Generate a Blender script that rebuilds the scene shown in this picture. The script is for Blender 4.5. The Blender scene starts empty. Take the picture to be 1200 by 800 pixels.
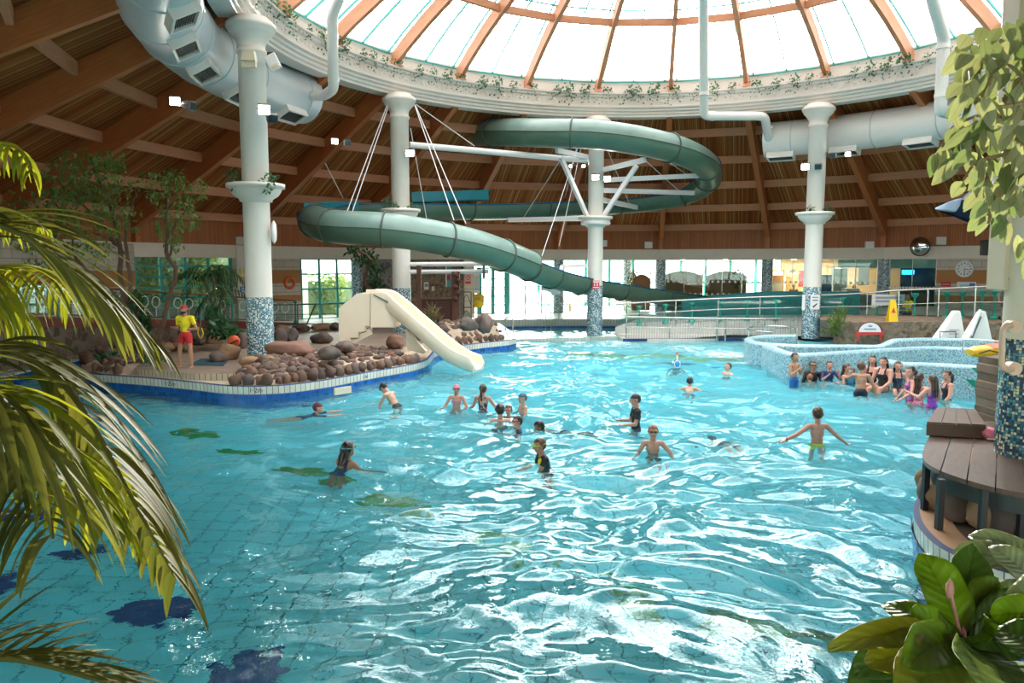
import bpy, math, random
import numpy as np
from mathutils import Vector, Matrix, noise
PI=math.pi; rnd=random.Random(7)
FP=900.0; TH=math.atan(87/900.0); CH=3.0
CT,ST=math.cos(TH),math.sin(TH)
C=bpy.context.scene.collection
def V(*a): return Vector(a)
def ray(px,py):
    x=(px-600)/FP; v=(400-py)/FP
    return Vector((x, CT+v*ST, -ST+v*CT))
def onz(px,py,z):
    d=ray(px,py); t=(z-CH)/d.z
    return Vector((0,0,CH))+d*t
def ony(px,py,Y):
    d=ray(px,py); return Vector((0,0,CH))+d*(Y/d.y)
def cat(pts,n=6,closed=False):
    P=[Vector(p) for p in pts]; out=[]; m=len(P)
    rng=range(m if closed else m-1)
    for i in rng:
        p1,p2=P[i],P[(i+1)%m]
        p0=P[i-1] if (i>0 or closed) else p1*2-p2
        p3=P[(i+2)%m] if (i+2<m or closed) else p2*2-p1
        for k in range(n):
            t=k/n
            out.append(0.5*((2*p1)+(p2-p0)*t+(2*p0-5*p1+4*p2-p3)*t*t+(3*p1-p0-3*p2+p3)*t**3))
    if not closed: out.append(P[-1])
    return out
ORI={}
def empty(name,loc=(0,0,0),rz=0,label=None,cat_=None,group=None,kind=None):
    o=bpy.data.objects.new(name,None); C.objects.link(o); o.location=loc; o.rotation_euler=(0,0,rz)
    o.empty_display_size=.1
    ORI[o.name]=Vector(loc); tag(o,label,cat_,group,kind); return o
def tag(o,label=None,cat_=None,group=None,kind=None):
    if label: o['label']=label
    if cat_: o['category']=cat_
    if group: o['group']=group
    if kind: o['kind']=kind
    return o
class MB:
    def __init__(s): s.v=[];s.f=[];s.uv=[];s.m=[];s.sm=[]
    def add(s,vs,fs,uv=None,m=0,sm=False):
        b=len(s.v); s.v.extend([tuple(x) for x in vs])
        for i,f in enumerate(fs):
            s.f.append([b+k for k in f]); s.m.append(m); s.sm.append(sm)
            if uv is not None: s.uv.append(uv[i])
            else:
                P=[Vector(vs[k]) for k in f]
                n=(P[1]-P[0]).cross(P[2]-P[0])
                if n.length<1e-12: n=Vector((0,0,1))
                n.normalize()
                if abs(n.z)>.7: s.uv.append([(p.x,p.y) for p in P])
                else:
                    t=Vector((-n.y,n.x,0)).normalized()
                    s.uv.append([(p.dot(t),p.z) for p in P])
        return s
    def box(s,c,d,rz=0,m=0,rx=0,ry=0,taper=1):
        R=Matrix.Rotation(rz,3,'Z')@Matrix.Rotation(ry,3,'Y')@Matrix.Rotation(rx,3,'X')
        vs=[]
        for z in(-.5,.5):
            k=taper if z>0 else 1
            for x,y in((-.5,-.5),(.5,-.5),(.5,.5),(-.5,.5)):
                vs.append(Vector(c)+R@Vector((x*d[0]*k,y*d[1]*k,z*d[2])))
        return s.add(vs,[(3,2,1,0),(4,5,6,7),(0,1,5,4),(1,2,6,5),(2,3,7,6),(3,0,4,7)],m=m)
    def beam(s,p0,p1,w,h,m=0,up=Vector((0,0,1))):
        p0,p1=Vector(p0),Vector(p1); d=(p1-p0); L=d.length; d=d/L
        a=d.cross(up)
        if a.length<1e-4: a=d.cross(Vector((1,0,0)))
        a.normalize(); b=a.cross(d)
        vs=[p+a*(x*w/2)+b*(y*h/2) for p in(p0,p1) for x,y in((-1,-1),(1,-1),(1,1),(-1,1))]
        fs=[(0,1,2,3),(7,6,5,4)]; uv=[[(0,0),(w,0),(w,h),(0,h)]]*2
        dd=(w,h,w,h); o=0
        for k in range(4):
            j=(k+1)%4; fs.append((k,k+4,j+4,j)); uv.append([(0,o),(L,o),(L,o+dd[k]),(0,o+dd[k])]); o+=dd[k]
        return s.add(vs,fs,uv,m)
    def tube(s,pts,r,n=8,m=0,caps=True,sm=True,closed=False,sx=1.0):
        P=[Vector(p) for p in pts]; N=len(P)
        R=r if isinstance(r,(list,tuple)) else [r]*N
        T=[]
        for i in range(N):
            a=P[i-1] if(i>0 or closed) else P[i]; b=P[(i+1)%N] if(i<N-1 or closed) else P[i]
            t=(b-a); T.append(t.normalized() if t.length>1e-9 else Vector((0,0,1)))
        up=Vector((0,0,1)) if abs(T[0].z)<.9 else Vector((1,0,0))
        nrm=(up-T[0]*up.dot(T[0])).normalized(); vs=[];L=0;Ls=[]
        for i in range(N):
            nrm=(nrm-T[i]*nrm.dot(T[i])); nrm=nrm.normalized() if nrm.length>1e-6 else Vector((1,0,0))
            b=T[i].cross(nrm)
            if i: L+=(P[i]-P[i-1]).length
            Ls.append(L)
            for k in range(n):
                a=2*PI*k/n; vs.append(P[i]+(nrm*math.cos(a)+b*math.sin(a)*sx)*R[i])
        fs=[];uv=[]
        for i in range(N if closed else N-1):
            j=(i+1)%N
            for k in range(n):
                q=(k+1)%n; fs.append((i*n+k,i*n+q,j*n+q,j*n+k))
                u0,u1=2*PI*R[i]*k/n,2*PI*R[i]*(k+1)/n; l1=Ls[j] if j else L+1
                uv.append([(u0,Ls[i]),(u1,Ls[i]),(u1,l1),(u0,l1)])
        s.add(vs,fs,uv,m,sm)
        if caps and not closed:
            s.add(vs[:n],[tuple(range(n-1,-1,-1))],m=m); s.add(vs[-n:],[tuple(range(n))],m=m)
        return s
    def lathe(s,c,prof,n=24,m=0,sm=True,a0=0,a1=2*PI,R=None):
        c=Vector(c); full=abs(a1-a0-2*PI)<1e-6; K=n if full else n+1
        vs=[]
        for r,z in prof:
            for k in range(K):
                a=a0+(a1-a0)*k/n; q=Vector((r*math.cos(a),r*math.sin(a),z))
                vs.append(c+(R@q if R else q))
        fs=[];uv=[];L=0;rm=max(p[0] for p in prof)
        for i in range(len(prof)-1):
            l=math.hypot(prof[i+1][0]-prof[i][0],prof[i+1][1]-prof[i][1])
            for k in range(n):
                q=(k+1)%K; fs.append((i*K+k,i*K+q,(i+1)*K+q,(i+1)*K+k))
                u0=a0*rm+(a1-a0)*rm*k/n; u1=a0*rm+(a1-a0)*rm*(k+1)/n
                uv.append([(u0,L),(u1,L),(u1,L+l),(u0,L+l)])
            L+=l
        return s.add(vs,fs,uv,m,sm)
    def prism(s,poly,z0,z1,m=0,mt=None,top=True,bot=False):
        P=[(p[0],p[1]) for p in poly]
        A=sum(P[i][0]*P[(i+1)%len(P)][1]-P[(i+1)%len(P)][0]*P[i][1] for i in range(len(P)))
        if A<0: P=P[::-1]
        n=len(P); vs=[(x,y,z0) for x,y in P]+[(x,y,z1) for x,y in P]
        fs=[];uv=[];L=0
        for i in range(n):
            j=(i+1)%n; l=math.hypot(P[j][0]-P[i][0],P[j][1]-P[i][1])
            fs.append((i,j,n+j,n+i)); uv.append([(L,z0),(L+l,z0),(L+l,z1),(L,z1)]); L+=l
        s.add(vs,fs,uv,m)
        if top: s.add([(x,y,z1) for x,y in P],[tuple(range(n))],[[(x,y) for x,y in P]],m if mt is None else mt)
        if bot: s.add([(x,y,z0) for x,y in P],[tuple(range(n-1,-1,-1))],m=m)
        return s
    def plate(s,poly3,thick,m=0):
        """flat outline in 3-D given real thickness"""
        P=[Vector(p) for p in poly3]; nn=Vector((0,0,0))
        for i in range(len(P)): nn+=P[i].cross(P[(i+1)%len(P)])
        nn.normalize(); n=len(P); q=[p+nn*thick/2 for p in P]+[p-nn*thick/2 for p in P]
        fs=[tuple(range(n)),tuple(range(2*n-1,n-1,-1))]+[(i,n+i,n+(i+1)%n,(i+1)%n) for i in range(n)]
        return s.add(q,fs,m=m)
    def strip(s,rows,m=0,sm=True,closed=False):
        """grid of rows of points"""
        n=len(rows[0]); vs=[p for r in rows for p in r]; fs=[];uv=[]
        acc=[0]
        for i in range(1,len(rows)): acc.append(acc[-1]+(Vector(rows[i][n//2])-Vector(rows[i-1][n//2])).length)
        wid=[0]
        mid=rows[len(rows)//2]
        for k in range(1,n): wid.append(wid[-1]+(Vector(mid[k])-Vector(mid[k-1])).length)
        for i in range(len(rows)-1):
            for k in range(n-1):
                fs.append((i*n+k,i*n+k+1,(i+1)*n+k+1,(i+1)*n+k))
                uv.append([(acc[i],wid[k]),(acc[i],wid[k+1]),(acc[i+1],wid[k+1]),(acc[i+1],wid[k])])
        return s.add(vs,fs,uv,m,sm)
    def blob(s,c,r,seed=0,rough=.18,m=0,sub=2,sm=True,rz=0,flat=0):
        vs,fs=ICO[sub]; out=[]
        o=Vector((seed*3.17,seed*1.71,seed*.93)); R=Matrix.Rotation(rz,3,'Z')
        for v in vs:
            k=1+rough*2*(noise.noise(v*1.3+o))+rough*.6*noise.noise(v*3.5+o)
            p=Vector((v.x*r[0],v.y*r[1],v.z*r[2]))*k
            if flat and p.z<-r[2]*flat: p.z=-r[2]*flat
            out.append(Vector(c)+R@p)
        return s.add(out,fs,m=m,sm=sm)
    def build(s,name,mats,parent=None,label=None,cat_=None,group=None,kind=None,bevel=0,loc=None):
        if not isinstance(mats,(list,tuple)): mats=[mats]
        A=np.array(s.v,dtype=float).reshape(-1,3)
        if parent is not None: o0=ORI[parent.name]
        elif loc is not None: o0=Vector(loc)
        else: o0=Vector(((A[:,0].min()+A[:,0].max())/2,(A[:,1].min()+A[:,1].max())/2,A[:,2].min()))
        A=A-np.array(o0); me=bpy.data.meshes.new(name)
        me.from_pydata(A.tolist(),[],s.f)
        for mt in mats: me.materials.append(mt)
        me.polygons.foreach_set('material_index',s.m); me.polygons.foreach_set('use_smooth',s.sm)
        ul=me.uv_layers.new(name='UVMap'); ul.data.foreach_set('uv',[c for f in s.uv for p in f for c in p])
        me.update()
        o=bpy.data.objects.new(name,me); C.objects.link(o)
        if parent is not None: o.parent=parent
        else: o.location=o0
        ORI[o.name]=o0; tag(o,label,cat_,group,kind)
        if bevel:
            b=o.modifiers.new('Bevel','BEVEL'); b.width=bevel; b.segments=2; b.limit_method='ANGLE'; b.angle_limit=.6
        return o
def _ico():
    import bmesh
    d={}
    for sub in(1,2,3):
        bm=bmesh.new(); bmesh.ops.create_icosphere(bm,subdivisions=sub,radius=1)
        bm.verts.index_update(); d[sub]=([v.co.copy() for v in bm.verts],[tuple(v.index for v in f.verts) for f in bm.faces]); bm.free()
    return d
ICO=_ico()
def copy_tree(o,parent=None,loc=None,rz=None,label=None,first=True):
    c=o.copy(); C.objects.link(c); ORI[c.name]=ORI.get(o.name,Vector((0,0,0))); c.parent=parent
    if loc is not None: c.location=loc
    if rz is not None: c.rotation_euler=(0,0,rz)
    if label: c['label']=label
    for ch in list(o.children): copy_tree(ch,c)
    return c
# ---------------------------------------------------------------- materials
MAT={}
class NT:
    def __init__(s,name):
        s.mt=bpy.data.materials.new(name); s.mt.use_nodes=True; s.t=s.mt.node_tree; s.t.nodes.clear()
        s.out=s.n('ShaderNodeOutputMaterial')
    def n(s,t,**k):
        nd=s.t.nodes.new(t)
        for a,b in k.items(): setattr(nd,a,b)
        return nd
    def l(s,a,b): s.t.links.new(a,b)
    def val(s,sock,v):
        if hasattr(v,'links') or isinstance(v,bpy.types.NodeSocket): s.l(v,sock)
        else: sock.default_value=v
    def math(s,op,a,b=None,c=None,clamp=False):
        m=s.n('ShaderNodeMath',operation=op); m.use_clamp=clamp; s.val(m.inputs[0],a)
        if b is not None: s.val(m.inputs[1],b)
        if c is not None: s.val(m.inputs[2],c)
        return m.outputs[0]
    def vec(s,op,a,b=None):
        m=s.n('ShaderNodeVectorMath',operation=op); s.val(m.inputs[0],a)
        if b is not None: s.val(m.inputs[1],b)
        return m.outputs[0]
    def mix(s,f,a,b,mode='MIX'):
        m=s.n('ShaderNodeMix',data_type='RGBA',blend_type=mode); s.val(m.inputs[0],f)
        s.val(m.inputs[6],a if not isinstance(a,tuple) else (*a[:3],1)); s.val(m.inputs[7],b if not isinstance(b,tuple) else (*b[:3],1))
        return m.outputs[2]
    def ramp(s,f,stops,interp='LINEAR'):
        r=s.n('ShaderNodeValToRGB'); e=r.color_ramp; e.interpolation=interp
        while len(e.elements)<len(stops): e.elements.new(.5)
        for i,(p,c) in enumerate(stops):
            e.elements[i].position=p; e.elements[i].color=(*c[:3],1) if len(c)>1 else (c[0],)*3+(1,)
        s.val(r.inputs[0],f); return r.outputs[0]
    def noise(s,v,sc,det=3,rough=.55,dist=0):
        m=s.n('ShaderNodeTexNoise'); m.inputs['Scale'].default_value=sc; m.inputs['Detail'].default_value=det
        m.inputs['Roughness'].default_value=rough; m.inputs['Distortion'].default_value=dist
        if v is not None: s.l(v,m.inputs['Vector'])
        return m.outputs[0]
    def uv(s): return s.n('ShaderNodeTexCoord').outputs['UV']
    def obj(s): return s.n('ShaderNodeTexCoord').outputs['Object']
    def scale(s,v,x,y,z=1):
        m=s.n('ShaderNodeMapping'); m.inputs['Scale'].default_value=(x,y,z); s.l(v,m.inputs['Vector']); return m.outputs[0]
    def sep(s,v):
        m=s.n('ShaderNodeSeparateXYZ'); s.l(v,m.inputs[0]); return m.outputs
    def bump(s,h,st=.3,d=.01):
        b=s.n('ShaderNodeBump'); b.inputs['Strength'].default_value=st; b.inputs['Distance'].default_value=d; s.val(b.inputs['Height'],h); return b.outputs[0]
    def pbsdf(s,col,rough=.5,metal=0,nrm=None,spec=.5,**k):
        p=s.n('ShaderNodeBsdfPrincipled')
        s.val(p.inputs['Base Color'],(*col[:3],1) if isinstance(col,tuple) else col); s.val(p.inputs['Roughness'],rough); p.inputs['Metallic'].default_value=metal
        p.inputs['Specular IOR Level'].default_value=spec
        if nrm is not None: s.l(nrm,p.inputs['Normal'])
        for a,b in k.items(): s.val(p.inputs[a.replace('_',' ')],b)
        return p.outputs[0]
    def done(s,sh,key=None):
        s.l(sh,s.out.inputs[0]); MAT[key or s.mt.name]=s.mt; return s.mt
def simple(name,col,rough=.5,metal=0,var=.12,sc=4,spec=.5):
    t=NT(name); n=t.noise(t.obj(),sc,4)
    c=t.mix(n,tuple(x*(1-var) for x in col),tuple(min(1,x*(1+var)) for x in col))
    return t.done(t.pbsdf(c,rough,metal,spec=spec))
def emit(name,col,st):
    t=NT(name); e=t.n('ShaderNodeEmission'); e.inputs[0].default_value=(*col,1); e.inputs[1].default_value=st
    return t.done(e.outputs[0])
def mosaic(name,size,pal,grout,gw=.08,rough=.25,bumpy=.4):
    t=NT(name); v=t.scale(t.uv(),1/size,1/size); f=t.vec('FLOOR',v)
    w=t.n('ShaderNodeTexWhiteNoise',noise_dimensions='2D'); t.l(f,w.inputs['Vector'])
    c=t.ramp(w.outputs[0],pal,'CONSTANT')
    fr=t.sep(t.vec('FRACTION',v)); a=t.math('MULTIPLY',t.math('SUBTRACT',fr[0],.5),t.math('SUBTRACT',fr[0],.5)); b=t.math('MULTIPLY',t.math('SUBTRACT',fr[1],.5),t.math('SUBTRACT',fr[1],.5))
    mx=t.math('GREATER_THAN',t.math('MAXIMUM',a,b),(.5-gw)**2)
    col=t.mix(mx,c,grout)
    return t.done(t.pbsdf(col,rough,nrm=t.bump(t.math('SUBTRACT',1,mx),bumpy,.002)))
def tiles(name,w,h,col,grout,gw=.006,rough=.2,var=.08,off=0.0):
    t=NT(name); b=t.n('ShaderNodeTexBrick'); b.offset=off; b.inputs['Scale'].default_value=1; b.inputs['Brick Width'].default_value=w; b.inputs['Row Height'].default_value=h
    b.inputs['Mortar Size'].default_value=gw; b.inputs['Mortar Smooth'].default_value=.1
    b.inputs['Color1'].default_value=(*[x*(1-var) for x in col],1); b.inputs['Color2'].default_value=(*[min(1,x*(1+var)) for x in col],1); b.inputs['Mortar'].default_value=(*grout,1)
    t.l(t.uv(),b.inputs['Vector'])
    n=t.noise(t.obj(),3,4); c=t.mix(t.math('MULTIPLY',n,.25),b.outputs[0],tuple(x*.6 for x in col))
    return t.done(t.pbsdf(c,rough,nrm=t.bump(t.math('SUBTRACT',1,b.outputs[1]),.4,.004)))
def wood(name,c1,c2,sx=.6,sy=9,rough=.5,band=0,bw=.12,spec=.5):
    """grain along UV x"""
    t=NT(name); u=t.uv(); g=t.noise(t.scale(u,sx,sy),3,6,.6,.4); g2=t.noise(t.scale(u,sx*.4,sy*4),6,3)
    c=t.ramp(t.math('ADD',t.math('MULTIPLY',g,.7),t.math('MULTIPLY',g2,.3)),[(.3,c1),(.7,c2)])
    if band:
        s=t.sep(u); f=t.math('FLOOR',t.math('DIVIDE',s[1],bw)); w=t.n('ShaderNodeTexWhiteNoise',noise_dimensions='1D'); t.l(f,w.inputs['W'])
        c=t.mix(t.math('MULTIPLY',w.outputs[0],band),c,tuple(x*.35 for x in c1))
        fr=t.math('FRACT',t.math('DIVIDE',s[1],bw)); gap=t.math('LESS_THAN',fr,.1); c=t.mix(gap,c,tuple(x*.2 for x in c1))
        return t.done(t.pbsdf(c,rough,nrm=t.bump(t.math('SUBTRACT',1,gap),.5,.01),spec=spec))
    return t.done(t.pbsdf(c,rough,nrm=t.bump(g,.15,.003),spec=spec))
def stone(name,pal,sc=3,rough=.8,grout=(.35,.3,.24),obj=True,bumpd=.03,edge=.06):
    t=NT(name); u=t.obj() if obj else t.uv()
    v=t.n('ShaderNodeTexVoronoi',feature='DISTANCE_TO_EDGE'); v.inputs['Scale'].default_value=sc; t.l(u,v.inputs['Vector'])
    v2=t.n('ShaderNodeTexVoronoi',feature='F1'); v2.inputs['Scale'].default_value=sc; t.l(u,v2.inputs['Vector'])
    s=t.sep(v2.outputs['Color']); c=t.ramp(s[0],pal); n=t.noise(u,sc*4,5)
    c=t.mix(t.math('MULTIPLY',n,.5),c,tuple(x*.4 for x in pal[0][1])); e=t.math('LESS_THAN',v.outputs['Distance'],edge)
    c=t.mix(e,c,grout)
    h=t.math('ADD',t.math('MINIMUM',v.outputs['Distance'],.25),t.math('MULTIPLY',n,.15))
    return t.done(t.pbsdf(c,rough,nrm=t.bump(h,.8,bumpd)))
def rockmat(name,pal,rough=.75):
    """stones: one colour per loose stone"""
    t=NT(name); g=t.n('ShaderNodeNewGeometry'); c=t.ramp(g.outputs['Random Per Island'],pal)
    n=t.noise(t.obj(),7,6,.6); n2=t.noise(t.obj(),1.8,3); c=t.mix(t.math('MULTIPLY',n,.55),c,(.04,.03,.025)); c=t.mix(t.math('MULTIPLY',n2,.22),c,(.4,.28,.2))
    return t.done(t.pbsdf(c,rough,nrm=t.bump(n,.5,.02)))
def leafmat(name,c1,c2,trans=.45,rough=.35,tc=None,vein=True,spec=.35,ribs=0):
    t=NT(name); g=t.n('ShaderNodeNewGeometry'); r=g.outputs['Random Per Island']
    c=t.mix(r,c1,c2); n=t.noise(t.obj(),9,3); c=t.mix(t.math('MULTIPLY',n,.3),c,tuple(x*.5 for x in c1))
    if vein:
        s=t.sep(t.uv()); e=t.math('LESS_THAN',t.math('ABSOLUTE',s[1]),.03); c=t.mix(t.math('MULTIPLY',e,.35),c,tuple(x*.4 for x in c1))
    nb=t.bump(n,.12,.01)
    if ribs:
        s=t.sep(t.uv()); ph=t.math('SUBTRACT',t.math('MULTIPLY',s[0],ribs),t.math('MULTIPLY',t.math('ABSOLUTE',s[1]),3.0)); sn=t.math('SINE',t.math('MULTIPLY',ph,6.283)); nb=t.bump(t.math('ADD',t.math('MULTIPLY',sn,.5),t.math('MULTIPLY',n,.8)),.5,.006)
        c=t.mix(t.math('MULTIPLY',t.math('GREATER_THAN',sn,.93),.25),c,tuple(x*.5 for x in c1))
    d=t.pbsdf(c,rough,spec=spec,nrm=nb); tr=t.n('ShaderNodeBsdfTranslucent')
    c2_=t.mix(1.0,c,tc or (1,1,.35),'MULTIPLY'); hs=t.n('ShaderNodeHueSaturation'); hs.inputs['Value'].default_value=1.9; t.l(c2_,hs.inputs['Color']); t.l(hs.outputs[0],tr.inputs[0])
    m=t.n('ShaderNodeMixShader'); m.inputs[0].default_value=trans; t.l(d,m.inputs[1]); t.l(tr.outputs[0],m.inputs[2])
    return t.done(m.outputs[0])
def glassmat(name,tint=(1,1,1),fr=.08,rough=.02,dirt=0,dcol=(.8,.85,.85)):
    t=NT(name); tr=t.n('ShaderNodeBsdfTransparent'); tr.inputs[0].default_value=(*tint,1)
    gl=t.n('ShaderNodeBsdfGlossy'); gl.inputs['Roughness'].default_value=rough; lw=t.n('ShaderNodeLayerWeight'); lw.inputs[0].default_value=.25
    m=t.n('ShaderNodeMixShader'); t.l(t.math('ADD',t.math('MULTIPLY',lw.outputs['Fresnel'],.6),fr*.3,clamp=True),m.inputs[0]); t.l(tr.outputs[0],m.inputs[1]); t.l(gl.outputs[0],m.inputs[2])
    sh=m.outputs[0]
    if dirt:
        df=t.n('ShaderNodeBsdfTranslucent'); df.inputs[0].default_value=(*dcol,1); m2=t.n('ShaderNodeMixShader'); n=t.noise(t.obj(),1.2,4)
        t.l(t.math('MULTIPLY',n,dirt*2,clamp=True),m2.inputs[0]); t.l(sh,m2.inputs[1]); t.l(df.outputs[0],m2.inputs[2]); sh=m2.outputs[0]
    return t.done(sh)
white=simple('white_paint',(.74,.72,.67),.45,var=.06,sc=1.5)
steelw=simple('white_steel',(.78,.79,.8),.35,var=.05)
cream=simple('cream_paint',(.76,.66,.5),.5,var=.06)
beigegrey=simple('beige_lintel_paint',(.74,.68,.6),.6,var=.08)
colmosaic=mosaic('blue_mosaic',.034,[(0,(.015,.06,.12)),(.27,(.04,.2,.3)),(.46,(.16,.4,.5)),(.6,(.75,.82,.8)),(.9,(.06,.26,.33))],(.25,.32,.36))
colmosaicE=mosaic('blue_cream_mosaic',.032,[(0,(.012,.04,.09)),(.28,(.02,.12,.2)),(.46,(.12,.3,.34)),(.6,(.35,.5,.48)),(.72,(.72,.62,.36)),(.88,(.08,.25,.3))],(.04,.06,.08))
seatmosaic=mosaic('pale_blue_mosaic',.032,[(0,(.08,.2,.27)),(.14,(.19,.38,.47)),(.42,(.27,.47,.55)),(.72,(.42,.58,.62)),(.94,(.16,.26,.27))],(.3,.42,.46),gw=.06,bumpy=.2)
ptop=mosaic('pale_blue_coping',.05,[(0,(.27,.45,.53)),(.4,(.32,.5,.58)),(.8,(.42,.58,.63))],(.38,.5,.54),gw=.05,bumpy=.1)
glulam=wood('glulam_timber',(.36,.105,.03),(.54,.18,.058),.5,7,.45)
purl=wood('purlin_timber',(.48,.2,.1),(.62,.3,.17),.5,7,.55)
fascia=wood('fascia_boards',(.36,.115,.04),(.5,.175,.062),.6,6,.6,band=.35,bw=.11)
# ceiling lining: open slats running up the slope
t=NT('ceiling_slats'); s_=t.sep(t.uv()); fx=t.math('DIVIDE',s_[0],.085)
w=t.n('ShaderNodeTexWhiteNoise',noise_dimensions='1D'); t.l(t.math('FLOOR',fx),w.inputs['W'])
k=t.noise(t.scale(t.uv(),11.7,.25),1,2); cc=t.ramp(w.outputs[0],[(0,(.32,.1,.03)),(.45,(.52,.185,.055)),(.8,(.6,.24,.078)),(.93,(.7,.4,.17))])
cc=t.mix(t.math('MULTIPLY',k,.5),cc,(.1,.042,.018)); gap=t.math('LESS_THAN',t.math('FRACT',fx),.28); cc=t.mix(gap,cc,(.14,.048,.016))
ceilmat=t.done(t.pbsdf(cc,.7,spec=.1,nrm=t.bump(t.math('SUBTRACT',1,gap),.6,.02)))
teal=simple('teal_frame_paint',(.03,.34,.31),.4,var=.1)
teallight=simple('teal_light_paint',(.06,.45,.42),.4)
tealpanel=simple('teal_fibreglass',(.01,.27,.36),.25)
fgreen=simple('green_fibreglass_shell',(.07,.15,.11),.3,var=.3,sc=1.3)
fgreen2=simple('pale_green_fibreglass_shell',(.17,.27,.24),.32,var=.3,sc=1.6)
fdark=simple('dark_flange_seal',(.06,.09,.075),.6)
fblue=simple('blue_flume_inside',(.01,.09,.2),.2)
offwhite=simple('offwhite_fibreglass',(.78,.66,.52),.3,var=.04)
plasticw=simple('white_plastic',(.8,.8,.78),.3,var=.03)
galv=simple('galvanised_duct',(.55,.62,.66),.42,metal=.15,var=.12,sc=1)
steel=simple('stainless_steel',(.55,.55,.53),.25,metal=.9)
steeld=simple('dark_steel',(.12,.13,.13),.4,metal=.3)
black=simple('black_plastic',(.015,.015,.018),.4)
yellow=simple('yellow_plastic',(.85,.55,.02),.35,var=.08)
redp=simple('red_paint',(.6,.04,.03),.4)
orange=simple('orange_plastic',(.8,.12,.03),.4)
maroon=simple('maroon_fascia',(.17,.035,.025),.5)
brownp=simple('brown_stained_timber',(.10,.035,.022),.6,var=.3,sc=6)
lampm=emit('lamp_glow',(1,.9,.78),28)
glassd=glassmat('skylight_glass',(.97,.99,1),.05)
glassw=glassmat('window_glass',(.85,.95,.93),.1)
glassg=glassmat('teal_glass',(.12,.5,.5),.15,dirt=.12,dcol=(.05,.4,.4))
glasst=glassmat('clear_balustrade_glass',(.8,.92,.9),.1,dirt=.03,dcol=(.2,.5,.48))
whitetile=tiles('white_edge_tile',.13,.2,(.78,.76,.68),(.14,.12,.1),.008)
bluetile=tiles('blue_waterline_tile',.13,.13,(.012,.11,.45),(.05,.14,.3),.006,var=.35)
copetile=tiles('cream_coping_tile',.25,.25,(.6,.5,.38),(.3,.24,.18),.008)
navy=simple('navy_edge',(.02,.05,.16),.6,spec=.2)
paving=tiles('brown_paving',.45,.3,(.30,.225,.175),(.16,.12,.1),.008,.45,.2,off=.5)
paleptile=tiles('pale_terrace_tile',.3,.3,(.62,.6,.55),(.45,.42,.38),.006,.3)
greytile=tiles('grey_green_wall_tile',.15,.5,(.5,.56,.5),(.25,.36,.33),.012)
deckw=wood('dark_deck_boards',(.085,.05,.038),(.17,.11,.085),.9,6,.4)
blocks=None
t=NT('block_wall'); b=t.n('ShaderNodeTexBrick'); b.inputs['Scale'].default_value=1; b.inputs['Brick Width'].default_value=.9; b.inputs['Row Height'].default_value=.3; b.inputs['Mortar Size'].default_value=.012
b.inputs['Color1'].default_value=(.5,.45,.39,1); b.inputs['Color2'].default_value=(.57,.52,.46,1); b.inputs['Mortar'].default_value=(.27,.24,.21,1); t.l(t.uv(),b.inputs[0])
z=t.sep(t.uv())[1]; bd=t.math('COMPARE',z,2.55,.32); bd2=t.math('COMPARE',z,1.5,.16); cc=t.mix(t.math('MAXIMUM',bd,bd2),b.outputs[0],(.42,.2,.075))
blocks=t.done(t.pbsdf(cc,.8,nrm=t.bump(t.math('SUBTRACT',1,b.outputs[1]),.4,.01)))
stonew=stone('rubble_stone_wall',[(0,(.12,.07,.045)),(.35,(.3,.19,.11)),(.65,(.36,.27,.19)),(1,(.2,.16,.13))],8,grout=(.2,.14,.1),edge=.04)
stoned=stone('dark_stone_wall',[(0,(.07,.06,.05)),(.5,(.18,.12,.08)),(1,(.22,.18,.15))],3.5,grout=(.16,.12,.09))
stoneg=stone('grey_stone_wall',[(0,(.12,.12,.13)),(.5,(.25,.24,.24)),(1,(.32,.3,.27))],3.2,grout=(.3,.28,.25))
rocks=rockmat('brown_rocks',[(0,(.04,.022,.02)),(.25,(.085,.038,.028)),(.5,(.13,.056,.038)),(.7,(.2,.09,.05)),(.85,(.13,.09,.085)),(1,(.07,.058,.062))])
rockr=rockmat('red_rocks',[(0,(.16,.065,.048)),(.5,(.24,.1,.072)),(1,(.3,.14,.1))])
rockd=rockmat('dark_rocks',[(0,(.02,.02,.024)),(1,(.06,.048,.048))])
rockt=rockmat('tan_rocks',[(0,(.3,.15,.07)),(1,(.42,.25,.13))])
mortar=simple('pale_mortar',(.42,.33,.24),.9,var=.3,sc=9)
bark=simple('bark',(.12,.07,.045),.85,var=.5,sc=9)
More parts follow.
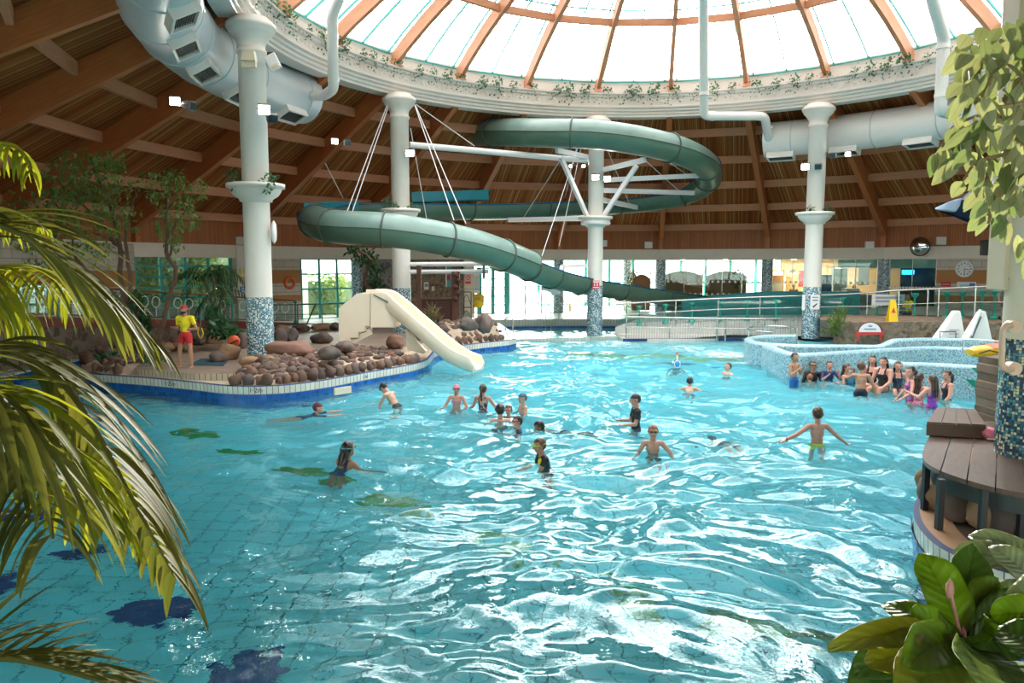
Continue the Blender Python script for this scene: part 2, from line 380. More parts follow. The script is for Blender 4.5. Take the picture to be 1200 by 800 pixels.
# ---------------------------------------------------------------- shell: roof, ring, dome
CX,CY=4.86,22.0; A0=95.7
def ring(r,deg,z=0): a=math.radians(deg); return Vector((CX+r*math.cos(a),CY+r*math.sin(a),z))
RW=22.0; ZI,ZO=10.2,5.3; R0=12.3
def zroof(r): return ZI+(ZO-ZI)*(r-R0)/(RW-R0)
SEEN=set(range(-5,8))
for i in range(24):
    a=A0+15*i; b=a+15; ro=RW+.3
    mb=MB(); p=[ring(R0+.15,a,zroof(R0+.15)),ring(R0+.15,b,zroof(R0+.15)),ring(ro,b,zroof(ro)),ring(ro,a,zroof(ro))]
    w0=(p[1]-p[0]).length; w1=(p[2]-p[3]).length; L=((p[3]+p[2])/2-(p[0]+p[1])/2).length
    q=[x+Vector((0,0,.2)) for x in p]
    uvb=[(-w0/2,0),(w0/2,0),(w1/2,L),(-w1/2,L)]
    # slats lie at a slant across each bay
    mb.add(p+q,[(0,1,2,3),(7,6,5,4),(0,4,5,1),(1,5,6,2),(2,6,7,3),(3,7,4,0)],[uvb]+[[(0,0),(1,0),(1,1),(0,1)]]*5)
    bay=mb.build('ceiling',[ceilmat],kind='structure',label='slatted timber roof bay sloping down from the white ring')
    for k,t_ in enumerate((.2,.4,.6,.8,.985)):
        r=R0+(RW-R0)*t_; m2=MB(); za=zroof(r)-.17
        m2.beam(ring(r,a,za),ring(r,b,za),.16,.34); m2.build('purlin',purl,bay)
    # rafter on vertex a
    mb=MB(); m=Vector((0,0,1)); p0=ring(R0-.1,a,zroof(R0)-.36); p1=ring(RW-.1,a,zroof(RW)-.40)
    mb.beam(p0,p1,.24,.72); mb.beam(ring(RW-.12,a,zroof(RW)-.1),ring(RW-.12,a,4.0),.22,.3,up=Vector((math.cos(math.radians(a)),math.sin(math.radians(a)),0)))
    mb.build('trim_rafter',glulam,kind='structure')
    # fascia boards and pale lintel on facet
    def fq(mbx,r0,r1,z0,z1,m=0,ia=a,ib=b):
        P=[ring(r0,ia,z0),ring(r0,ib,z0),ring(r0,ib,z1),ring(r0,ia,z1)]; Q=[ring(r1,ia,z0),ring(r1,ib,z0),ring(r1,ib,z1),ring(r1,ia,z1)]
        L=(P[1]-P[0]).length
        mbx.add(P+Q,[(1,0,3,2),(4,5,6,7),(0,1,5,4),(3,7,6,2),(0,4,7,3),(1,2,6,5)],[[(L,z0),(0,z0),(0,z1),(L,z1)],[(0,z0),(L,z0),(L,z1),(0,z1)],[(0,0),(L,0),(L,.3),(0,.3)],[(0,0),(0,.3),(L,.3),(L,0)],[(0,z0),(.3,z0),(.3,z1),(0,z1)],[(0,z0),(0,z1),(.3,z1),(.3,z0)]],m)
    # fascia uses boards running upward: swap uv
    mbx=MB(); fq(mbx,RW,RW+.25,4.0,ZO+.1); mbx.uv=[[(v,u) for u,v in f] for f in mbx.uv]
    near=(i in(9,10,11,12,13))
    if not near: mbx.build('wall_upper_fascia',fascia,kind='structure')
    if i not in(4,5) and not near:
        mbx=MB(); fq(mbx,RW-.03,RW+.3,3.42,4.0); mbx.build('trim_lintel',beigegrey,kind='structure')
    elif not near:
        mbx=MB(); fq(mbx,RW-.03,RW+.3,3.92,4.0); mbx.build('trim_lintel',beigegrey,kind='structure')
# white ring beam with cornice, plant ledge
PR=[(12.55,9.45),(12.0,9.45),(12.0,9.53),(11.93,9.57),(11.93,9.65),(11.84,9.69),(11.84,9.76),(11.74,9.81),(11.74,9.87),(11.78,9.89),(11.78,10.21),(11.7,10.24),(11.7,10.32),(11.62,10.35),(11.62,10.41),(12.02,10.41),(12.02,11.03),(12.35,11.07),(12.55,11.03),(12.55,9.45)]
t=NT('ring_plaster'); n=t.noise(t.obj(),2,5); g=t.sep(t.obj()); cc=t.mix(n,(.62,.6,.56),(.76,.74,.7)); ringmat=t.done(t.pbsdf(cc,.5))
rg=empty('trim_ring_beam',(CX,CY,9.66),kind='structure')
mb=MB(); mb.lathe((CX,CY,0),PR[::-1],n=192,sm=False); mb.build('cornice_band',ringmat,rg)
mb=MB()   # relief ornament between the mouldings
for k in range(288):
    a=k*1.25
    if not(20<a<200): continue
    c=ring(11.775,a,10.05); m_=k%3
    if m_==0: mb.lathe(c,[(0.001,.03),(.06,.02),(.09,0)],8,R=Matrix.Rotation(math.radians(a),3,'Z')@Matrix.Rotation(-PI/2,3,'Y'))
    else: mb.box(c,(.03,.16,.06 if m_==1 else .2),rz=math.radians(a))
mb.build('relief_ornament',ringmat,rg)
# dome
RS=20.4; ZB=10.98
def zd(r): return ZB+math.sqrt(RS*RS-r*r)-math.sqrt(RS*RS-144)
rr=[12.1,11.2,10.2,9.1,8,6.8,5.4,4,2.6,1.2]
dome=empty('window_skylight',(CX,CY,ZB),kind='structure')
for i in range(24):
    a=A0+15*i
    mb=MB()
    for k in range(len(rr)-1):
        mb.beam(ring(rr[k],a,zd(rr[k])-.3),ring(rr[k+1],a,zd(rr[k+1])-.3),.17,.46)
    mb.beam(ring(12.1,a,zd(12.1)-.55),ring(11.75,a,zd(11.8)-.5),.24,.5)
    mb.build('rib',purl,dome)
    mb=MB()
    for da in(1.2,7.5,13.8):
        for k in range(len(rr)-1):
            mb.beam(ring(rr[k],a+da,zd(rr[k])-.01),ring(rr[k+1],a+da,zd(rr[k+1])-.01),.04,.08)
    for r_ in(12.05,8.8,5.4):
        mb.beam(ring(r_,a,zd(r_)-.03),ring(r_,a+15,zd(r_)-.03),.04,.05)
    mb.build('glazing_bar',teal,dome)
    mb=MB(); rows=[[ring(r,a+15*q/2,zd(r)+.03) for q in range(3)] for r in rr]; mb.strip(rows,sm=False); mb.build('pane',glassd,dome)
    for r_ in(9.05,5.6,1.2):
        mb=MB(); mb.beam(ring(r_,a,zd(r_)-.28),ring(r_,a+15,zd(r_)-.28),.16,.26); mb.build('ring_rail',purl,dome)
mb=MB(); mb.lathe((CX,CY,zd(1.2)-.05),[(1.35,-.2),(1.35,.15),(0.001,.35)],24,sm=False); mb.build('cap',white,dome)
# ---------------------------------------------------------------- columns
COL={}
def column(key,x,y,zb,label,mos=colmosaic,R=.36,basin=True,low=2.2,sh=None):
    t_=empty('column',(x,y,zb),label=label,cat_='column',kind='structure')
    mb=MB(); mb.lathe((x,y,0),[(R,zb),(R,low)],32); mb.build('mosaic_cladding',mos,t_)
    mb=MB(); mb.lathe((x,y,0),[(R-.01,low),(R-.01,8.55),(R+.03,8.58),(R+.03,8.64),(R-.01,8.68),(R,8.8),(R+.06,8.92),(R+.2,9.08),(R+.22,9.1),(R+.22,9.16),(R+.28,9.2),(R+.28,9.3),(R+.2,9.32),(R+.2,9.38),(R+.1,9.4),(R+.1,9.47),(0.01,9.47)],32); mb.build('shaft',sh or white,t_)
    if basin:
        mb=MB(); mb.lathe((x,y,0),[(R,4.72),(R+.06,4.74),(R+.07,4.8),(R+.22,4.9),(R+.3,5.02),(R+.31,5.08),(R+.4,5.1),(R+.4,5.2),(R+.34,5.2),(R+.3,5.1),(R,5.08)],32); mb.build('planter_basin',white,t_)
    COL[key]=(x,y,R); return t_
def cp(px,i): # column at ring vertex depth
    Y=ring(12.07,A0+45*i).y; return (px-600)/FP*Y, Y
column('A',*cp(304,2),.6,'white column with blue mosaic foot on the rocks beside the lifeguard')
column('B',*cp(471,1),.5,'white column behind the cream children slide, blue mosaic foot',R=.355)
column('C',*cp(697,0),-.1,'white column at the beach end carrying the flume brackets, red sign on it',R=.345)
column('D',*cp(951,-1),.1,'white column on the river pool wall with a white arrow sign',R=.35)
column('E',5.83,8.42,.92,'cream column with blue and cream mosaic foot on the wooden deck',mos=colmosaicE,R=.385,basin=False,low=2.22,sh=simple('warm_cream_paint',(.76,.68,.54),.45,var=.05))
# floors, water bed
mb=MB(); N=60
ys=[-6,0,4,8,13,18,22,26,29,31,33,40]; zs=[-1.5,-1.5,-1.35,-1.2,-.82,-.76,-.7,-.45,-.22,-.12,-.25,-.3]
rows=[[Vector((x,y,z)) for x in np.linspace(-24,32,40)] for y,z in zip(ys,zs)]
mb.strip(rows[::-1],sm=True)
mb.uv=[[ (mb.v[k][0],mb.v[k][1]) for k in f] for f in mb.f]
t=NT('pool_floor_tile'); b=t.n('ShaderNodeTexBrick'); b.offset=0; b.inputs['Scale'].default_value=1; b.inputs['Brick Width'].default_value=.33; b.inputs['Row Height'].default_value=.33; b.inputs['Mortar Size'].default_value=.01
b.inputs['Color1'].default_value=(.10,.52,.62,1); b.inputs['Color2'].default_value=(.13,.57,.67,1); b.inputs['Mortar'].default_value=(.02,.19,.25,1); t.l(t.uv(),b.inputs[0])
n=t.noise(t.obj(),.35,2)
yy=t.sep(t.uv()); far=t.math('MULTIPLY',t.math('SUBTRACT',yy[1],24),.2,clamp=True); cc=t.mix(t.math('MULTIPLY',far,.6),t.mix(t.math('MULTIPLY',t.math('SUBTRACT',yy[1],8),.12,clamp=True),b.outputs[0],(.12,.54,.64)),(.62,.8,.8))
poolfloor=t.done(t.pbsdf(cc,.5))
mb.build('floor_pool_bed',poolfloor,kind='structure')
# green and navy mosaic figures laid in the pool bed
fl=tiles('lime_floor_mosaic',.06,.06,(.3,.4,.06),(.35,.45,.2),.006)
def zbed(y): return float(np.interp(y,ys,zs))
fg=tiles('green_floor_mosaic',.06,.06,(.015,.2,.03),(.03,.24,.06),.006); fn=tiles('navy_floor_mosaic',.06,.06,(.01,.04,.2),(.02,.08,.25),.006)
def refl(px,py): # follow the sight line below the surface down to the bed (bent by the water)
    p=onz(px,py,0); d=ray(px,py); h=Vector((d.x,d.y,0)); hl=h.length; h.normalize(); si=hl/d.length/1.33; tt=si/math.sqrt(1-si*si)
    q=p.copy()
    for _ in range(6): q=p+h*tt*(-zbed(q.y))
    return q
def bedfig(px,py,L,W,ang,mat,seed,lobes=5,name='floor_mosaic_figure'):
    c=refl(px,py); r=random.Random(seed); mb=MB(); n=28; pts=[]
    for k in range(n):
        a=2*PI*k/n; rad=.62+.38*abs(math.cos(a*lobes/2+r.random()*.5)); x=math.cos(a)*L/2*rad; y=math.sin(a)*W/2*rad
        ca,sa=math.cos(ang),math.sin(ang); X=c.x+x*ca-y*sa; Y=c.y+x*sa+y*ca; pts.append(Vector((X,Y,zbed(Y)+.012)))
    cc=Vector((c.x,c.y,zbed(c.y)+.012)); mb.add([cc]+pts,[(0,k+1,(k+1)%n+1) for k in range(n)]); return mb.build(name,mat,kind='structure')
for k,(x,y,L,W,a) in enumerate([(228,508,1.3,.6,-.5),(282,527,1.2,.5,-.3),(352,551,1.2,.5,-.4),(395,563,.7,.4,.2),(462,589,1.4,.45,-.5),(592,634,1.3,.4,-.5),(725,676,.9,.35,-.7),(748,708,.9,.35,-.9),(905,742,1.6,.35,-.3),(1010,765,1.5,.4,-.5)]): bedfig(x,y,L,W,a,fg,k)
for k,(x,y,L,W,a) in enumerate([(178,715,.95,.75,-.2),(292,788,.8,.7,.3),(35,600,1.3,.55,.3),(92,648,.7,.4,.1),(-30,690,1,.8,.4)]): bedfig(x,y,L,W,a,fn,k+20,lobes=7)
# green band and navy dashes where the beach shelves
rb=random.Random(3)
for k in range(11):
    x=690+k*26; bedfig(x,414+rb.random()*5+k*.35,1.3+rb.random(),.95,0,fl,k+40,5)
for k in range(9):
    x=755+k*22; bedfig(x,424+k*1.4,.9,.35,-.1,fn,k+60,2)
bedfig(1120,466,2.2,1.2,.2,fg,77)
# ground outside the pool bowl
mb=MB(); mb.lathe((CX,CY,0),[(60,.25),(RW-.3,.25)],48,sm=False); mb.build('ground',simple('pale_outdoor_paving',(.5,.49,.46),.7),kind='structure')
# ---------------------------------------------------------------- walls of each bay
def fp(i,f,z,d=0):
    a=ring(RW+d,A0+15*i,z); b=ring(RW+d,A0+15*i+15,z); return a.lerp(b,f)
def fbox(mb,i,f0,f1,z0,z1,d0=0,d1=.25,m=0,R=0):
    P=[fp(i,f0,z0,d0+R),fp(i,f1,z0,d0+R),fp(i,f1,z1,d0+R),fp(i,f0,z1,d0+R)]; Q=[fp(i,f0,z0,d1+R),fp(i,f1,z0,d1+R),fp(i,f1,z1,d1+R),fp(i,f0,z1,d1+R)]
    L=(P[1]-P[0]).length; o=f0*5.74
    side=[(0,z0),(.2,z0),(.2,z1),(0,z1)]
    mb.add(P+Q,[(1,0,3,2),(4,5,6,7),(0,1,5,4),(3,7,6,2),(0,4,7,3),(1,2,6,5)],[[(o+L,z0),(o,z0),(o,z1),(o+L,z1)],[(o,z0),(o+L,z0),(o+L,z1),(o,z1)],[(o,0),(o+L,0),(o+L,.3),(o,.3)],[(o,0),(o,.3),(o+L,.3),(o+L,0)],side,[side[0],side[3],side[2],side[1]]],m); return mb
def pf(i,px): # pixel column -> fraction along bay
    lo,hi=-.5,1.5
    for _ in range(40):
        md=(lo+hi)/2; p=fp(i,md,3); q=600+FP*p.x/(p.y*CT)
        if q>px: lo=md
        else: hi=md
    return lo
def wallm(name,i,f0,f1,z0,z1,mat,d0=0,d1=.25,R=0): return fbox(MB(),i,f0,f1,z0,z1,d0,d1,R=R).build(name,mat,kind='structure')
def window(i,f0,f1,z0,z1,nv,nh,R=0,frame=teal,glass=None,name='window',w=.05):
    root=empty(name,fp(i,(f0+f1)/2,z0,R),kind='structure'); mb=MB(); fw=w/5.74
    for k in range(nv+1):
        f=f0+(f1-f0)*k/nv; fbox(mb,i,f-fw,f+fw,z0,z1,.05,.15,R=R)
    for k in range(nh+1):
        z=z0+(z1-z0)*k/nh; fbox(mb,i,f0,f1,z-w*.8,z+w*.8,.07,.13,R=R)
    mb.build('window_frame',frame,root)
    for k in range(nv):
        fa=f0+(f1-f0)*k/nv; fb=f0+(f1-f0)*(k+1)/nv; mb=MB(); fbox(mb,i,fa+fw,fb-fw,z0,z1,.095,.105,R=R); mb.build('pane',glass or glassw,root)
    return root
# back and unseen bays: block wall; windows added in most to raise ambient light
for i in list(range(5,9))+list(range(14,20)):
    if i in(6,7,8,14,15,16,17,18): wallm('wall_side',i,0,1,.2,1.2,blocks); window(i,.02,.98,1.2,3.98,4,3)
    else: wallm('wall_side',i,0,1,.2,4.0,blocks)
for i in range(9,14):   # behind the viewer
    fbox(MB(),i,0,1,.2,.9,3.8,4.0).build('wall_rear',blocks,kind='structure'); window(i,.02,.98,.9,3.9,4,2,R=3.8)
    a=A0+15*i; mb=MB(); p=[ring(RW+.2,a,ZO),ring(RW+.2,a+15,ZO),ring(RW+4.2,a+15,3.9),ring(RW+4.2,a,3.9)]; q=[x+Vector((0,0,.2)) for x in p]
    mb.add(p+q,[(0,1,2,3),(7,6,5,4),(0,4,5,1),(1,5,6,2),(2,6,7,3),(3,7,4,0)]); mb.build('ceiling',ceilmat,kind='structure')
for i,f in((9,0),(14,0)):
    p=[ring(RW,A0+15*i,.2),ring(RW+4.1,A0+15*i,.2),ring(RW+4.1,A0+15*i,5.5),ring(RW,A0+15*i,5.5)]; mb=MB(); mb.plate(p,.2); mb.build('wall_return',blocks,kind='structure')
# bay 4 (far left) block wall
wallm('wall_left',4,0,1,.2,3.95,blocks)
# bay 3: big teal window and white pier
f0,f1=pf(3,271),pf(3,150)
window(3,f0,min(f1,.99),1.25,3.95,4,6)
wallm('wall_left',3,-.01,f0-.01,.2,3.95,blocks); wallm('wall_left',3,f0-.01,1,.2,1.22,blocks)
mb=MB(); fbox(mb,3,pf(3,290),pf(3,276),.4,3.95,-.12,0); pier=mb.build('wall_white_pier',white,kind='structure')
# bay 2: block wall with lifebuoy, glazed opening
f2=pf(2,352)
wallm('wall_back',2,f2,1.0,.2,3.42,blocks)
window(2,.03,f2-.01,.45,3.4,3,4)
# bay 1: stone walls
wallm('wall_back',1,pf(1,461),1,.2,3.42,stoneg); wallm('wall_back',1,0,pf(1,470),.2,3.42,stonew); wallm('wall_back',1,pf(1,470),pf(1,461),.2,3.42,cream,.05)
# bay 0: cream pier, teal doors, glass
wallm('wall_back',0,pf(0,556),1.0,.2,3.42,stonew)
mb=MB(); fbox(mb,0,pf(0,553),pf(0,543),.35,3.42,-.2,0); mb.build('wall_cream_pier',cream,kind='structure')
def door(i,f0,f1,z0,z1):
    root=empty('door',fp(i,(f0+f1)/2,z0),kind='structure'); mid=(f0+f1)/2; fw=.016
    mb=MB(); fbox(mb,i,f0-fw,f0+fw,z0,z1,0,.15); fbox(mb,i,f1-fw,f1+fw,z0,z1,0,.15); fbox(mb,i,f0,f1,z1-.1,z1,0,.15); mb.build('door_frame',teallight,root)
    for a,b in((f0+fw,mid),(mid,f1-fw)):
        mb=MB(); fbox(mb,i,a,a+fw,z0,z1-.1,.03,.1); fbox(mb,i,b-fw,b,z0,z1-.1,.03,.1)
        for k in range(6): z=z0+.03+(z1-.2-z0)*k/5; fbox(mb,i,a,b,z-.03,z+.03,.03,.1)
        lf=mb.build('door_leaf',teallight,root); mb=MB(); fbox(mb,i,a,b,z0,z1-.1,.06,.07); mb.build('pane',glassw,lf)
door(0,pf(0,595),pf(0,561),.4,3.0)
window(0,.01,pf(0,597),.4,3.4,3,2,frame=teallight,w=.03)
# floors
mb=MB()
for i in range(24):
    pass
mb.lathe((CX,CY,0),[(RW+9,.4),(RW-4.6,.4),(RW-4.6,-.3)],72,sm=False,a0=math.radians(30),a1=math.radians(123))
mb.build('floor_back_terrace',paleptile,kind='structure')
# pillars on the bay corners
for k,(i,lab) in enumerate([(-3,'mosaic pillar at the corner of the office window'),(-2,'mosaic pillar between the cafe and the lattice screens'),(-1,'mosaic pillar beside the lattice screens'),(0,'mosaic pillar in front of the bright glazing'),(2,'mosaic pillar left of the grey stone wall')]):
    p=ring(RW+.15,A0+15*i); mb=MB(); mb.lathe((p.x,p.y,0),[(.3,.4),(.3,3.42)],24); mb.build('column',colmosaic,label=lab,kind='structure')
p=ony(735,330,49.5); mb=MB(); mb.lathe((p.x,p.y,0),[(.28,.4),(.28,3.5)],24); mb.build('column',colmosaic,label='mosaic pillar deep in the gallery behind the flume',kind='structure')
# gallery beyond: ceiling, outer wall
mb=MB(); mb.lathe((CX,CY,0),[(RW+.2,3.5),(RW+9,3.5),(RW+9,3.7),(RW+.2,3.7)],64,sm=False,a0=math.radians(30),a1=math.radians(96))
mb.build('ceiling_gallery',simple('gallery_ceiling',(.55,.5,.42),.7),kind='structure')
tanwall=simple('tan_wall_paint',(.6,.42,.25),.7)
for i in(-4,-3): wallm('wall_gallery',i,0,1,.4,3.5,tanwall,R=8.5)
mb=MB(); mb.plate([ring(RW,A0-60,.4),ring(RW+9,A0-60,.4),ring(RW+9,A0-60,3.5),ring(RW,A0-60,3.5)],.2); mb.build('wall_gallery_end',tanwall,kind='structure')
for i in(-2,-1): window(i,0,1,.45,3.5,5,2,R=8.5,frame=teallight,w=.07)
# bay glazing on the inner line
def dots(i,f0,f1,zs,root,n):
    mb=MB()
    for z in zs:
        for k in range(n):
            f=f0+(f1-f0)*(k+.5)/n; p=fp(i,f,z,.02); a=math.atan2(p.y-CY,p.x-CX)
            mb.lathe(p,[(0.001,-.012),(.07,-.012),(.07,.0)],10,R=Matrix.Rotation(a,3,'Z')@Matrix.Rotation(PI/2,3,'Y'),sm=False)
    mb.build('glass_dot',plasticw,root)
for i,n in((-2,17),(-3,19)):
    w_=window(i,.05,.95,.45,3.4,5,1,glass=glassw,frame=steel,w=.012); dots(i,.05,.95,(1.5,2.2),w_,n)
fo=pf(-4,1097); w_=window(-4,fo,.95,.45,3.4,2,1,glass=glasst,frame=steel,w=.02); dots(-4,fo,.95,(1.98,),w_,14)
wallm('wall_right',-4,0,fo-.005,.2,3.42,blocks)
mb=MB(); fbox(mb,-4,fo,.97,2.95,3.42,.16,.2); fbox(mb,-3,.0,.38,2.98,3.42,.16,.2); mb.build('trim_transom_panel',simple('pale_teal_panel',(.4,.52,.48),.5),kind='structure')
# office behind bay -4 glass
mb=MB(); fbox(mb,-4,.0,.98,.4,3.5,3.0,3.2); mb.build('wall_office',simple('office_wall',(.16,.25,.3),.7),kind='structure')
mb=MB(); mb.box(tuple(fp(-4,.82,2.75,.55)),(.55,.1,.22),rz=math.radians(A0-60+7.5-90)); mb.build('screen',emit('blue_screen',(.02,.35,1),2.2),label='small glowing blue screen high behind the office glass',cat_='screen')
mb=MB(); 
c=fp(-4,.8,1.9,2.0); mb.box(tuple(c),(1.6,.5,2.4),rz=math.radians(-46)); mb.build('cabinet',simple('dark_cabinet',(.03,.04,.05),.5),label='tall dark cabinet behind the office glass under the blue screen',cat_='cabinet',bevel=.02)
# ---------------------------------------------------------------- pool coast
def edge(path,label,zt=.35,w=.3,side=1,zb=-1.0,cop=None,closed=False,white_h=.2):
    """tiled pool edge: coping, navy nosing, white tile band, blue waterline tiles. side=+1: land lies to the left of travel"""
    P=[Vector((p[0],p[1])) for p in path]; n=len(P); I=[];D=[]
    for k in range(n):
        a=P[max(0,k-1)]; b=P[min(n-1,k+1)]; d=(b-a).normalized(); nn=Vector((-d.y,d.x))*side; I.append(nn)
    def row(off,z): return [Vector((P[k].x+I[k].x*off,P[k].y+I[k].y*off,z)) for k in range(n)]
    root=empty('pool_edge',(P[n//2].x,P[n//2].y,0),kind='structure',label=label)
    def st(name,o0,z0,o1,z1,mat,uvt=False):
        a,b=row(o0,z0),row(o1,z1); rows=list(zip(a,b)); mb=MB(); mb.strip([list(r) for r in rows],sm=False)
        if side<0: mb.f=[f[::-1] for f in mb.f]; mb.uv=[u[::-1] for u in mb.uv]
        mb.build(name,mat,root)
    st('coping',.05,zt,w,zt,cop or copetile); st('navy_nosing',-.012,zt-.02,.05,zt,navy); st('white_tile_band',0,zt-white_h,-.012,zt-.02,whitetile); st('blue_tile_band',-.012,zb,-.012,zt-white_h,bluetile)
    return root
front_px=[(92,429),(96,434),(112,437.5),(130,439),(165,441.5),(200,444.5),(235,448),(262,451),(300,452),(340,450),(385,444),(440,434),(480,427),(499,421.5),(505,416),(510,411),(525,406.5),(560,402),(585,399.3),(597,398)]
coastA=[p.xy for p in cat([onz(x,y,.35).xy.to_3d() for x,y in front_px],4)]
edge(coastA,'curved white and blue tiled edge of the rocky island',side=1)
bk=[onz(92,429,.35),onz(97,423,.35),onz(120,417,.35),onz(160,411,.35),onz(205,405,.35),onz(250,400,.35)]
backA=[p.xy for p in cat([Vector((p.x,p.y,0)) for p in bk],4)]
edge(backA,'tiled back edge of the island along the channel',side=-1)
tipR=Vector((onz(597,398,.35).x,onz(597,398,.35).y)); tr=[tipR+Vector((.25,.6)),tipR+Vector((.2,3.0)),Vector((-.6,36.5))]
edge([tipR]+tr,'tiled end of the rocky bank at the beach',side=1)
landA=list(coastA)+tr+[Vector((-5,41)),Vector((-10,37)),Vector((-12.6,31))]+list(backA[::-1])
mb=MB(); mb.prism(landA,-1.2,.335); mb.build('floor_island',copetile,kind='structure')
def offs(path,d):
    out=[]; n=len(path)
    for k in range(n):
        a=path[max(0,k-1)]; b=path[min(n-1,k+1)]; t_=(Vector(b)-Vector(a)).normalized(); out.append(Vector((path[k][0]-t_.y*d,path[k][1]+t_.x*d)))
    return out
# raised brown paving with a tiled riser
inA=offs(coastA[8:54],.42); s0=onz(163,430,.5)
pav=[onz(158,431,.5),onz(163,432.5,.5),onz(195,435,.5),onz(228,438,.5)]
pavp=[p.xy for p in pav]+[p for p in offs(coastA[28:60],.9)]+[Vector((-1.6,30)),Vector((-2.5,36)),Vector((-6,38)),Vector((-10,35)),Vector((-12.2,30.5)),Vector(onz(240,404,.5).xy),Vector(onz(175,414,.5).xy)]
mb=MB(); mb.prism(pavp,.3,.5,m=1,mt=0); mb.build('floor_island_paving',[paving,tiles('cream_riser_tile',.13,.3,(.55,.47,.36),(.2,.14,.1),.01)],kind='structure')
# rock embankments (stones bedded in mortar = one wall)
def bank(name,path,label,d0=.1,d1=1.1,h0=.26,h1=.42,seed=1,size=.2,rows=4,mats=None,zb=.33):
    r=random.Random(seed); root=empty(name,(path[len(path)//2][0],path[len(path)//2][1],zb),label=label,cat_='rock wall')
    a=offs(path,d0);b=offs(path,(d0*.7+d1*.3));c=offs(path,d1); mb=MB()
    rowsv=[]
    for k in range(len(path)):
        e=min(1,k/2.,(len(path)-1-k)/2.)
        rowsv.append([Vector((*a[k],zb)),Vector((*b[k],zb+h0*e)),Vector((*c[k],zb+h1*e)),Vector((*offs(path,d1+.3)[k],zb))])
    mb.strip(rowsv); mb.build('mortar_bed',mortar,root)
    L=[0]
    for k in range(1,len(path)): L.append(L[-1]+(Vector(path[k])-Vector(path[k-1])).length)
    mb=MB()
    for q in range(rows):
        t_=q/(rows-1) if rows>1 else 0; x=r.random()*size
        while x<L[-1]-size*.4:
            s=size*(.75+r.random()*.7)*(1 if q==0 else .95+.3*r.random())
            k=np.searchsorted(L,x)-1; k=max(0,min(k,len(path)-2)); u=(x-L[k])/max(1e-6,L[k+1]-L[k])
            off=d0+.08+(d1-d0)*t_+r.uniform(-.05,.05); A=offs(path,off); p=A[k].lerp(A[k+1],u)
            z=zb+(h0*min(1,t_*3.3)+max(0,t_-.3)*(h1-h0)) ; z=z if q else zb+.1
            d=(A[k+1]-A[k]); rz=math.atan2(d.y,d.x)
            mb.blob((p.x,p.y,z+r.uniform(-.02,.04)),(s*.46,s*.4,s*(.56 if q==0 else .34)),seed=r.random()*99,rough=.26,rz=rz+r.uniform(-.4,.4),sub=2)
            x+=s*(.98 if q==0 else 1.02)
    mb.build('bedded_stone',mats or rocks,root); return root
bank('rock_embankment',coastA[28:52],'cobble bank set in mortar along the island rim below the cream slide',seed=2,size=.23,rows=9,h1=.42,d1=1.95)
bank('rock_embankment',coastA[6:14],'small rocky bank under the tree at the island tip',seed=3,size=.2,rows=5,h1=.35,d1=.8)
bank('rock_embankment',coastA[64:77],'rocky bank beside the dark timber booth right of the slide',seed=4,size=.24,rows=6,h1=.75,h0=.5,d1=1.1)
bank('rock_embankment',[p for p in backA[::-1]][4:],'low rock border behind the island path',seed=5,size=.3,rows=2,h1=.2,d1=.5)
# loose boulders
def boulder(px,py,z,r,mat,seed,label,name='boulder'):
    r=tuple(q*.78 for q in r); p=onz(px,py,z); mb=MB(); mb.blob((p.x,p.y,z+r[2]*.72),r,seed,.2,sub=3,rz=seed,flat=.75); return mb.build(name,mat,label=label,cat_='rock',group='loose boulders on the island')
G=[(268,421,.5,(.42,.34,.33),rockt,1,'tan boulder left of the mosaic foot of the column by the lifeguard'),
(283,408,.5,(.35,.3,.45),rocks,2,'brown boulder behind the column foot, below the orange ball'),
(338,417,.7,(.75,.4,.3),rockr,3,'large flat reddish boulder right of the white column by the lifeguard'),
(328,404,.5,(.3,.28,.42),rockd,4,'upright dark boulder just right of the column foot'),
(341,402,.5,(.32,.3,.38),rockd,5,'dark boulder behind the flat red boulder'),
(377,402,.5,(.5,.3,.28),rockd,6,'black flat boulder left of the slide tower'),
(386,421,.72,(.36,.3,.26),rockd,7,'grey rounded boulder on the bank left of the slide steps'),
(463,408,.5,(.45,.35,.32),rockr,8,'pinkish boulder under the slide platform'),
(497,399,.5,(.33,.3,.5),rockr,9,'pink upright boulder right of the slide chute'),
(549,387,.95,(.4,.32,.3),rockd,10,'dark rounded boulder on the bank by the timber booth'),
(568,389,.85,(.42,.32,.5),rocks,11,'tall brown boulder near the end of the rocky bank'),
(255,424,.5,(.3,.25,.22),rocks,12,'small brown boulder at the edge of the blue mat'),
(293,430,.55,(.34,.25,.22),rockt,13,'orange tan boulder at the front of the column foot'),
(315,430,.55,(.3,.25,.22),rockt,14,'tan boulder at the right front of the column foot'),
(405,412,.75,(.34,.3,.22),rocks,15,'brown boulder in front of the slide steps')]
for g in G: boulder(*g)
for k,(x,y) in enumerate([(330,389),(352,388),(375,387),(392,386),(212,411),(182,417),(195,412),(232,404),(250,402)]):
    boulder(x,y,.5,(.5,.28,.22),rocks if k%2 else rockt,30+k,['rock of the border below the railing, nearest the column','second rock of the border below the railing','third rock of the border below the railing','border rock left of the slide tower','flat brown rock behind the lifeguard','brown rock beside the tree planting','rock between the tree and the lifeguard','rock right behind the lifeguard','rock at the foot of the indoor palm'][k])
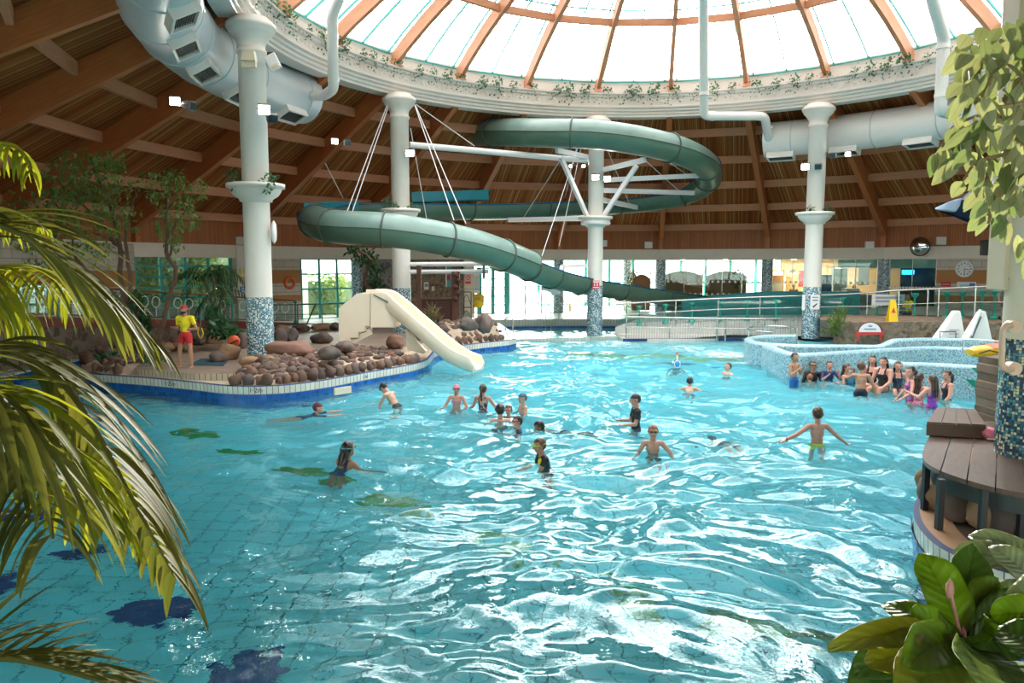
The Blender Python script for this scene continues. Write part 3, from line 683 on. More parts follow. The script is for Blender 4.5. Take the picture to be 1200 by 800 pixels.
# far bank of the channel on the left: stone wall, maroon fascia, ramped deck
def zdk(a): return .55+(a-140)*.026
A_=list(np.linspace(136,205,30)); rb_=18.1
pth=[ring(rb_,a).xy for a in A_]; edge(pth[::-1],'tiled edge of the channel below the dark stone wall',side=-1,w=.25)
mb=MB(); mb.strip([[ring(rb_+.25,a,.2),ring(rb_+.28,a,zdk(a)-.28)] for a in A_][::-1],sm=False); mb.build('wall_channel_stone',stoned,kind='structure')
mb=MB(); mb.strip([[ring(rb_+.2,a,zdk(a)-.3),ring(rb_+.2,a,zdk(a)),ring(rb_+.45,a,zdk(a))] for a in A_][::-1],sm=False); mb.build('trim_maroon_fascia',maroon,kind='structure')
mb=MB(); mb.strip([[ring(rb_+.4,a,zdk(a)-.01),ring(RW+.1,a,zdk(a)-.01)] for a in A_][::-1],sm=False); mb.build('floor_left_walkway',paving,kind='structure')
mb=MB(); mb.lathe((CX,CY,0),[(RW+.1,.45),(17.3,.45),(17.3,-.5)],40,sm=False,a0=math.radians(118),a1=math.radians(141)); mb.build('floor_back_walkway',paleptile,kind='structure')
# near-left tip of pool edge glimpsed through the palm
nl=[onz(-160,470,.35),onz(-40,482,.35),onz(40,488,.35),onz(78,492,.35),onz(86,500,.35),onz(66,508,.35),onz(20,514,.35),onz(-60,520,.35),onz(-200,530,.35)]
nlc=[p.xy for p in cat([Vector((p.x,p.y,0)) for p in nl],4)]
edge(nlc,'tiled tip of the near left bank seen behind the palm',side=-1); mb=MB(); mb.prism(nlc,-1.2,.335); mb.build('floor_left_bank',copetile,kind='structure')
# beach kerb and ledges at the back
kb=[onz(598,400,.02),onz(640,399,.02),onz(690,397.5,.02),onz(715,396,.02),onz(738,396,.02)]
mb=MB(); 
for a,b in zip(kb[:-1],kb[1:]): mb.beam(a,b,.28,.22)
mb.build('trim_beach_kerb',greytile,kind='structure')
# lagoon back wall (striped tiles, navy foot)
lw=[(538,384,.0),(600,384,0),(660,383.5,0),(735,383.5,0),(800,385,0)]
lp=[onz(*q) for q in lw]; mb=MB(); mb.strip([[Vector((p.x,p.y,-.4)),Vector((p.x,p.y,.42)),Vector((p.x,p.y+.25,.42))] for p in lp][::-1],sm=False); mb.f=[f[::-1] for f in mb.f]
mb.build('wall_lagoon',greytile,kind='structure')
mb=MB(); mb.strip([[Vector((p.x,p.y-.01,-.1)),Vector((p.x,p.y-.01,.07))] for p in lp],sm=False); mb.build('trim_lagoon_navy_line',bluetile,kind='structure')
# ---------------------------------------------------------------- right side: white deck, ramp, rails
ramp=[(722,33.6,.40,1.40),(781,33.4,.52,1.55),(843,33.1,.70,1.66),(911,32.8,.74,1.76),(990,32,.82,1.88),(1030,31,.84,2.0),(1074,30.2,.98,2.13),(1112,29.4,1.05,2.2),(1152,28.6,1.1,2.28),(1190,28,1.1,2.33),(1260,27,1.1,2.4)]
def rp(px,Y,z): p=ony(px,313,Y); return Vector((p.x*1.0,Y,z))
mb=MB(); mb.strip([[rp(a,b,-.5),rp(a,b,c),rp(a,b,c)+Vector((1.2,3.2,0)),rp(a,b,c)+Vector((3,9,0))] for a,b,c,d in ramp],sm=False); mb.build('floor_ramp',simple('pale_ramp_concrete',(.52,.53,.5),.7),kind='structure')
fd=[onz(730,397,.1),onz(800,396.8,.1),onz(870,396,.1),onz(905,393,.1),onz(905,388,.1),rp(990,31.9,.1),rp(720,34.5,.1)]
mb=MB(); mb.prism([p.xy for p in fd],-.6,.1); mb.build('floor_white_deck',paleptile,kind='structure')
mb=MB(); mb.beam(fd[0]-Vector((0,.02,.05)),fd[2]-Vector((0,.02,.05)),.05,.12); mb.build('trim_navy_kerb',navy,kind='structure')
# ---------------------------------------------------------------- green flume
ZV=Vector((0,0,1))
def frames(P):
    out=[]
    for k in range(len(P)):
        t_=(P[min(k+1,len(P)-1)]-P[max(k-1,0)]).normalized(); s_=t_.cross(ZV).normalized(); u_=s_.cross(t_).normalized(); out.append((t_,s_,u_))
    return out
flume=empty('water_slide_flume',ony(697,240,36),label='long green fibreglass water slide flume curving around the two middle columns',cat_='water slide')
fl_px=[(552,156,37.5),(580,155,34),(640,156,31.7),(700,158,31.2),(760,167,31.6),(805,180,33),(829,196,35),(826,214,37),(800,227,38.2),(750,235,38.4),(700,238.5,38),(640,241,37),(580,243,36),(520,243,34.6),(460,242.5,33.2),(410,243,32),(376,248,30.4),(366,255,29),(378,263,27.4),(405,266.5,26.6),(450,269,26.3),(500,276,26.6),(550,286,27.4),(590,299,28.6),(620,311,30),(650,322,31.8),(690,331,34.5),(740,338.5,36.6),(790,345.5,38.6),(832,351,40.2)]
ctr=[ony(*q) for q in fl_px]; path=cat(ctr,8); FR=frames(path); R_=.575
def sec(k0,k1,mode):
    """mode 'tube': closed, two shells with a seam; 'open': half pipe"""
    a=[]; mb=MB(); n=16
    for half,m in(((-90,90),1),((90,270),0)):
        if mode=='open' and m==0: continue
        lo,hi=(half if mode=='tube' else(-100,100)); rows=[]
        for k in range(k0,k1+1):
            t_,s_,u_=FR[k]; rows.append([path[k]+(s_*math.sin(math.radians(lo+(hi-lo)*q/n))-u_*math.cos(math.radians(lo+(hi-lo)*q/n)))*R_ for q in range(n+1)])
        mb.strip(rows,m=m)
        if mode=='open':
            r2=[]
            for k in range(k0,k1+1):
                t_,s_,u_=FR[k]; r2.append([path[k]+(s_*math.sin(math.radians(lo+(hi-lo)*q/n))-u_*math.cos(math.radians(lo+(hi-lo)*q/n)))*(R_-.04) for q in range(n,-1,-1)])
            mb.strip(r2,m=3)
            for side in(0,n): 
                mb.tube([(rows[i][side]+r2[i][n-side])/2 for i in range(len(rows))],.045,6,m=3)
    if mode=='tube':
        for sg in(-1,1): mb.tube([path[k]+FR[k][1]*sg*(R_+.005) for k in range(k0,k1+1)],.022,5,m=2)
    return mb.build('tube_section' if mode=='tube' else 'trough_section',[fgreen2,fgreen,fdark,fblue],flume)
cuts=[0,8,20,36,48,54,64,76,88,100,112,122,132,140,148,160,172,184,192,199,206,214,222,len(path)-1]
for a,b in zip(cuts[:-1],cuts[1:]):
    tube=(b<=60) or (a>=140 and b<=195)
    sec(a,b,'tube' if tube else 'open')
    t_,s_,u_=FR[a]; mb=MB(); n=24; lo,hi=(0,360) if tube else(-100,100)
    pts=[path[a]+(s_*math.sin(math.radians(lo+(hi-lo)*q/n))-u_*math.cos(math.radians(lo+(hi-lo)*q/n)))*(R_+.03) for q in range(n+(0 if tube else 1))]
    mb.tube(pts,.035,6,closed=tube); 
    mb.build('flange',fdark,flume)
# blue splash guards on the rear run
for (a,b,h) in((ony(482,231,33.9),ony(572,228,35.6),.42),(ony(356,243,29.8),ony(420,241,31.6),.34)):
    mb=MB(); mb.beam(a,b,.08,h); mb.beam(a+V(0,.5,-.02),b+V(0,.5,-.02),.08,h); mb.beam(a+V(0,.25,h/2),b+V(0,.25,h/2),.5,.04); mb.build('splash_guard',tealpanel,flume)
# white steel supports hung from the columns
def sup(label,cat_='support frame'): return empty('flume_support',ony(697,250,33.5),label=label,cat_=cat_)
Cx,Cy,_=COL['C']; Bx,By,_=COL['B']
s1=sup('white steel arms and struts holding the flume around the beach column')
def cz(py): return ony(697,py,Cy).z
arms=[((688,184),(652,176),31.9),((703,200),(756,187),31.9),((706,211),(825,205.5),35),((706,223),(813,226),36.6),((706,234),(746,243),37.6),((690,256),(596,257.5),35.6)]
for (a,b,Y) in arms:
    mb=MB(); p0=ony(a[0],a[1],Cy); p1=ony(b[0],b[1],Y); mb.beam(p0,p1,.14,.2); mb.build('arm',steelw,s1)
for a,b,Y in(((690,258),(657,184),32.6),((704,258),(746,194),32.8)):
    mb=MB(); mb.beam(ony(a[0],a[1],Cy-.1),ony(b[0],b[1],Y),.15,.17); mb.build('strut',steelw,s1)
mb=MB(); mb.lathe((Cx,Cy,0),[(.36,5.05),(.62,5.0),(.66,4.92),(.62,4.84),(.36,4.8)],24); mb.build('collar',steelw,s1)
s2=sup('long white steel tube spanning from the slide-side column to the beach column')
mb=MB(); mb.tube([ony(480,169.5,By+.1),ony(688,188,Cy)],.12,12); mb.build('tube',steelw,s2)
s3=sup('pair of level white pipes running from the column behind the cream slide')
for y in(309.7,318.5):
    mb=MB(); mb.tube([ony(478,y,By),ony(572,y-.5,28.6)],.085,10); mb.build('pipe',steelw,s3)
mb=MB(); mb.beam(ony(567,303,28.6),ony(567,326,28.6),.18,.1); mb.build('end_plate',steeld,s3); mb=MB(); mb.beam(ony(590,302,28.7),ony(567,306,28.6),.1,.1); mb.build('hanger_arm',steelw,s3)
s4=sup('white steel leg and foot beam under the lower end of the flume')
mb=MB(); mb.beam(ony(660,312,33.4),ony(648,344,32.6),.18,.2); mb.beam(ony(636,338,32),ony(655,343,32.6),.16,.14); mb.beam(ony(660,312,33.4),ony(688,311,Cy),.16,.16); mb.build('leg',steelw,s4)
cb=empty('steel_cable',ony(475,110,By),label='bundle of thin steel cables hanging the flume from the column behind the cream slide',cat_='cable')
for a,b,Ya,Yb in [((454,122),(407,247),By-.3,27),((456,122),(413,247.5),By-.3,27),((486,123),(532,258),By-.3,27),((487,124),(546,262),By-.3,27.3),((481,150),(500,257),By,31),((487,122),(556,171),By-.2,31.4),((381,191),(402,232),31,31.5)]:
    mb=MB(); mb.tube([ony(*a,Ya),ony(*b,Yb)],.018,5); mb.build('wire',steelw,cb)
cb=empty('steel_cable',ony(690,150,Cy),label='bundle of thin steel cables around the beach column carrying the long flume',cat_='cable')
for a,b,Ya,Yb in [((657,187),(614,254),33,36),((677,173),(635,300),33,30.5),((681,173),(655,288),33,33),((676,172),(662,232),Cy,37),((712,176),(738,240),Cy,37.6),((752,184),(795,223),32.5,36),((778,186),(806,205),33.5,35)]:
    mb=MB(); mb.tube([ony(*a,Ya),ony(*b,Yb)],.016,5); mb.build('wire',steelw,cb)
# ---------------------------------------------------------------- ducts
def duct(label,a0,a1,z,r,rad,vents,elev,seams):
    root=empty('air_duct',ring(r,(a0+a1)/2,z),label=label,cat_='air duct'); n=int(abs(a1-a0)/2)+2
    P=[ring(r,a0+(a1-a0)*k/n,z) for k in range(n+1)]; mb=MB(); mb.tube(P,rad,32); mb.build('duct_shell',galv if a0>100 else plasticw,root)
    for a in seams:
        mb=MB(); c=ring(r,a,z); mb.tube([c+Vector((math.cos(math.radians(a))*math.cos(q*PI/16),math.sin(math.radians(a))*math.cos(q*PI/16),math.sin(q*PI/16)))*(rad+.01) for q in range(32)],.02,5,closed=True); mb.build('seam_ring',galv,root)
    for a in vents:
        c=ring(r,a,z); A=math.radians(a); inn=Vector((-math.cos(A),-math.sin(A),0)); e=math.radians(elev); d=inn*math.cos(e)-ZV*math.sin(e); tt=Vector((-math.sin(A),math.cos(A),0)); w_=d.cross(tt)
        M=Matrix((tt,w_,d)).transposed()
        def vb(mb,cx,dx,dy,dz,m=0):
            vs=[cc_+M@Vector((x*dx/2,y*dy/2,zz*dz/2)) for cc_ in [cx] for zz in(-1,1) for x,y in((-1,-1),(1,-1),(1,1),(-1,1))]; mb.add(vs,[(3,2,1,0),(4,5,6,7),(0,1,5,4),(1,2,6,5),(2,3,7,6),(3,0,4,7)],m=m)
        mb=MB(); base=c+d*(rad-.02)
        for sx in(-1,1): vb(mb,base+tt*sx*.52+d*.08,.06,.56,.24)
        for sy in(-1,1): vb(mb,base+w_*sy*.28+d*.08,1.1,.06,.24)
        vt=mb.build('vent_frame',plasticw,root); mb=MB(); vb(mb,base+d*.1,1.0,.52,.02,0)
        for k in range(9): vb(mb,base+d*.13+w_*(-.22+.055*k),1.0,.012,.04,1)
        mb.build('grille',[simple('grille_grey',(.16,.14,.13),.6),steeld],vt)
    for k in range(3):
        a=a0+(a1-a0)*(.15+.3*k); mb=MB(); mb.tube([ring(r,a,z+rad*.9),ring(r,a,zroof(r)-.1)],.012,5); mb.build('hanger_rod',steeld,root)
    return root
duct('huge pale grey round duct curving under the roof behind the left column',155.5,226,8.88,13.38,.88,(207,197,186.5,174.5,161),62,(158,170,181,190,198,208))
duct('large white round duct curving under the roof at upper right',63,4,8.5,13.55,.73,(60,49,36.5),78,(58,44,33,20))
def pipe(label,pts,r,bands):
    root=empty('downpipe',ony(*pts[-1]),label=label,cat_='pipe'); P=[ony(*q) for q in pts]; Q=[P[0]]
    for k in range(1,len(P)-1):
        a=(P[k-1]-P[k]).normalized(); b=(P[k+1]-P[k]).normalized(); c_=r*1.3
        for q in range(5):
            t_=q/4; Q.append((P[k]+a*c_)*(1-t_)**2+P[k]*2*t_*(1-t_)+(P[k]+b*c_)*t_*t_)
    Q.append(P[-1]); mb=MB(); mb.tube(Q,r,16); mb.build('pipe',plasticw,root)
    for (x,y,Yb,dx,dy) in bands:
        c=ony(x,y,Yb); d=(ony(x+dx,y+dy,Yb)-c).normalized()*.06; mb=MB(); mb.tube([c-d,c+d],r*1.12,16); mb.build('coupling',plasticw,root)
pipe('thin white pipe bending down from the dome into the left duct',[(420,-60,22),(389,18,24.2),(391,104,25.6),(380,112,26.3),(352,112,27)],.17,[(389,40,24.6,0,9),(391,94,25.45,0,9),(362,112,26.8,9,0)])
pipe('white pipe running down past the ring then sideways into the end of the right duct',[(824,-40,26),(824.5,40,30.2),(825,136,32.6),(896,136,32.4),(901,162,33.4)],.18,[(825,110,31.8,0,9),(835,136,32.6,9,0),(900,150,33,1,9)])
pipe('white pipe coming down from the dome at the far right onto the duct',[(1085,-30,24.3),(1106,45,26.4),(1102,130,26.6),(1119,134,28.0)],.2,[(1105,55,26.4,0,9),(1103,112,26.55,0,9)])
# ---------------------------------------------------------------- lamps
def flood(px,py,Y,label,lit=True,dirp=None,s=.26):
    s*=.78
    p=ony(px,py,Y); root=empty('floodlight',p,label=label,cat_='lamp'); d=(Vector(dirp)-p if dirp else Vector((0,-1,0))*20+Vector((-p.x,0,-8))).normalized()
    mb=MB(); a=d.cross(ZV).normalized(); b=a.cross(d)
    def q(mb,c,w_,h_,dd,m=0):
        vs=[c+a*(x*w_/2)+b*(y*h_/2)+d*(z_*dd/2) for z_ in(-1,1) for x,y in((-1,-1),(1,-1),(1,1),(-1,1))]; mb.add(vs,[(3,2,1,0),(4,5,6,7),(0,1,5,4),(1,2,6,5),(2,3,7,6),(3,0,4,7)],m=m)
    q(mb,p,s*1.25,s*1.05,.16); q(mb,p-d*.13,s*.8,s*.6,.12); mb.build('housing',steeld,root)
    mb=MB(); q(mb,p+d*.085,s*1.05,s*.85,.015); mb.build('lens',lampm if lit else MAT.get('dark_lens') or simple('dark_lens',(.03,.04,.05),.1),root)
    mb=MB(); mb.tube([p-a*s*.65,p-a*s*.65-d*.15,p-d*.25-b*.02,p+a*s*.65-d*.15,p+a*s*.65],.015,6); mb.build('bracket',steeld,root); return root
flood(309.5,128,19.9,'glowing floodlight on the right side of the column by the lifeguard',s=.32)
flood(319,138,20.3,'unlit floodlight just below the glowing one on the left column',False,(0,10,0),.26)
flood(480,179,By-.5,'glowing floodlight on the column behind the cream slide',s=.34)
flood(698,207,Cy-.45,'left of the two glowing floodlights on the beach column',s=.32)
flood(712,209,Cy-.45,'right of the two glowing floodlights on the beach column',s=.3)
Dx,Dy,_=COL['D']
flood(944,195,Dy-.45,'glowing floodlight on the left of the river pool column',s=.32)
flood(959,195,Dy-.45,'unlit dark floodlight on the front of the river pool column',False)
flood(205,118,19,'bright spot lamp under the roof beam left of the left column',s=.26)
flood(223,124,19,'dark spot lamp beside the bright one under the left roof beam',False,(-3,18,6),.26)
flood(392,165,27,'bright spot lamp under the roof beam left of the cable column',s=.24)
flood(407,167,27,'dark spot lamp beside the bright one left of the cable column',False,(-3,20,6),.24)
flood(994,180,31,'bright small lamp under the right duct',s=.22); flood(976,182,31,'dim lamp under the right duct nearest the column',False,s=.24)
flood(669,194,34.6,'small pale lamp behind the flume arm, left one',s=.14); flood(684,194,34.6,'small pale lamp behind the flume arm, right one',s=.14)
# boxes on the walls and columns
def wbox(px,py,Y,w_,h_,d_,mat,name,label,cat_,rz=0,bev=.02):
    p=ony(px,py,Y); mb=MB(); mb.box(tuple(p),(w_,d_,h_),rz=rz); return mb.build(name,mat,label=label,cat_=cat_,bevel=bev)
Ax,Ay,_=COL['A']
sg=empty('siren',ony(292,70,Ay-.5),label='beige siren horn box high on the left column',cat_='siren'); p=ony(292,66,Ay-.5)
mb=MB(); mb.box(tuple(p),(.36,.22,.24),taper=.8); mb.build('hood',cream,sg); p=ony(292,74,Ay-.5); mb=MB(); mb.box(tuple(p),(.36,.12,.22)); mb.lathe(p+V(0,-.07,.02),[(.12,0),(.08,-.05),(0.001,-.06)],16,R=Matrix.Rotation(PI/2,3,'X')); mb.build('horn',cream,sg)
p=ony(320,73,Ay-.3); sb=empty('alarm_box',p,label='white tilted alarm box beside the siren on the left column',cat_='box'); mb=MB(); mb.box(tuple(p),(.3,.1,.42),ry=-.45); mb.build('casing',plasticw,sb,bevel=.02); mb=MB(); mb.box(tuple(p+V(.06,-.06,-.1)),(.18,.04,.07),ry=-.45); mb.build('window_slot',cream,sb)
p=ony(321,272,Ay-.1); mb=MB(); mb.lathe(p,[(.0,-.06),(.1,-.05),(.13,0),(.1,.05),(.001,.06)],20,R=Matrix.Diagonal((1,1.0,1)).to_3x3()@Matrix.Rotation(PI/2,3,'Y')@Matrix.Diagonal((2.4,1,1)).to_3x3()); mb.build('wall_speaker',plasticw,label='white oval speaker on the side of the left column',cat_='speaker')
for x,y,Y,l in[(218,276,34.5,'small white emergency light on the timber band above the teal window'),(281,282,35.5,'small white box at the top of the white pier'),(707,285,43.6,'small white light box right of the beach column'),(760,287,43.3,'small white light box on the timber band above the flume'),(1019,287,38.6,'small white light box right of the river pool column'),(1103,282,36.5,'white emergency light beside the round mirror')]:
    wbox(x,y,Y-.15,.42,.36,.15,plasticw,'emergency_light',l,'light')
wbox(1164,290,33.0,.9,.66,.5,black,'loudspeaker','black loudspeaker high on the wall beside the cream column','speaker',rz=-.3,bev=.05)
# round mirror, clock, lifebuoy
def onwall(i,px,z,d=-.06):
    f=pf(i,px); p=fp(i,f,z,d); n_=Vector((CX-p.x,CY-p.y,0)); aa=A0+15*i+7.5; n_=-Vector((math.cos(math.radians(aa)),math.sin(math.radians(aa)),0)); return p,n_
def face(n_): # rotation taking +z to n_
    return n_.to_track_quat('Z','Y').to_matrix()
zat=lambda py,Y: ony(600,py,Y).z
p,n_=onwall(-4,1078.5,4.0,-.2); p.z=zat(289,p.y); m_=empty('safety_mirror',p,label='round convex safety mirror on the lintel at right',cat_='mirror')
mb=MB(); mb.lathe(p,[(.43,0),(.38,.06),(.25,.13),(.1,.165),(.001,.17)],32,R=face(n_)); mb.build('mirror_dome',simple('mirror_chrome',(.7,.75,.78),.04,metal=1,var=0),m_)
mb=MB(); mb.lathe(p,[(.42,-.04),(.46,-.02),(.46,.02),(.42,.02)],32,R=face(n_)); mb.build('rim',black,m_)
p,n_=onwall(-4,1131,3,-.05); p.z=zat(315,p.y); ck=empty('wall_clock',p,label='round white wall clock on the block wall at right',cat_='clock')
mb=MB(); mb.lathe(p,[(.0,.02),(.33,.02),(.33,.05),(.38,.06),(.4,.0)],32,R=face(n_),sm=False); mb.build('case',simple('clock_white',(.72,.74,.76),.4),ck)
R3=face(n_); xr=ZV.cross(n_).normalized(); mb=MB()
for ang,l in((100,.2),(178,.26)): a=math.radians(ang); d=ZV*math.cos(a)-xr*math.sin(a)*-1; mb.beam(p+n_*.04,p+n_*.04+d*l,.03,.02)
a=math.radians(40); mb.build('hands',black,ck); mb=MB()
for k in range(12): a=k*PI/6; mb.box(tuple(p+n_*.03+(ZV*math.cos(a)+xr*math.sin(a))*.27),(.035,.035,.05))
mb.build('hour_marks',black,ck)
p,n_=onwall(2,338,2,-.1); p.z=zat(331.5,p.y); lb=empty('lifebuoy',p,label='orange lifebuoy ring hanging on the striped block wall',cat_='lifebuoy')
X1=ZV.cross(n_).normalized(); mb=MB(); mb.tube([p+(ZV*math.cos(k*PI/12)+X1*math.sin(k*PI/12))*.24 for k in range(24)],.065,10,closed=True); mb.build('ring',orange,lb)
mb=MB()
for k in range(4): a=PI/4+k*PI/2; c=p+(ZV*math.cos(a)+X1*math.sin(a))*.24; d=(-ZV*math.sin(a)+X1*math.cos(a))*.03; mb.tube([c-d,c+d],.07,10)
mb.build('band',simple('worn_orange_band',(.6,.2,.12),.5),lb)
# signs
def txt(s_,size,loc,R,mat,parent,ext=.002,name='lettering',align='CENTER'):
    cu=bpy.data.curves.new(name,'FONT'); cu.body=s_; cu.size=size; cu.align_x=align; cu.align_y='CENTER'; cu.extrude=ext; cu.materials.append(mat)
    o_=bpy.data.objects.new(name,cu); C.objects.link(o_); me=bpy.data.meshes.new_from_object(o_.evaluated_get(bpy.context.evaluated_depsgraph_get())); bpy.data.objects.remove(o_)
    o=bpy.data.objects.new(name,me); C.objects.link(o); o.parent=parent; M=R.to_4x4(); M.translation=Vector(loc)-ORI[parent.name]; o.matrix_local=M; ORI[o.name]=loc; return o
FR_=Matrix.Rotation(PI/2,3,'X')   # text facing -Y
def sign(p,w_,h_,mat,label,name='sign',n_=Vector((0,-1,0)),bars=(),texts=(),cat_='sign',parts=()):
    p=Vector(p); root=empty(name,p,label=label,cat_=cat_); rz=math.atan2(n_.y,n_.x)+PI/2; Rz=Matrix.Rotation(rz,3,'Z')
    mb=MB(); mb.box(tuple(p),(w_,.03,h_),rz=rz); mb.build('board',mat,root)
    for x,z,bw,bh,bm in bars: mb=MB(); mb.box(tuple(p+Rz@V(x*w_,-.02,z*h_)),(bw*w_,.02,bh*h_),rz=rz); mb.build('printed_block',bm,root)
    for s_,sz,x,z,bm in texts: txt(s_,sz,p+Rz@V(x*w_,-.022,z*h_),Rz@FR_,bm,root)
    return root
sred=simple('sign_red',(.6,.03,.05),.4); sblue=simple('sign_blue',(.03,.2,.5),.4); swh=simple('sign_white',(.78,.8,.82),.4); sgrey=simple('sign_grey_print',(.22,.26,.34),.5); syel=simple('sign_yellow',(.8,.62,.05),.4)
sign((Cx,Cy-.37,ony(697,334,Cy-.37).z+.02),.3,.36,sred,'small red and white notice on the mosaic foot of the beach column',bars=[(0,.33,.84,.14,swh),(0,-.33,.84,.1,swh),(-.2,0,.14,.3,swh),(.2,0,.14,.3,swh)])
q=sign((Dx-.02,Dy-.4,ony(951,354,Dy-.4).z),.36,.58,swh,'white notice with a black arrow on the column by the river pool',bars=[(0,.34,.7,.08,sgrey),(0,.14,.62,.1,sgrey)])
p=ORI[q.name]; mb=MB(); mb.plate([p+V(x*.1,-.03,z*.1-.12) for x,z in((-1,-.9),(-.55,-.95),(.1,-.3),(.9,.55),(.6,.85),(-.25,.05),(-.85,-.35))],.01); mb.build('arrow',black,q)
sign((Dx-.42,Dy-.25,ony(940,354,Dy).z),.12,.62,swh,'narrow white strip sign left of the arrow notice')
for z_,m_,l in((315,syel,'yellow notice on the white pier, top of three'),(325,sred,'red notice on the white pier, middle of three'),(336,sblue,'blue notice on the white pier, lowest of three')):
    p,n_=onwall(3,281,2,-.16); p.z=zat(z_+3,p.y); sign(p,.26,.26,m_,l,n_=n_,bars=[(0,-.3,.7,.16,swh),(0,.15,.35,.35,swh)])
p,n_=onwall(0,547,2,-.24); p.z=zat(327,p.y); q=sign(p,.36,.6,simple('sign_pink',(.8,.45,.4),.5),'notice with red symbols on the cream pier',n_=n_,bars=[(0,-.3,.8,.2,sred)])
mb=MB(); mb.tube([p+n_*.03+V(.1*math.cos(k*PI/8),0,.08+.1*math.sin(k*PI/8)) for k in range(16)],.018,5,closed=True); mb.build('red_circle',sred,q)
p,n_=onwall(1,499,2,-.03); p.z=zat(335,p.y); sign(p,.26,.4,swh,'white paper notice on the brown stone wall, larger one',n_=n_,bars=[(0,.1,.7,.4,sgrey)])
p,n_=onwall(1,507,2,-.03); p.z=zat(338,p.y); sign(p,.16,.24,cream,'small cream notice on the brown stone wall, lower one',n_=n_)
p,n_=onwall(1,525,2,-.03); p.z=zat(322,p.y); sign(p,.34,1.3,simple('banner_teal',(.15,.35,.4),.5),'tall narrow teal poster on the brown stone wall',n_=n_,bars=[(0,-.1,.6,.2,sred),(-.38,0,.2,1,swh)])
p,n_=onwall(0,553,2,-.03); p.z=zat(332,p.y); p=fp(0,pf(0,558),p.z,-.05); sign(p,.36,1.1,swh,'tall white notice on the stone wall left of the teal doors',n_=n_,bars=[(0,0,.7,.7,simple('sign_pale_print',(.6,.6,.58),.5))])
p,n_=onwall(-4,1110,2,-.04); p.z=zat(333,p.y); sign(p,.42,.22,sred,'dark red notice on the block wall below the clock',n_=n_,bars=[(0,0,.8,.08,swh)])
p,n_=onwall(-4,1134,2,-.04); p.z=zat(334.5,p.y); sign(p,.8,.34,swh,'white and blue poster on the block wall below the clock',n_=n_,bars=[(.32,.1,.3,.5,sblue),(-.1,0,.5,.3,simple('sign_lightblue',(.3,.6,.75),.4))])
p=ony(1041,351,30.6); q=sign(p,1.3,.42,simple('sign_greywhite',(.55,.58,.6),.5),'wide grey-white notice board hanging on the rail beside the seated attendant',bars=[(0,.2,.8,.18,sgrey),(0,-.15,.8,.18,sgrey)])
p=ony(936,309.2,0+43); 
p=fp(-3,pf(-3,982),zat(309,40.5),1.2); q=sign(p,.34,.26,emit('exit_green',(.05,.75,.3),1.2),'small glowing green exit sign inside the cafe',n_=Vector((-.3,-1,0)).normalized(),bars=[(0,0,.4,.6,swh)])
# depth marks on the white tile band
def mark(px,py,zt,s_,label,size=.15,path=coastA):
    p=onz(px,py,zt); P=[Vector(q) for q in path]; k=min(range(len(P)),key=lambda i:(P[i]-p.xy).length); k=max(1,min(k,len(P)-2)); d=(P[k+1]-P[k-1]).normalized()
    rz=math.atan2(d.y,d.x); c=P[k]+Vector((d.y,-d.x))*.03
    root=empty('depth_mark',(c.x,c.y,zt),label=label,cat_='depth marking'); txt(s_,size,(c.x,c.y,zt),Matrix.Rotation(rz,3,'Z')@FR_,black,root,ext=.001)
mark(192,450,.25,'1·25m','black 1·25m depth mark on the white edge tiles under the lifeguard'); mark(298,457,.25,'1·2m','black 1·2m depth mark on the white edge tiles below the left column'); mark(420,441,.25,'1m','black 1m depth mark on the white edge tiles in front of the slide')
mb=MB(); a=onz(392,459,.12); b=onz(411,456,.12); mb.beam(a,b,.05,.16); mb.build('skimmer_inlet',cream,label='cream skimmer inlet set in the blue edge tiles left of the slide',cat_='inlet')
# ---------------------------------------------------------------- cream children slide
sl_=empty('children_slide',(-3.6,22.2,.6),label='cream fibreglass children slide with stepped tower running into the pool',cat_='slide')
cp_=cat([V(-4.15,22.7,2.0),V(-3.75,22.6,1.98),V(-3.45,22.5,1.78),V(-2.75,22.2,1.22),V(-2.05,21.9,.66),V(-1.6,21.7,.36),V(-1.2,21.55,.2),V(-.95,21.45,.14)],5); F_=frames(cp_); W_=.33
prof=[(-W_-.05,.0),(-W_-.05,.34),(-W_+.0,.36),(-W_+.04,.3),(-W_+.06,.1),(-W_+.14,.02),(0,0),(W_-.14,.02),(W_-.06,.1),(W_-.04,.3),(W_,.36),(W_+.05,.34),(W_+.05,.0),(W_,-.06),(-W_,-.06),(-W_-.05,0)]
mb=MB(); rows=[]
for k,pp in enumerate(cp_):
    t_,s_,u_=F_[k]; e=min(1,(len(cp_)-1-k)/5+.45); rows.append([pp+s_*x+u_*(z*(e if z>.1 else 1)) for x,z in prof])
mb.strip(rows,sm=True); mb.add(rows[-1],[tuple(range(len(prof)-1))]); ch=mb.build('chute',offwhite,sl_)
sd_=ch.modifiers.new('Bevel','BEVEL'); sd_.width=.008; sd_.limit_method='ANGLE'; sd_.angle_limit=.8
def sp(px,py,Y): return ony(px,py,Y)
panel=[(397,361),(418,344),(434,343),(434,382),(428,382),(428,389),(420,389),(420,396),(411,396),(411,403),(397,403)]
for Y,nm in((22.25,'side_panel'),(23.2,'side_panel')):
    mb=MB(); base=[sp(x,y,22.25) for x,y in panel]; mb.plate([p+V(0,Y-22.25,0) for p in base],.06); mb.build(nm,offwhite,sl_,bevel=.015)
pl2=[(434.5,342.5),(449,342.5),(470,362),(485,377),(485,404),(478,396),(461,383.5),(434.5,383.5)]
for Y in(22.2,23.15):
    mb=MB(); mb.plate([sp(x,y,22.2)+V(0,Y-22.2,0) for x,y in pl2[:3]+pl2[6:]],.05); mb.build('platform_panel',offwhite,sl_,bevel=.012)
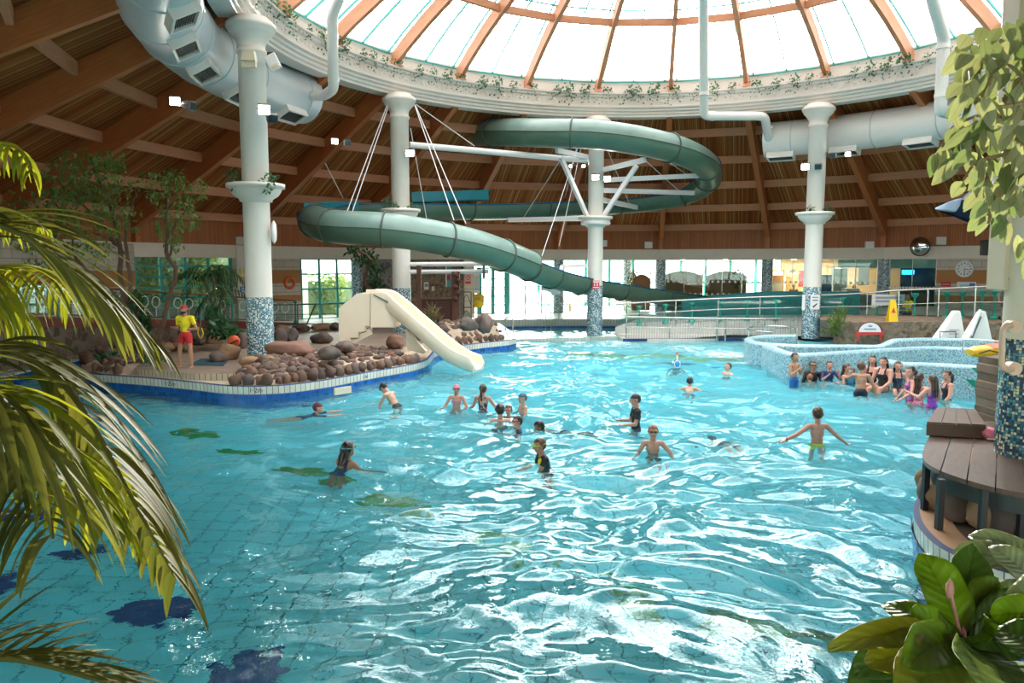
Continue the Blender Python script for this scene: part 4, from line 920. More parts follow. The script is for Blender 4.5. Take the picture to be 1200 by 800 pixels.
mb=MB(); mb.plate([sp(x,y,22.15) for x,y in((437,344),(438,346),(468,363),(470,361))],.02); mb.build('handrail_line',steeld,sl_)
for k,(x0,x1,y) in enumerate([(411,420,396),(420,428,389),(428,436,382)]):
    a=sp(x0,y,22.25); b=sp(x1,y,22.25); mb=MB(); mb.box(((a.x+b.x)/2,22.72,a.z),(b.x-a.x+.1,.9,.06)); mb.box((b.x+.02,22.72,a.z+.09),(.05,.9,.2)); mb.build('step',offwhite,sl_,bevel=.01)
mb=MB(); a=sp(436,383,22.2); mb.box((a.x+.32,22.72,a.z+.02),(.75,.95,.08)); mb.build('landing',offwhite,sl_)
mb=MB(); mb.plate([sp(x,y,22.3) for x,y in((411,404),(437,391),(434,384),(409,398))],.06); mb.build('stringer',offwhite,sl_); mb=MB(); mb.plate([sp(x,y,22.3) for x,y in((476,386),(500,411),(497,414),(478,409))],.3); mb.build('support_foot',offwhite,sl_)
# ---------------------------------------------------------------- river pool walls (pale mosaic)
def mwall(path,z0,label,th=.28,dz=None,name='river_wall',zb=-.9):
    P=[Vector((p[0],p[1],0)) for p in path]; n=len(P); zt=[z0+(dz[k] if dz else 0) for k in range(n)]
    root=empty(name,(P[n//2].x,P[n//2].y,0),label=label,kind='structure')
    def nrm(k): a=P[max(0,k-1)];b=P[min(n-1,k+1)]; d=(b-a).normalized(); return Vector((-d.y,d.x,0))
    N_=[nrm(k) for k in range(n)]
    mb=MB(); mb.strip([[P[k]+V(0,0,zb),P[k]+V(0,0,zt[k]-.07)] for k in range(n)],sm=True); mb.f=[f[::-1] for f in mb.f]; mb.uv=[u[::-1] for u in mb.uv]
    mb.strip([[P[k]+N_[k]*th+V(0,0,zt[k]-.07),P[k]+N_[k]*th+V(0,0,zb)] for k in range(n)],sm=True); mb.build('wall_face',seatmosaic,root)
    mb=MB(); mb.strip([[P[k]+N_[k]*(th/2+th/2*x)+V(0,0,zt[k]-.07+dz_) for x,dz_ in((-1,0),(-.9,.05),(-.6,.075),(0,.08),(.6,.075),(.9,.05),(1,0))] for k in range(n)],sm=True)
    for k in(0,n-1): mb.plate([P[k]+V(0,0,zb),P[k]+N_[k]*th+V(0,0,zb),P[k]+N_[k]*th+V(0,0,zt[k]-.07),P[k]+V(0,0,zt[k]-.07)],.01)
    mb.build('wall_coping',ptop,root)
def pz(L,z,n=4): return [p for p in cat([onz(x,y,z).xy.to_3d() for x,y in L],n)]
A_p=[(930,391.5),(900,392),(878,394),(872,397),(885,401),(920,403.5),(960,404.5),(1000,404.5),(1035,405),(1058,404),(1085,403),(1120,403.5),(1165,405)]
pa=pz(A_p,.7); n_=len(pa); dzA=[.0 if onz_<.66 else .17*min(1,(onz_-.66)/.07) for onz_ in [k/(n_-1) for k in range(n_)]]
mwall(pa,.7,'pale blue mosaic rear wall of the river pool curling round the white column',dz=dzA)
mwall(pz([(893,403.5),(912,411),(930,414),(950,414.5),(1000,411.5),(1050,408.5),(1090,406.5),(1130,407.5),(1175,410.5)],.7),.7,'pale blue mosaic middle wall behind the seated bathers')
mwall(pz([(1038,421.5),(1055,425),(1090,426),(1137,428.6),(1190,433)],.7),.7,'pale blue mosaic front wall beside the stone pillar')
mb=MB(); bp=[onz(x,y,-.1) for x,y in((925,446),(960,452),(1000,458),(1030,464),(1060,462),(1062,440),(1000,430),(930,430))]
mb.prism([p.xy for p in bp],-.95,-.1); mb.build('bench_river_seat',seatmosaic,kind='structure',label='submerged mosaic ledge the bathers sit on')
# pipe hoop on the back of the whirlpool
def rail(name,label,pts,r,mat=steel,posts=(),pr=None,cat_='handrail',kind=None,midr=()):
    root=empty(name,pts[len(pts)//2],label=label,cat_=cat_); mb=MB(); mb.tube(pts,r,8); mb.build('top_rail',mat,root)
    for h in midr: mb=MB(); mb.tube([p-V(0,0,h) for p in pts],r*.6,6); mb.build('mid_rail',mat,root)
    for a,b in posts: mb=MB(); mb.tube([a,b],pr or r*.9,8); mb.build('post',mat,root)
    return root
hp=[onz(x,y,.95) for x,y in((905,389.5),(880,387),(875,384.5),(885,382.8),(905,382),(925,383),(934,385))]; hp=cat(hp,5)
rail('handrail','low looped steel rail behind the whirlpool edge',hp,.03,posts=[(hp[6],hp[6]-V(0,0,.7)),(hp[18],hp[18]-V(0,0,.7)),(hp[-1],hp[-1]-V(0,0,.7))])
rp_=[onz(x,y,1.0) for x,y in((1129,397.5),(1150,398.5),(1171,400))]; rail('handrail','short steel rail in front of the white wedges',rp_,.025,posts=[(rp_[0],rp_[0]-V(0,0,.4))])
# rubble stone wall and planting bed behind
sw=[(980,27.9,.98),(990,28,1.0),(1010,27.8,1.03),(1040,27.5,1.05),(1080,27.2,1.08),(1120,26.8,1.1),(1165,26.4,1.1),(1240,26,1.1)]
mb=MB(); mb.strip([[rp(a,b,.1),rp(a,b-.15*(a>970),c),rp(a,b,c)+V(.1,.5,0),rp(a,b,c)+V(.8,4,.0)] for a,b,c in sw],sm=False); mb.build('wall_rubble_stone',stonew,kind='structure')
# half-round sign on the stone wall
q=rp(1022.5,27.3,0); z0=ony(1022,392,27.3).z; root=empty('half_round_sign',(q.x,q.y,z0),label='half-round white sign with a red base standing before the stone wall',cat_='sign')
Rr=.4
mb=MB(); mb.plate([V(q.x+Rr*math.cos(PI*k/20),q.y,z0+.07+Rr*.9*math.sin(PI*k/20)) for k in range(21)],.05); mb.build('board',swh,root)
mb=MB(); mb.tube([V(q.x+Rr*1.04*math.cos(PI*k/20),q.y,z0+.07+Rr*.94*math.sin(PI*k/20)) for k in range(21)],.025,6); mb.build('red_rim',maroon,root)
mb=MB(); mb.box((q.x,q.y,z0+.05),(1.0,.09,.09)); mb.box((q.x-.4,q.y,z0-.08),(.07,.07,.25)); mb.box((q.x+.4,q.y,z0-.08),(.07,.07,.25)); mb.build('red_base',redp,root)
mb=MB(); mb.box((q.x,q.y-.03,z0+.2),(.42,.01,.05)); mb.build('printed_line',sgrey,root)
mb=MB(); mb.plate([V(q.x+x*.07,q.y-.032,z0+.31+z_*.06) for x,z_ in((-1.3,.6),(-.8,-.6),(.8,-.6),(1.3,.6),(.6,0),(0,.9),(-.6,0))],.01); mb.build('crown_mark',sgrey,root)
# white wedges
def wedge(px0,px1,pxt,yt,yb,Y,label,bar=False):
    root=empty('wedge_board',ony((px0+px1)/2,yb,Y),label=label,cat_='play board'); a,b,t0,t1=ony(px0,yb,Y),ony(px1,yb,Y),ony(pxt-4.5,yt,Y),ony(pxt+3,yt,Y)
    mb=MB(); D=V(0,.5,0); k=[a,b,t1,t0]; kk=[p+D*(1 if i<2 else .35) for i,p in enumerate(k)]
    mb.add(k+kk,[(0,1,2,3),(7,6,5,4),(0,4,5,1),(1,5,6,2),(2,6,7,3),(3,7,4,0)]); mb.build('body',plasticw,root,bevel=.04)
    if bar:
        mb=MB(); c=(a+b+t0+t1)/4; L=[c+(p-c)*.7-V(0,.02,0) for p in k]; mb.tube([L[0]+(L[3]-L[0])*.15,L[3]],.03,8); mb.build('hand_bar',steeld,root)
        mb=MB(); mb.tube([a+V(.12,-.05,.35),t0+V(-.02,-.05,.05)],.05,8); mb.build('edge_roll',plasticw,root)
    else:
        for z_ in(.2,.33,.46): mb=MB(); mb.box(tuple((a+b)/2+V(.05,-.02,z_)),(.32,.012,.035)); mb.build('print_line',simple('faint_mauve_print',(.5,.4,.5),.5),root)
wedge(1097,1133,1123,364,403,24.6,'left white wedge board standing on the river pool wall'); wedge(1131,1165,1153,364.5,406,23.8,'right white wedge board with a dark hand bar',True)
pa_=[onz(x,y,1.0) for x,y in((1102,397),(1102,388.5),(1120,388.5),(1120,397))]
P0=ony(1101.5,397,24.2);P1=ony(1101.5,388.5,24.2);P2=ony(1120,388.5,24.2);P3=ony(1120,397,24.2); mb=MB(); mb.tube([P0,P1,P2,P3],.022,6); mb.build('handrail',steeld,label='small square dark hoop rail in front of the left white wedge',cat_='handrail')
# ---------------------------------------------------------------- balustrades
def bal(label,L,panel=None,posts=(),toprail=steel,tealposts=(),base_z=None,bars=0,barmat=steel,name='balustrade'):
    """L: list (px,Y,zbase,ztop)"""
    root=empty(name,rp(L[0][0],L[0][1],L[0][2]),label=label,cat_='railing')
    def at(px):
        for a,b in zip(L[:-1],L[1:]):
            if a[0]<=px<=b[0]:
                t_=(px-a[0])/(b[0]-a[0]); return [a[i]+(b[i]-a[i])*t_ for i in range(4)]
        return list(L[0]) if px<L[0][0] else list(L[-1])
    top=[rp(p[0],p[1],p[3]) for p in L]; mb=MB(); mb.tube(top,.035,8); mb.build('top_rail',toprail,root)
    mb=MB(); mb.tube([rp(p[0],p[1]-.02,p[2]+(p[3]-p[2])*.52) for p in L],.018,6); mb.build('mid_rail',steel,root)
    if panel:
        ks=sorted(set([p[0] for p in L])); 
        for a,b in zip(ks[:-1],ks[1:]):
            A,B=at(a+1.2),at(b-1.2); mb=MB(); q=[rp(A[0],A[1],A[2]+.12),rp(B[0],B[1],B[2]+.12),rp(B[0],B[1],B[3]-.14),rp(A[0],A[1],A[3]-.14)]; mb.plate(q,.015); mb.build('glass_panel',panel,root)
    for px in posts:
        A=at(px); mb=MB(); mb.tube([rp(A[0],A[1],A[2]-.1),rp(A[0],A[1],A[3])],.03,8); mb.build('post',steel,root)
    for px in tealposts:
        A=at(px); mb=MB(); c=rp(A[0],A[1]+.12,0); z0_,z1_=A[2],A[3]-.16; mb.lathe((c.x,c.y,0),[(.001,z1_+.03),(.13,z1_+.02),(.14,z1_-.05),(.05,z1_-.16),(.04,z1_-.2),(.04,z0_+.24),(.05,z0_+.18),(.14,z0_+.08),(.13,z0_),(.001,z0_)],10); mb.build('teal_post',tealg,root)
    if bars:
        mb=MB()
        a,b=L[0][0],L[-1][0]; n=bars
        for k in range(n+1):
            A=at(a+(b-a)*k/n); mb.tube([rp(A[0],A[1],A[2]),rp(A[0],A[1],A[3])],.009,5,caps=False)
        mb.build('infill_bars',barmat,root,kind='stuff')
    return root
tealg=simple('teal_green_post',(.01,.42,.34),.35)
R1=[(722,33.5,.42,1.40),(781,33.3,.54,1.55),(843,33.0,.70,1.66),(895,32.8,.74,1.74),(911,32.7,.75,1.76),(960,32.2,.8,1.83),(990,31.9,.84,1.88),(1018,31.2,.84,1.96),(1050,30.6,.9,2.08),(1089,29.9,1.0,2.15),(1145,28.7,1.08,2.27),(1190,27.9,1.1,2.33)]
bal('long steel handrail with glass panels and teal spigot posts along the raised right walkway',R1,panel=glasst,posts=(757,793,843,892,1018,1055,1089,1102,1145),tealposts=(750,781,812,845,877,911,990,1030,1074,1112,1130,1153,1168))
R2=[(735,31.4,.1,.98),(786,31.3,.1,.95),(842,31.1,.1,.93),(898,31,.1,.92),(935,31.2,.15,.95)]
bal('steel barred guard rail at the edge of the white beach deck',R2,posts=(735,786,842,852,898,935),bars=66)
R3=[(962,29.2,.7,1.45),(1000,28.8,.9,1.5)]
# deep teal barrier of the landing trough
R4=[(800,37.5,.45,1.5),(855,37,.6,1.7),(900,36.6,.6,1.85),(962,36,.65,1.86),(1010,35.2,.7,1.9)]
root=empty('slide_landing_trough',rp(860,37,.5),label='long teal fibreglass landing trough at the bottom of the flume behind the railing',cat_='slide trough')
mb=MB(); mb.strip([[rp(a,b,.35),rp(a,b,d_-.12),rp(a,b,d_-.1)+V(0,.2,0),rp(a,b,.8)+V(0,.3,0)] for a,b,c,d_ in R4],sm=False); mb.build('outer_side',simple('teal_trough',(.005,.2,.21),.3),root)
mb=MB(); mb.tube([rp(a,b+.1,d_-.1) for a,b,c,d_ in R4],.05,8); mb.build('rim',tealpanel,root)
mb=MB(); mb.strip([[rp(a,b+2.0,.5),rp(a,b+2,d_-.05),rp(a,b+2.2,d_-.05)] for a,b,c,d_ in R4],sm=False); mb.build('rear_side',simple('teal_trough_rear',(.005,.22,.24),.3),root)
# left railing on the far walkway
aL=[141,146,151,156,161,166,171,177,184]
root=empty('balustrade',ring(18.5,155,zdk(155)),label='brown-topped balustrade with teal posts and wire rings in front of the teal window',cat_='railing')
top=[ring(18.45,a,zdk(a)+.98) for a in aL]; mb=MB(); mb.tube(top,.035,8); mb.build('top_rail',simple('brown_rail',(.2,.09,.05),.4),root); mb=MB(); mb.tube([p-V(0,0,.9) for p in top],.02,6); mb.build('bottom_rail',steel,root)
for a in aL:
    c=ring(18.45,a); z0_=zdk(a); mb=MB(); mb.lathe((c.x,c.y,0),[(.1,z0_),(.11,z0_+.06),(.04,z0_+.14),(.035,z0_+.84),(.1,z0_+.9),(.1,z0_+.94),(.001,z0_+.95)],10); mb.build('teal_post',teal,root)
for k,(a,b) in enumerate(zip(aL[:-1],aL[1:])):
    for f in(.33,.67):
        an=a+(b-a)*f; c=ring(18.45,an,zdk(an)+.62); T_=Vector((-math.sin(math.radians(an)),math.cos(math.radians(an)),0)); mb=MB(); mb.tube([c+(T_*math.cos(q*PI/10)+ZV*math.sin(q*PI/10))*.19 for q in range(20)],.018,5,closed=True); mb.tube([c-ZV*.19,c-ZV*.55],.014,5); mb.build('ring_infill',steelw,root)
    mb=MB(); mb.plate([ring(18.47,a+.4,zdk(a)+.1),ring(18.47,b-.4,zdk(b)+.1),ring(18.47,b-.4,zdk(b)+.9),ring(18.47,a+.4,zdk(a)+.9)],.012); mb.build('glass_panel',glasst,root)
# rails in front of the glazed opening left, and by the beach pool
def simple_rail(label,pts,z0,h,n,mat=steeld,r=.022,mid=2,name='railing'):
    root=empty(name,(pts[0][0],pts[0][1],z0),label=label,cat_='railing'); T=[Vector((p[0],p[1],z0+h)) for p in pts]
    for m_ in range(mid+1): mb=MB(); mb.tube([p-V(0,0,h*m_*.8/max(1,mid)) for p in T],r if m_==0 else r*.6,6); mb.build('rail_bar',mat,root)
    L=[0]
    for a,b in zip(T[:-1],T[1:]): L.append(L[-1]+(b-a).length)
    for k in range(n+1):
        d=L[-1]*k/n; j=0
        while j<len(T)-2 and L[j+1]<d: j+=1
        p=T[j].lerp(T[j+1],(d-L[j])/(L[j+1]-L[j])); mb=MB(); mb.tube([p,p-V(0,0,h+.02)],r,6); mb.build('post',mat,root)
    return root
dgreen=simple('dark_green_rail',(.04,.12,.1),.4)
simple_rail('dark green railing on the walkway between the column and the cream slide',[rp(318,31.4,0),rp(343,31.6,0),rp(373,32,0),rp(400,32.4,0),rp(430,33,0)],.45,1.02,4,dgreen)
mb=MB(); mb.tube([rp(357,33,.5),rp(369,33,1.45)],.03,6); mb.build('handrail',simple('dark_slant_pole',(.05,.06,.06),.4),label='slanting dark handrail by the glazed door left of the slide',cat_='handrail')
simple_rail('thin steel railing across the back of the beach lagoon',[rp(536,38.8,0),rp(618,38.6,0),rp(700,38.8,0),rp(735,38.6,0)],.4,1.5,5,simple('thin_rail',(.25,.36,.32),.4),.02,2)
def cage(label,px0,px1,Y,z0,z1):
    root=empty('gate_frame',rp(px0,Y,z0),label=label,cat_='gate'); 
    for a,b in(((px0,z0),(px0,z1)),((px1,z0),(px1,z1)),((px0,z1),(px1,z1)),((px0,(z0+z1)/2),(px1,(z0+z1)/2))): mb=MB(); mb.tube([rp(a[0],Y,a[1]),rp(b[0],Y,b[1])],.03,8); mb.build('bar',steeld,root)
    for s_ in(0,1): 
        mb=MB(); pts=[rp(px0+(px1-px0)*k/8,Y,z0+(z1-z0)*(.5*s_+.05+.35*(math.sin(PI*k/8)))) for k in range(9)]; mb.tube(pts,.02,6); mb.build('curved_bar',steeld,root)
cage('dark steel gate frame with curved bars right of the timber booth',541,552,36,.4,1.85)
for x,l in((606,'steel grab hoop of the beach ladder beside the rocky bank'),(729,'steel grab hoop left of the beach column'),):
    pass
def hoop(px,Y,w_,z0,z1,label):
    c=rp(px,Y,0); mb=MB(); P=[V(c.x-w_/2,Y,z0),V(c.x-w_/2,Y,z1-w_/2)]+[V(c.x-w_/2*math.cos(PI*k/8),Y,z1-w_/2+w_/2*math.sin(PI*k/8)) for k in range(1,8)]+[V(c.x+w_/2,Y,z1-w_/2),V(c.x+w_/2,Y,z0)]
    mb.tube(P,.028,8); return mb.build('grab_rail',steel,label=label,cat_='handrail')
hoop(596.5,32.6,.33,-.15,.9,'curved steel grab rail beside the end of the rocky bank')
hoop(643,37.9,.25,-.1,.95,'curved steel grab rail of the ladder on the lagoon wall')
mb=MB(); 
for z_ in(.05,.3): mb.tube([rp(641,37.8,z_),rp(647,37.8,z_)],.02,6)
# ---------------------------------------------------------------- wet floor signs
def wet(px,py,Y,h,label,z=None):
    p=ony(px,py,Y); root=empty('wet_floor_sign',p,label=label,cat_='warning sign')
    w_=h*.42
    for s_ in(-1,1):
        mb=MB(); b=p+V(0,s_*h*.16,0); t_=p+V(0,s_*.02,h)
        k=[b+V(-w_/2,0,0),b+V(w_/2,0,0),t_+V(w_*.28,0,0),t_+V(-w_*.28,0,0)]; mb.plate(k,.025); mb.build('panel',yellow,root,bevel=.008)
        if s_<0: 
            mb=MB(); c=(b+t_)/2; mb.plate([c+V(-w_*.22,-.025,-.06*h),c+V(w_*.22,-.025,-.06*h),c+V(0,-.01,.18*h)],.008); mb.build('warning_triangle',redp,root)
    return root
wet(1045,378,27.6,.82,'tall yellow wet floor sign on the stone wall by the attendant')
wet(577.5,363.5,44.5,.55,'small yellow sign on the bright terrace left of the doors'); wet(803,365,44.0,.55,'small yellow sign on the terrace behind the ladder rail'); wet(668,365,46,.5,'small yellow sign beside the mosaic pillar')
p=ony(480,361,34.5)
b=ony(560,360,43); root=empty('yellow_bin',b,label='rounded yellow bin left of the teal doors',cat_='bin'); mb=MB(); mb.lathe((b.x,b.y,b.z),[(.001,0),(.28,.0),(.34,.2),(.36,.6),(.3,.74),(.001,.76)],20); mb.build('drum',yellow,root); mb=MB(); mb.box(tuple(b+V(0,-.34,.5)),(.3,.04,.16)); mb.build('slot',simple('yellow_dark',(.5,.33,.02),.5),root)
# ---------------------------------------------------------------- timber booth with brick-pattern front
bx0,bx1=ony(491,385,28.8),ony(536,389,28.8); yb=28.8
root=empty('timber_booth',((bx0.x+bx1.x)/2,yb,.8),label='dark stained timber booth with a lattice front behind the cream slide',cat_='booth')
lat=tiles('brown_lattice_boards',.22,.11,(.085,.026,.018),(.03,.012,.01),.012,.6,.2,off=.5)
zt=ony(500,351,yb).z; mb=MB(); mb.box(((bx0.x+bx1.x)/2,yb,(zt+.7)/2),(bx1.x-bx0.x,.1,zt-.7)); mb.build('front_panel',lat,root)
for px,yt,w_ in((491,311,.16),(534,318,.3)): q=ony(px,yt,yb); mb=MB(); mb.box((q.x,yb-.02,(q.z+.65)/2),(w_,.18,q.z-.65)); mb.build('post',brownp,root,bevel=.015)
q=ony(512,351,yb); mb=MB(); mb.box(((bx0.x+bx1.x)/2,yb,zt+.03),(bx1.x-bx0.x+.1,.2,.07)); mb.build('cap_rail',brownp,root,bevel=.01)
for k in range(5): q=ony(534+(k%2)*3,322+k*7,yb-.2); mb=MB(); mb.blob(q,(.1,.08,.1),k,.2); mb.build('carved_knob',brownp,root)
# ---------------------------------------------------------------- wooden deck on the right
ZD=.92
dk=[onz(1094,505,ZD),onz(1086,516,ZD),onz(1081,530,ZD),onz(1084,540,ZD),onz(1097,549,ZD),onz(1120,558,ZD),onz(1150,567,ZD),onz(1185,575,ZD),onz(1220,580,ZD)]
dkc=[p.xy for p in cat([Vector((p.x,p.y,0)) for p in dk],6)]
right_=[Vector((8.5,5.6)),Vector((8.5,10.2)),Vector((5.8,10.3))]
poly=dkc+right_
# boards clipped from the outline
def clip(poly,ax,lo,hi):
    def cut(P,f):
        out=[]
        for i in range(len(P)):
            a,b=P[i],P[(i+1)%len(P)]; fa,fb=f(a),f(b)
            if fa>=0: out.append(a)
            if fa*fb<0: out.append(a.lerp(b,fa/(fa-fb)))
        return out
    P=cut(poly,lambda p:p.dot(ax)-lo); return cut(P,lambda p:hi-p.dot(ax)) if P else []
# board direction: seams run from (1157,505) to (1150,560) etc.
d0=(onz(1152,562,ZD)-onz(1157,512,ZD)).xy.normalized(); ax=Vector((-d0.y,d0.x)); 
if ax.x<0: ax=-ax
root=empty('wooden_deck',(5.6,8.5,ZD),label='dark wet timber deck around the cream mosaic column',cat_='deck')
s0=min(p.dot(ax) for p in poly); s1=max(p.dot(ax) for p in poly); w_=.24; k=0
while s0+k*w_<s1:
    P=clip(poly,ax,s0+k*w_+.006,s0+(k+1)*w_-.006)
    if len(P)>2:
        mb=MB(); mb.prism(P,ZD-.05,ZD,bot=True)
        mb.uv=[[((u*ax.y*-1+v*ax.x) if abs(mb.v[mb.f[fi][j]][2])>-1 and fi==len(mb.uv)-2 else v,(u*ax.x+v*ax.y) if fi==len(mb.uv)-2 else u) for j,(u,v) in enumerate(f)] for fi,f in enumerate(mb.uv)]
        mb.build('deck_board',deckw,root,bevel=.004)
    k+=1
mb=MB(); cen=Vector((6.5,9)); 
ins=[p+(cen-p).normalized()*.12 for p in dkc]; mb.strip([[Vector((*p,ZD-.05)),Vector((*p,ZD-.24))] for p in ins],sm=False); mb.strip([[Vector((*p,ZD-.24)),Vector((*p,ZD-.05))] for p in ins],sm=False); mb.build('rim_joist',steeld,root)
rim_px=[(1096,553),(1081,572),(1072,592),(1075,610),(1087,626),(1106,641),(1140,655),(1180,668),(1240,684)]
rc=[p.xy for p in cat([onz(x,y,.35).xy.to_3d() for x,y in rim_px],5)]
back=[Vector((5.6,10.6)),Vector((5.2,10.3))]
edge([Vector((6.7,11.4)),Vector((6.0,10.5))]+rc,'curved white and blue tiled edge under the wooden deck',side=1,w=.34,cop=simple('sandstone_coping',(.5,.3,.17),.6),white_h=.2)
mb=MB(); mb.prism([Vector((6.7,11.4)),Vector((6.0,10.5))]+rc+[Vector((9,4.5)),Vector((9,10.7))],-1.5,.335); mb.build('floor_deck_base',simple('brown_concrete',(.12,.08,.06),.8),kind='structure')
mark(1079,613,.25,'1·2m','black 2m depth mark on the curved edge below the deck',path=rc,size=.17)
for px,y0,y1 in((1081,538,598),(1097.5,549,621),(1147,566,636)):
    b=onz(px,y1,.34); mb=MB(); mb.box((b.x+.02,b.y,(ZD-.05+.34)/2),(.06,.06,ZD-.05-.34)); mb.build('deck_post',black,root)
b=onz(1195,640,.34); mb=MB(); mb.box((b.x,b.y,.6),(.06,.06,.54)); mb.build('deck_post',black,root)
rr_=random.Random(12)
for k,(x,y,s_,m) in enumerate([(1101,597,.2,rocks),(1113,606,.26,rockt),(1130,618,.2,rocks),(1122,590,.22,rockd),(1140,600,.25,rockr),(1158,612,.3,rocks),(1172,632,.26,rockt),(1188,612,.28,rocks),(1165,592,.2,rocks),(1200,640,.3,rockd),(1092,580,.17,rockt),(1150,582,.2,rockt)]):
    p=onz(x,y,.34); p.z=.34; mb=MB(); mb.blob((p.x+.1,p.y+.25,.34+s_*.7),(s_,s_*.85,s_*.95),k+50,.14,sub=3,flat=.7); mb.build('boulder',m,label=['rounded','large tan','small brown','dark','reddish','big brown','low tan','brown rear','small rear','dark right-hand','upright tan','pale rear'][k]+' boulder beneath the wooden deck, '+['behind the second black post','right of the second black post','at the front near the third post','in the shade behind','in the middle of the pile','just left of the third post','right of the third post','at the back of the pile','under the boards at the back','at the end of the pile','beside the first black post','in the middle at the back'][k],cat_='rock',group='boulders under the wooden deck')
# step bench on the deck
q=[onz(1086,495,1.12),onz(1155,508,1.12),onz(1154,493,1.12),onz(1098,477,1.12)]
q=[onz(1086,494,1.10),onz(1156,497.5,1.10),onz(1143,479,1.10),onz(1098,477,1.10)]
root=empty('step_platform',(q[0].x,q[0].y,ZD),label='brown stained timber step platform at the corner of the deck',cat_='step')
P=[Vector(p.xy) for p in q]; mb=MB(); mb.prism(P,ZD+.01,1.075); mb.build('frame',simple('brown_step_side',(.11,.055,.035),.5),root)
a,b,c,d=P
for k in range(4):
    t0,t1=k/4+.006,(k+1)/4-.006; mb=MB(); mb.prism([a.lerp(b,t0),a.lerp(b,t1),d.lerp(c,t1),d.lerp(c,t0)],1.077,1.10); mb.uv=[[(v,u) for u,v in f] for f in mb.uv]; mb.build('step_board',deckw,root,bevel=.004)
# stone pillar with rescue board
pp=ony(1177,480,10.9); root=empty('stone_pillar',(pp.x,pp.y,ZD-.6),label='square brown stone pillar at the back of the deck carrying the yellow board',cat_='pillar'); zt=ony(1159,418,10.9).z
mb=MB(); 
rr2=random.Random(4); z=.2; 
while z<zt-.01:
    h=min(rr2.uniform(.07,.14),zt-z); x=-.27
    while x<.3:
        w2=rr2.uniform(.14,.3); w2=min(w2,.3-x+.001) ; mb.box((pp.x+x+w2/2+rr2.uniform(-.012,.012),pp.y+rr2.uniform(-.015,.015),z+h/2),(w2-.008,.56,h-.008)); x+=w2
        if .3-x<.03: break
    z+=h
mb.build('stone_courses',rockmat('pillar_stone',[(0,(.1,.065,.045)),(.5,(.2,.13,.085)),(1,(.28,.2,.14))]),root,bevel=.012)
mb=MB(); mb.box((pp.x,pp.y,(zt+.2)/2),(.5,.5,zt-.22)); mb.build('mortar_core',mortar,root)
rb1=ony(1136,412.5,10.7); rb2=ony(1186,407,10.7); root=empty('rescue_board',(rb1+rb2)/2,label='yellow rescue board with an orange top lying on the stone pillar',cat_='rescue board')
d=(rb2-rb1); mb=MB(); rows=[]
for k in range(9):
    t_=k/8; wv=.19*math.sin(PI*min(1,.16+t_*.6))+.02; c=rb1+d*t_; rows.append([c+V(0,wv*math.cos(a),.07*math.sin(a)*(1.1 if t_>.1 else .6)) for a in [q*2*PI/14 for q in range(15)]])
mb.strip(rows); mb.add(rows[0],[tuple(range(14,-1,-1))]); mb.add(rows[-1],[tuple(range(15))]); mb.build('board_hull',yellow,root)
mb=MB(); mb.strip([[p+V(0,0,.008) for p in r_[1:7]] for r_ in rows[3:]]); mb.build('orange_deck',orange,root); mb=MB(); mb.tube([rb1+d*.02+V(0,-.2,-.0),rb1+d*.25+V(0,-.21,.03),rb1+d*.5+V(0,-.22,-.02),rb1+d*.8+V(0,-.2,.02)],.01,5); mb.build('strap',black,root)
mb=MB(); mb.box(tuple(rb1+d*.72+V(0,-.1,-.09)),(.06,.08,.08)); mb.build('fin',yellow,root)
# green blades by the pillar
for k,(x0,y0,x1,y1) in enumerate([(1138,431,1155,440),(1131,444,1153,458)]):
    a=ony(x0,y0,11.8);b=ony(x1+6,y1,11.6); d=(b-a); mb=MB(); n2=V(-d.z,0,d.x).normalized()
    mb.plate([a,a+d*.4+n2*.05,b+n2*.09,b-n2*.09,a+d*.4-n2*.05],.05); mb.build('fin_blade',simple('green_fin',(.0,.3,.22),.35),label=['upper pointed green fin sticking out beside the stone pillar','lower pointed green fin sticking out beside the stone pillar'][k],cat_='fin')
# cream column: boxed-in duct, grab bar
bc=empty('boxed_duct',(5.35,8.55,2.6),label='cream boxed-in duct on the left side of the cream column',cat_='duct casing')
q0=ony(1167,339,8.6); mb=MB(); mb.box((q0.x+.13,8.62,4.2),(.27,.3,8.4-2*q0.z+0) if False else (.27,.3,(7.2-q0.z)),)
mb=MB(); mb.box((q0.x+.12,8.62,(7.6+q0.z)/2),(.26,.3,7.6-q0.z)); mb.build('casing',cream,bc,bevel=.01)
for z_ in(q0.z+.12,q0.z+1.0,q0.z+2): mb=MB(); mb.lathe((q0.x+.06,8.465,z_),[(.001,0),(.012,.0)],8,R=Matrix.Rotation(PI/2,3,'X')); mb.tube([(q0.x+.06,8.47,z_),(q0.x+.06,8.46,z_)],.012,8); mb.build('screw',black,bc)
gb=empty('grab_bar',ony(1180,400,8.1),label='cream curved grab bar fixed to the cream column',cat_='grab bar'); P=cat([ony(1187,383,8.15),ony(1181,381,8.0),ony(1176,385,7.95),ony(1174.5,400,7.95),ony(1174,420,7.95),ony(1175,430,7.95),ony(1181,433,8.0),ony(1190,432,8.15)],4)
mb=MB(); mb.tube(P,.03,10); mb.build('bar',simple('peach_bar',(.72,.5,.36),.4),gb)
for y in(383,432): c=ony(1190,y,8.06); mb=MB(); mb.tube([c,c+V(.02,.12,0)],.07,14); mb.build('wall_flange',simple('peach_bar2',(.72,.5,.36),.4),gb)
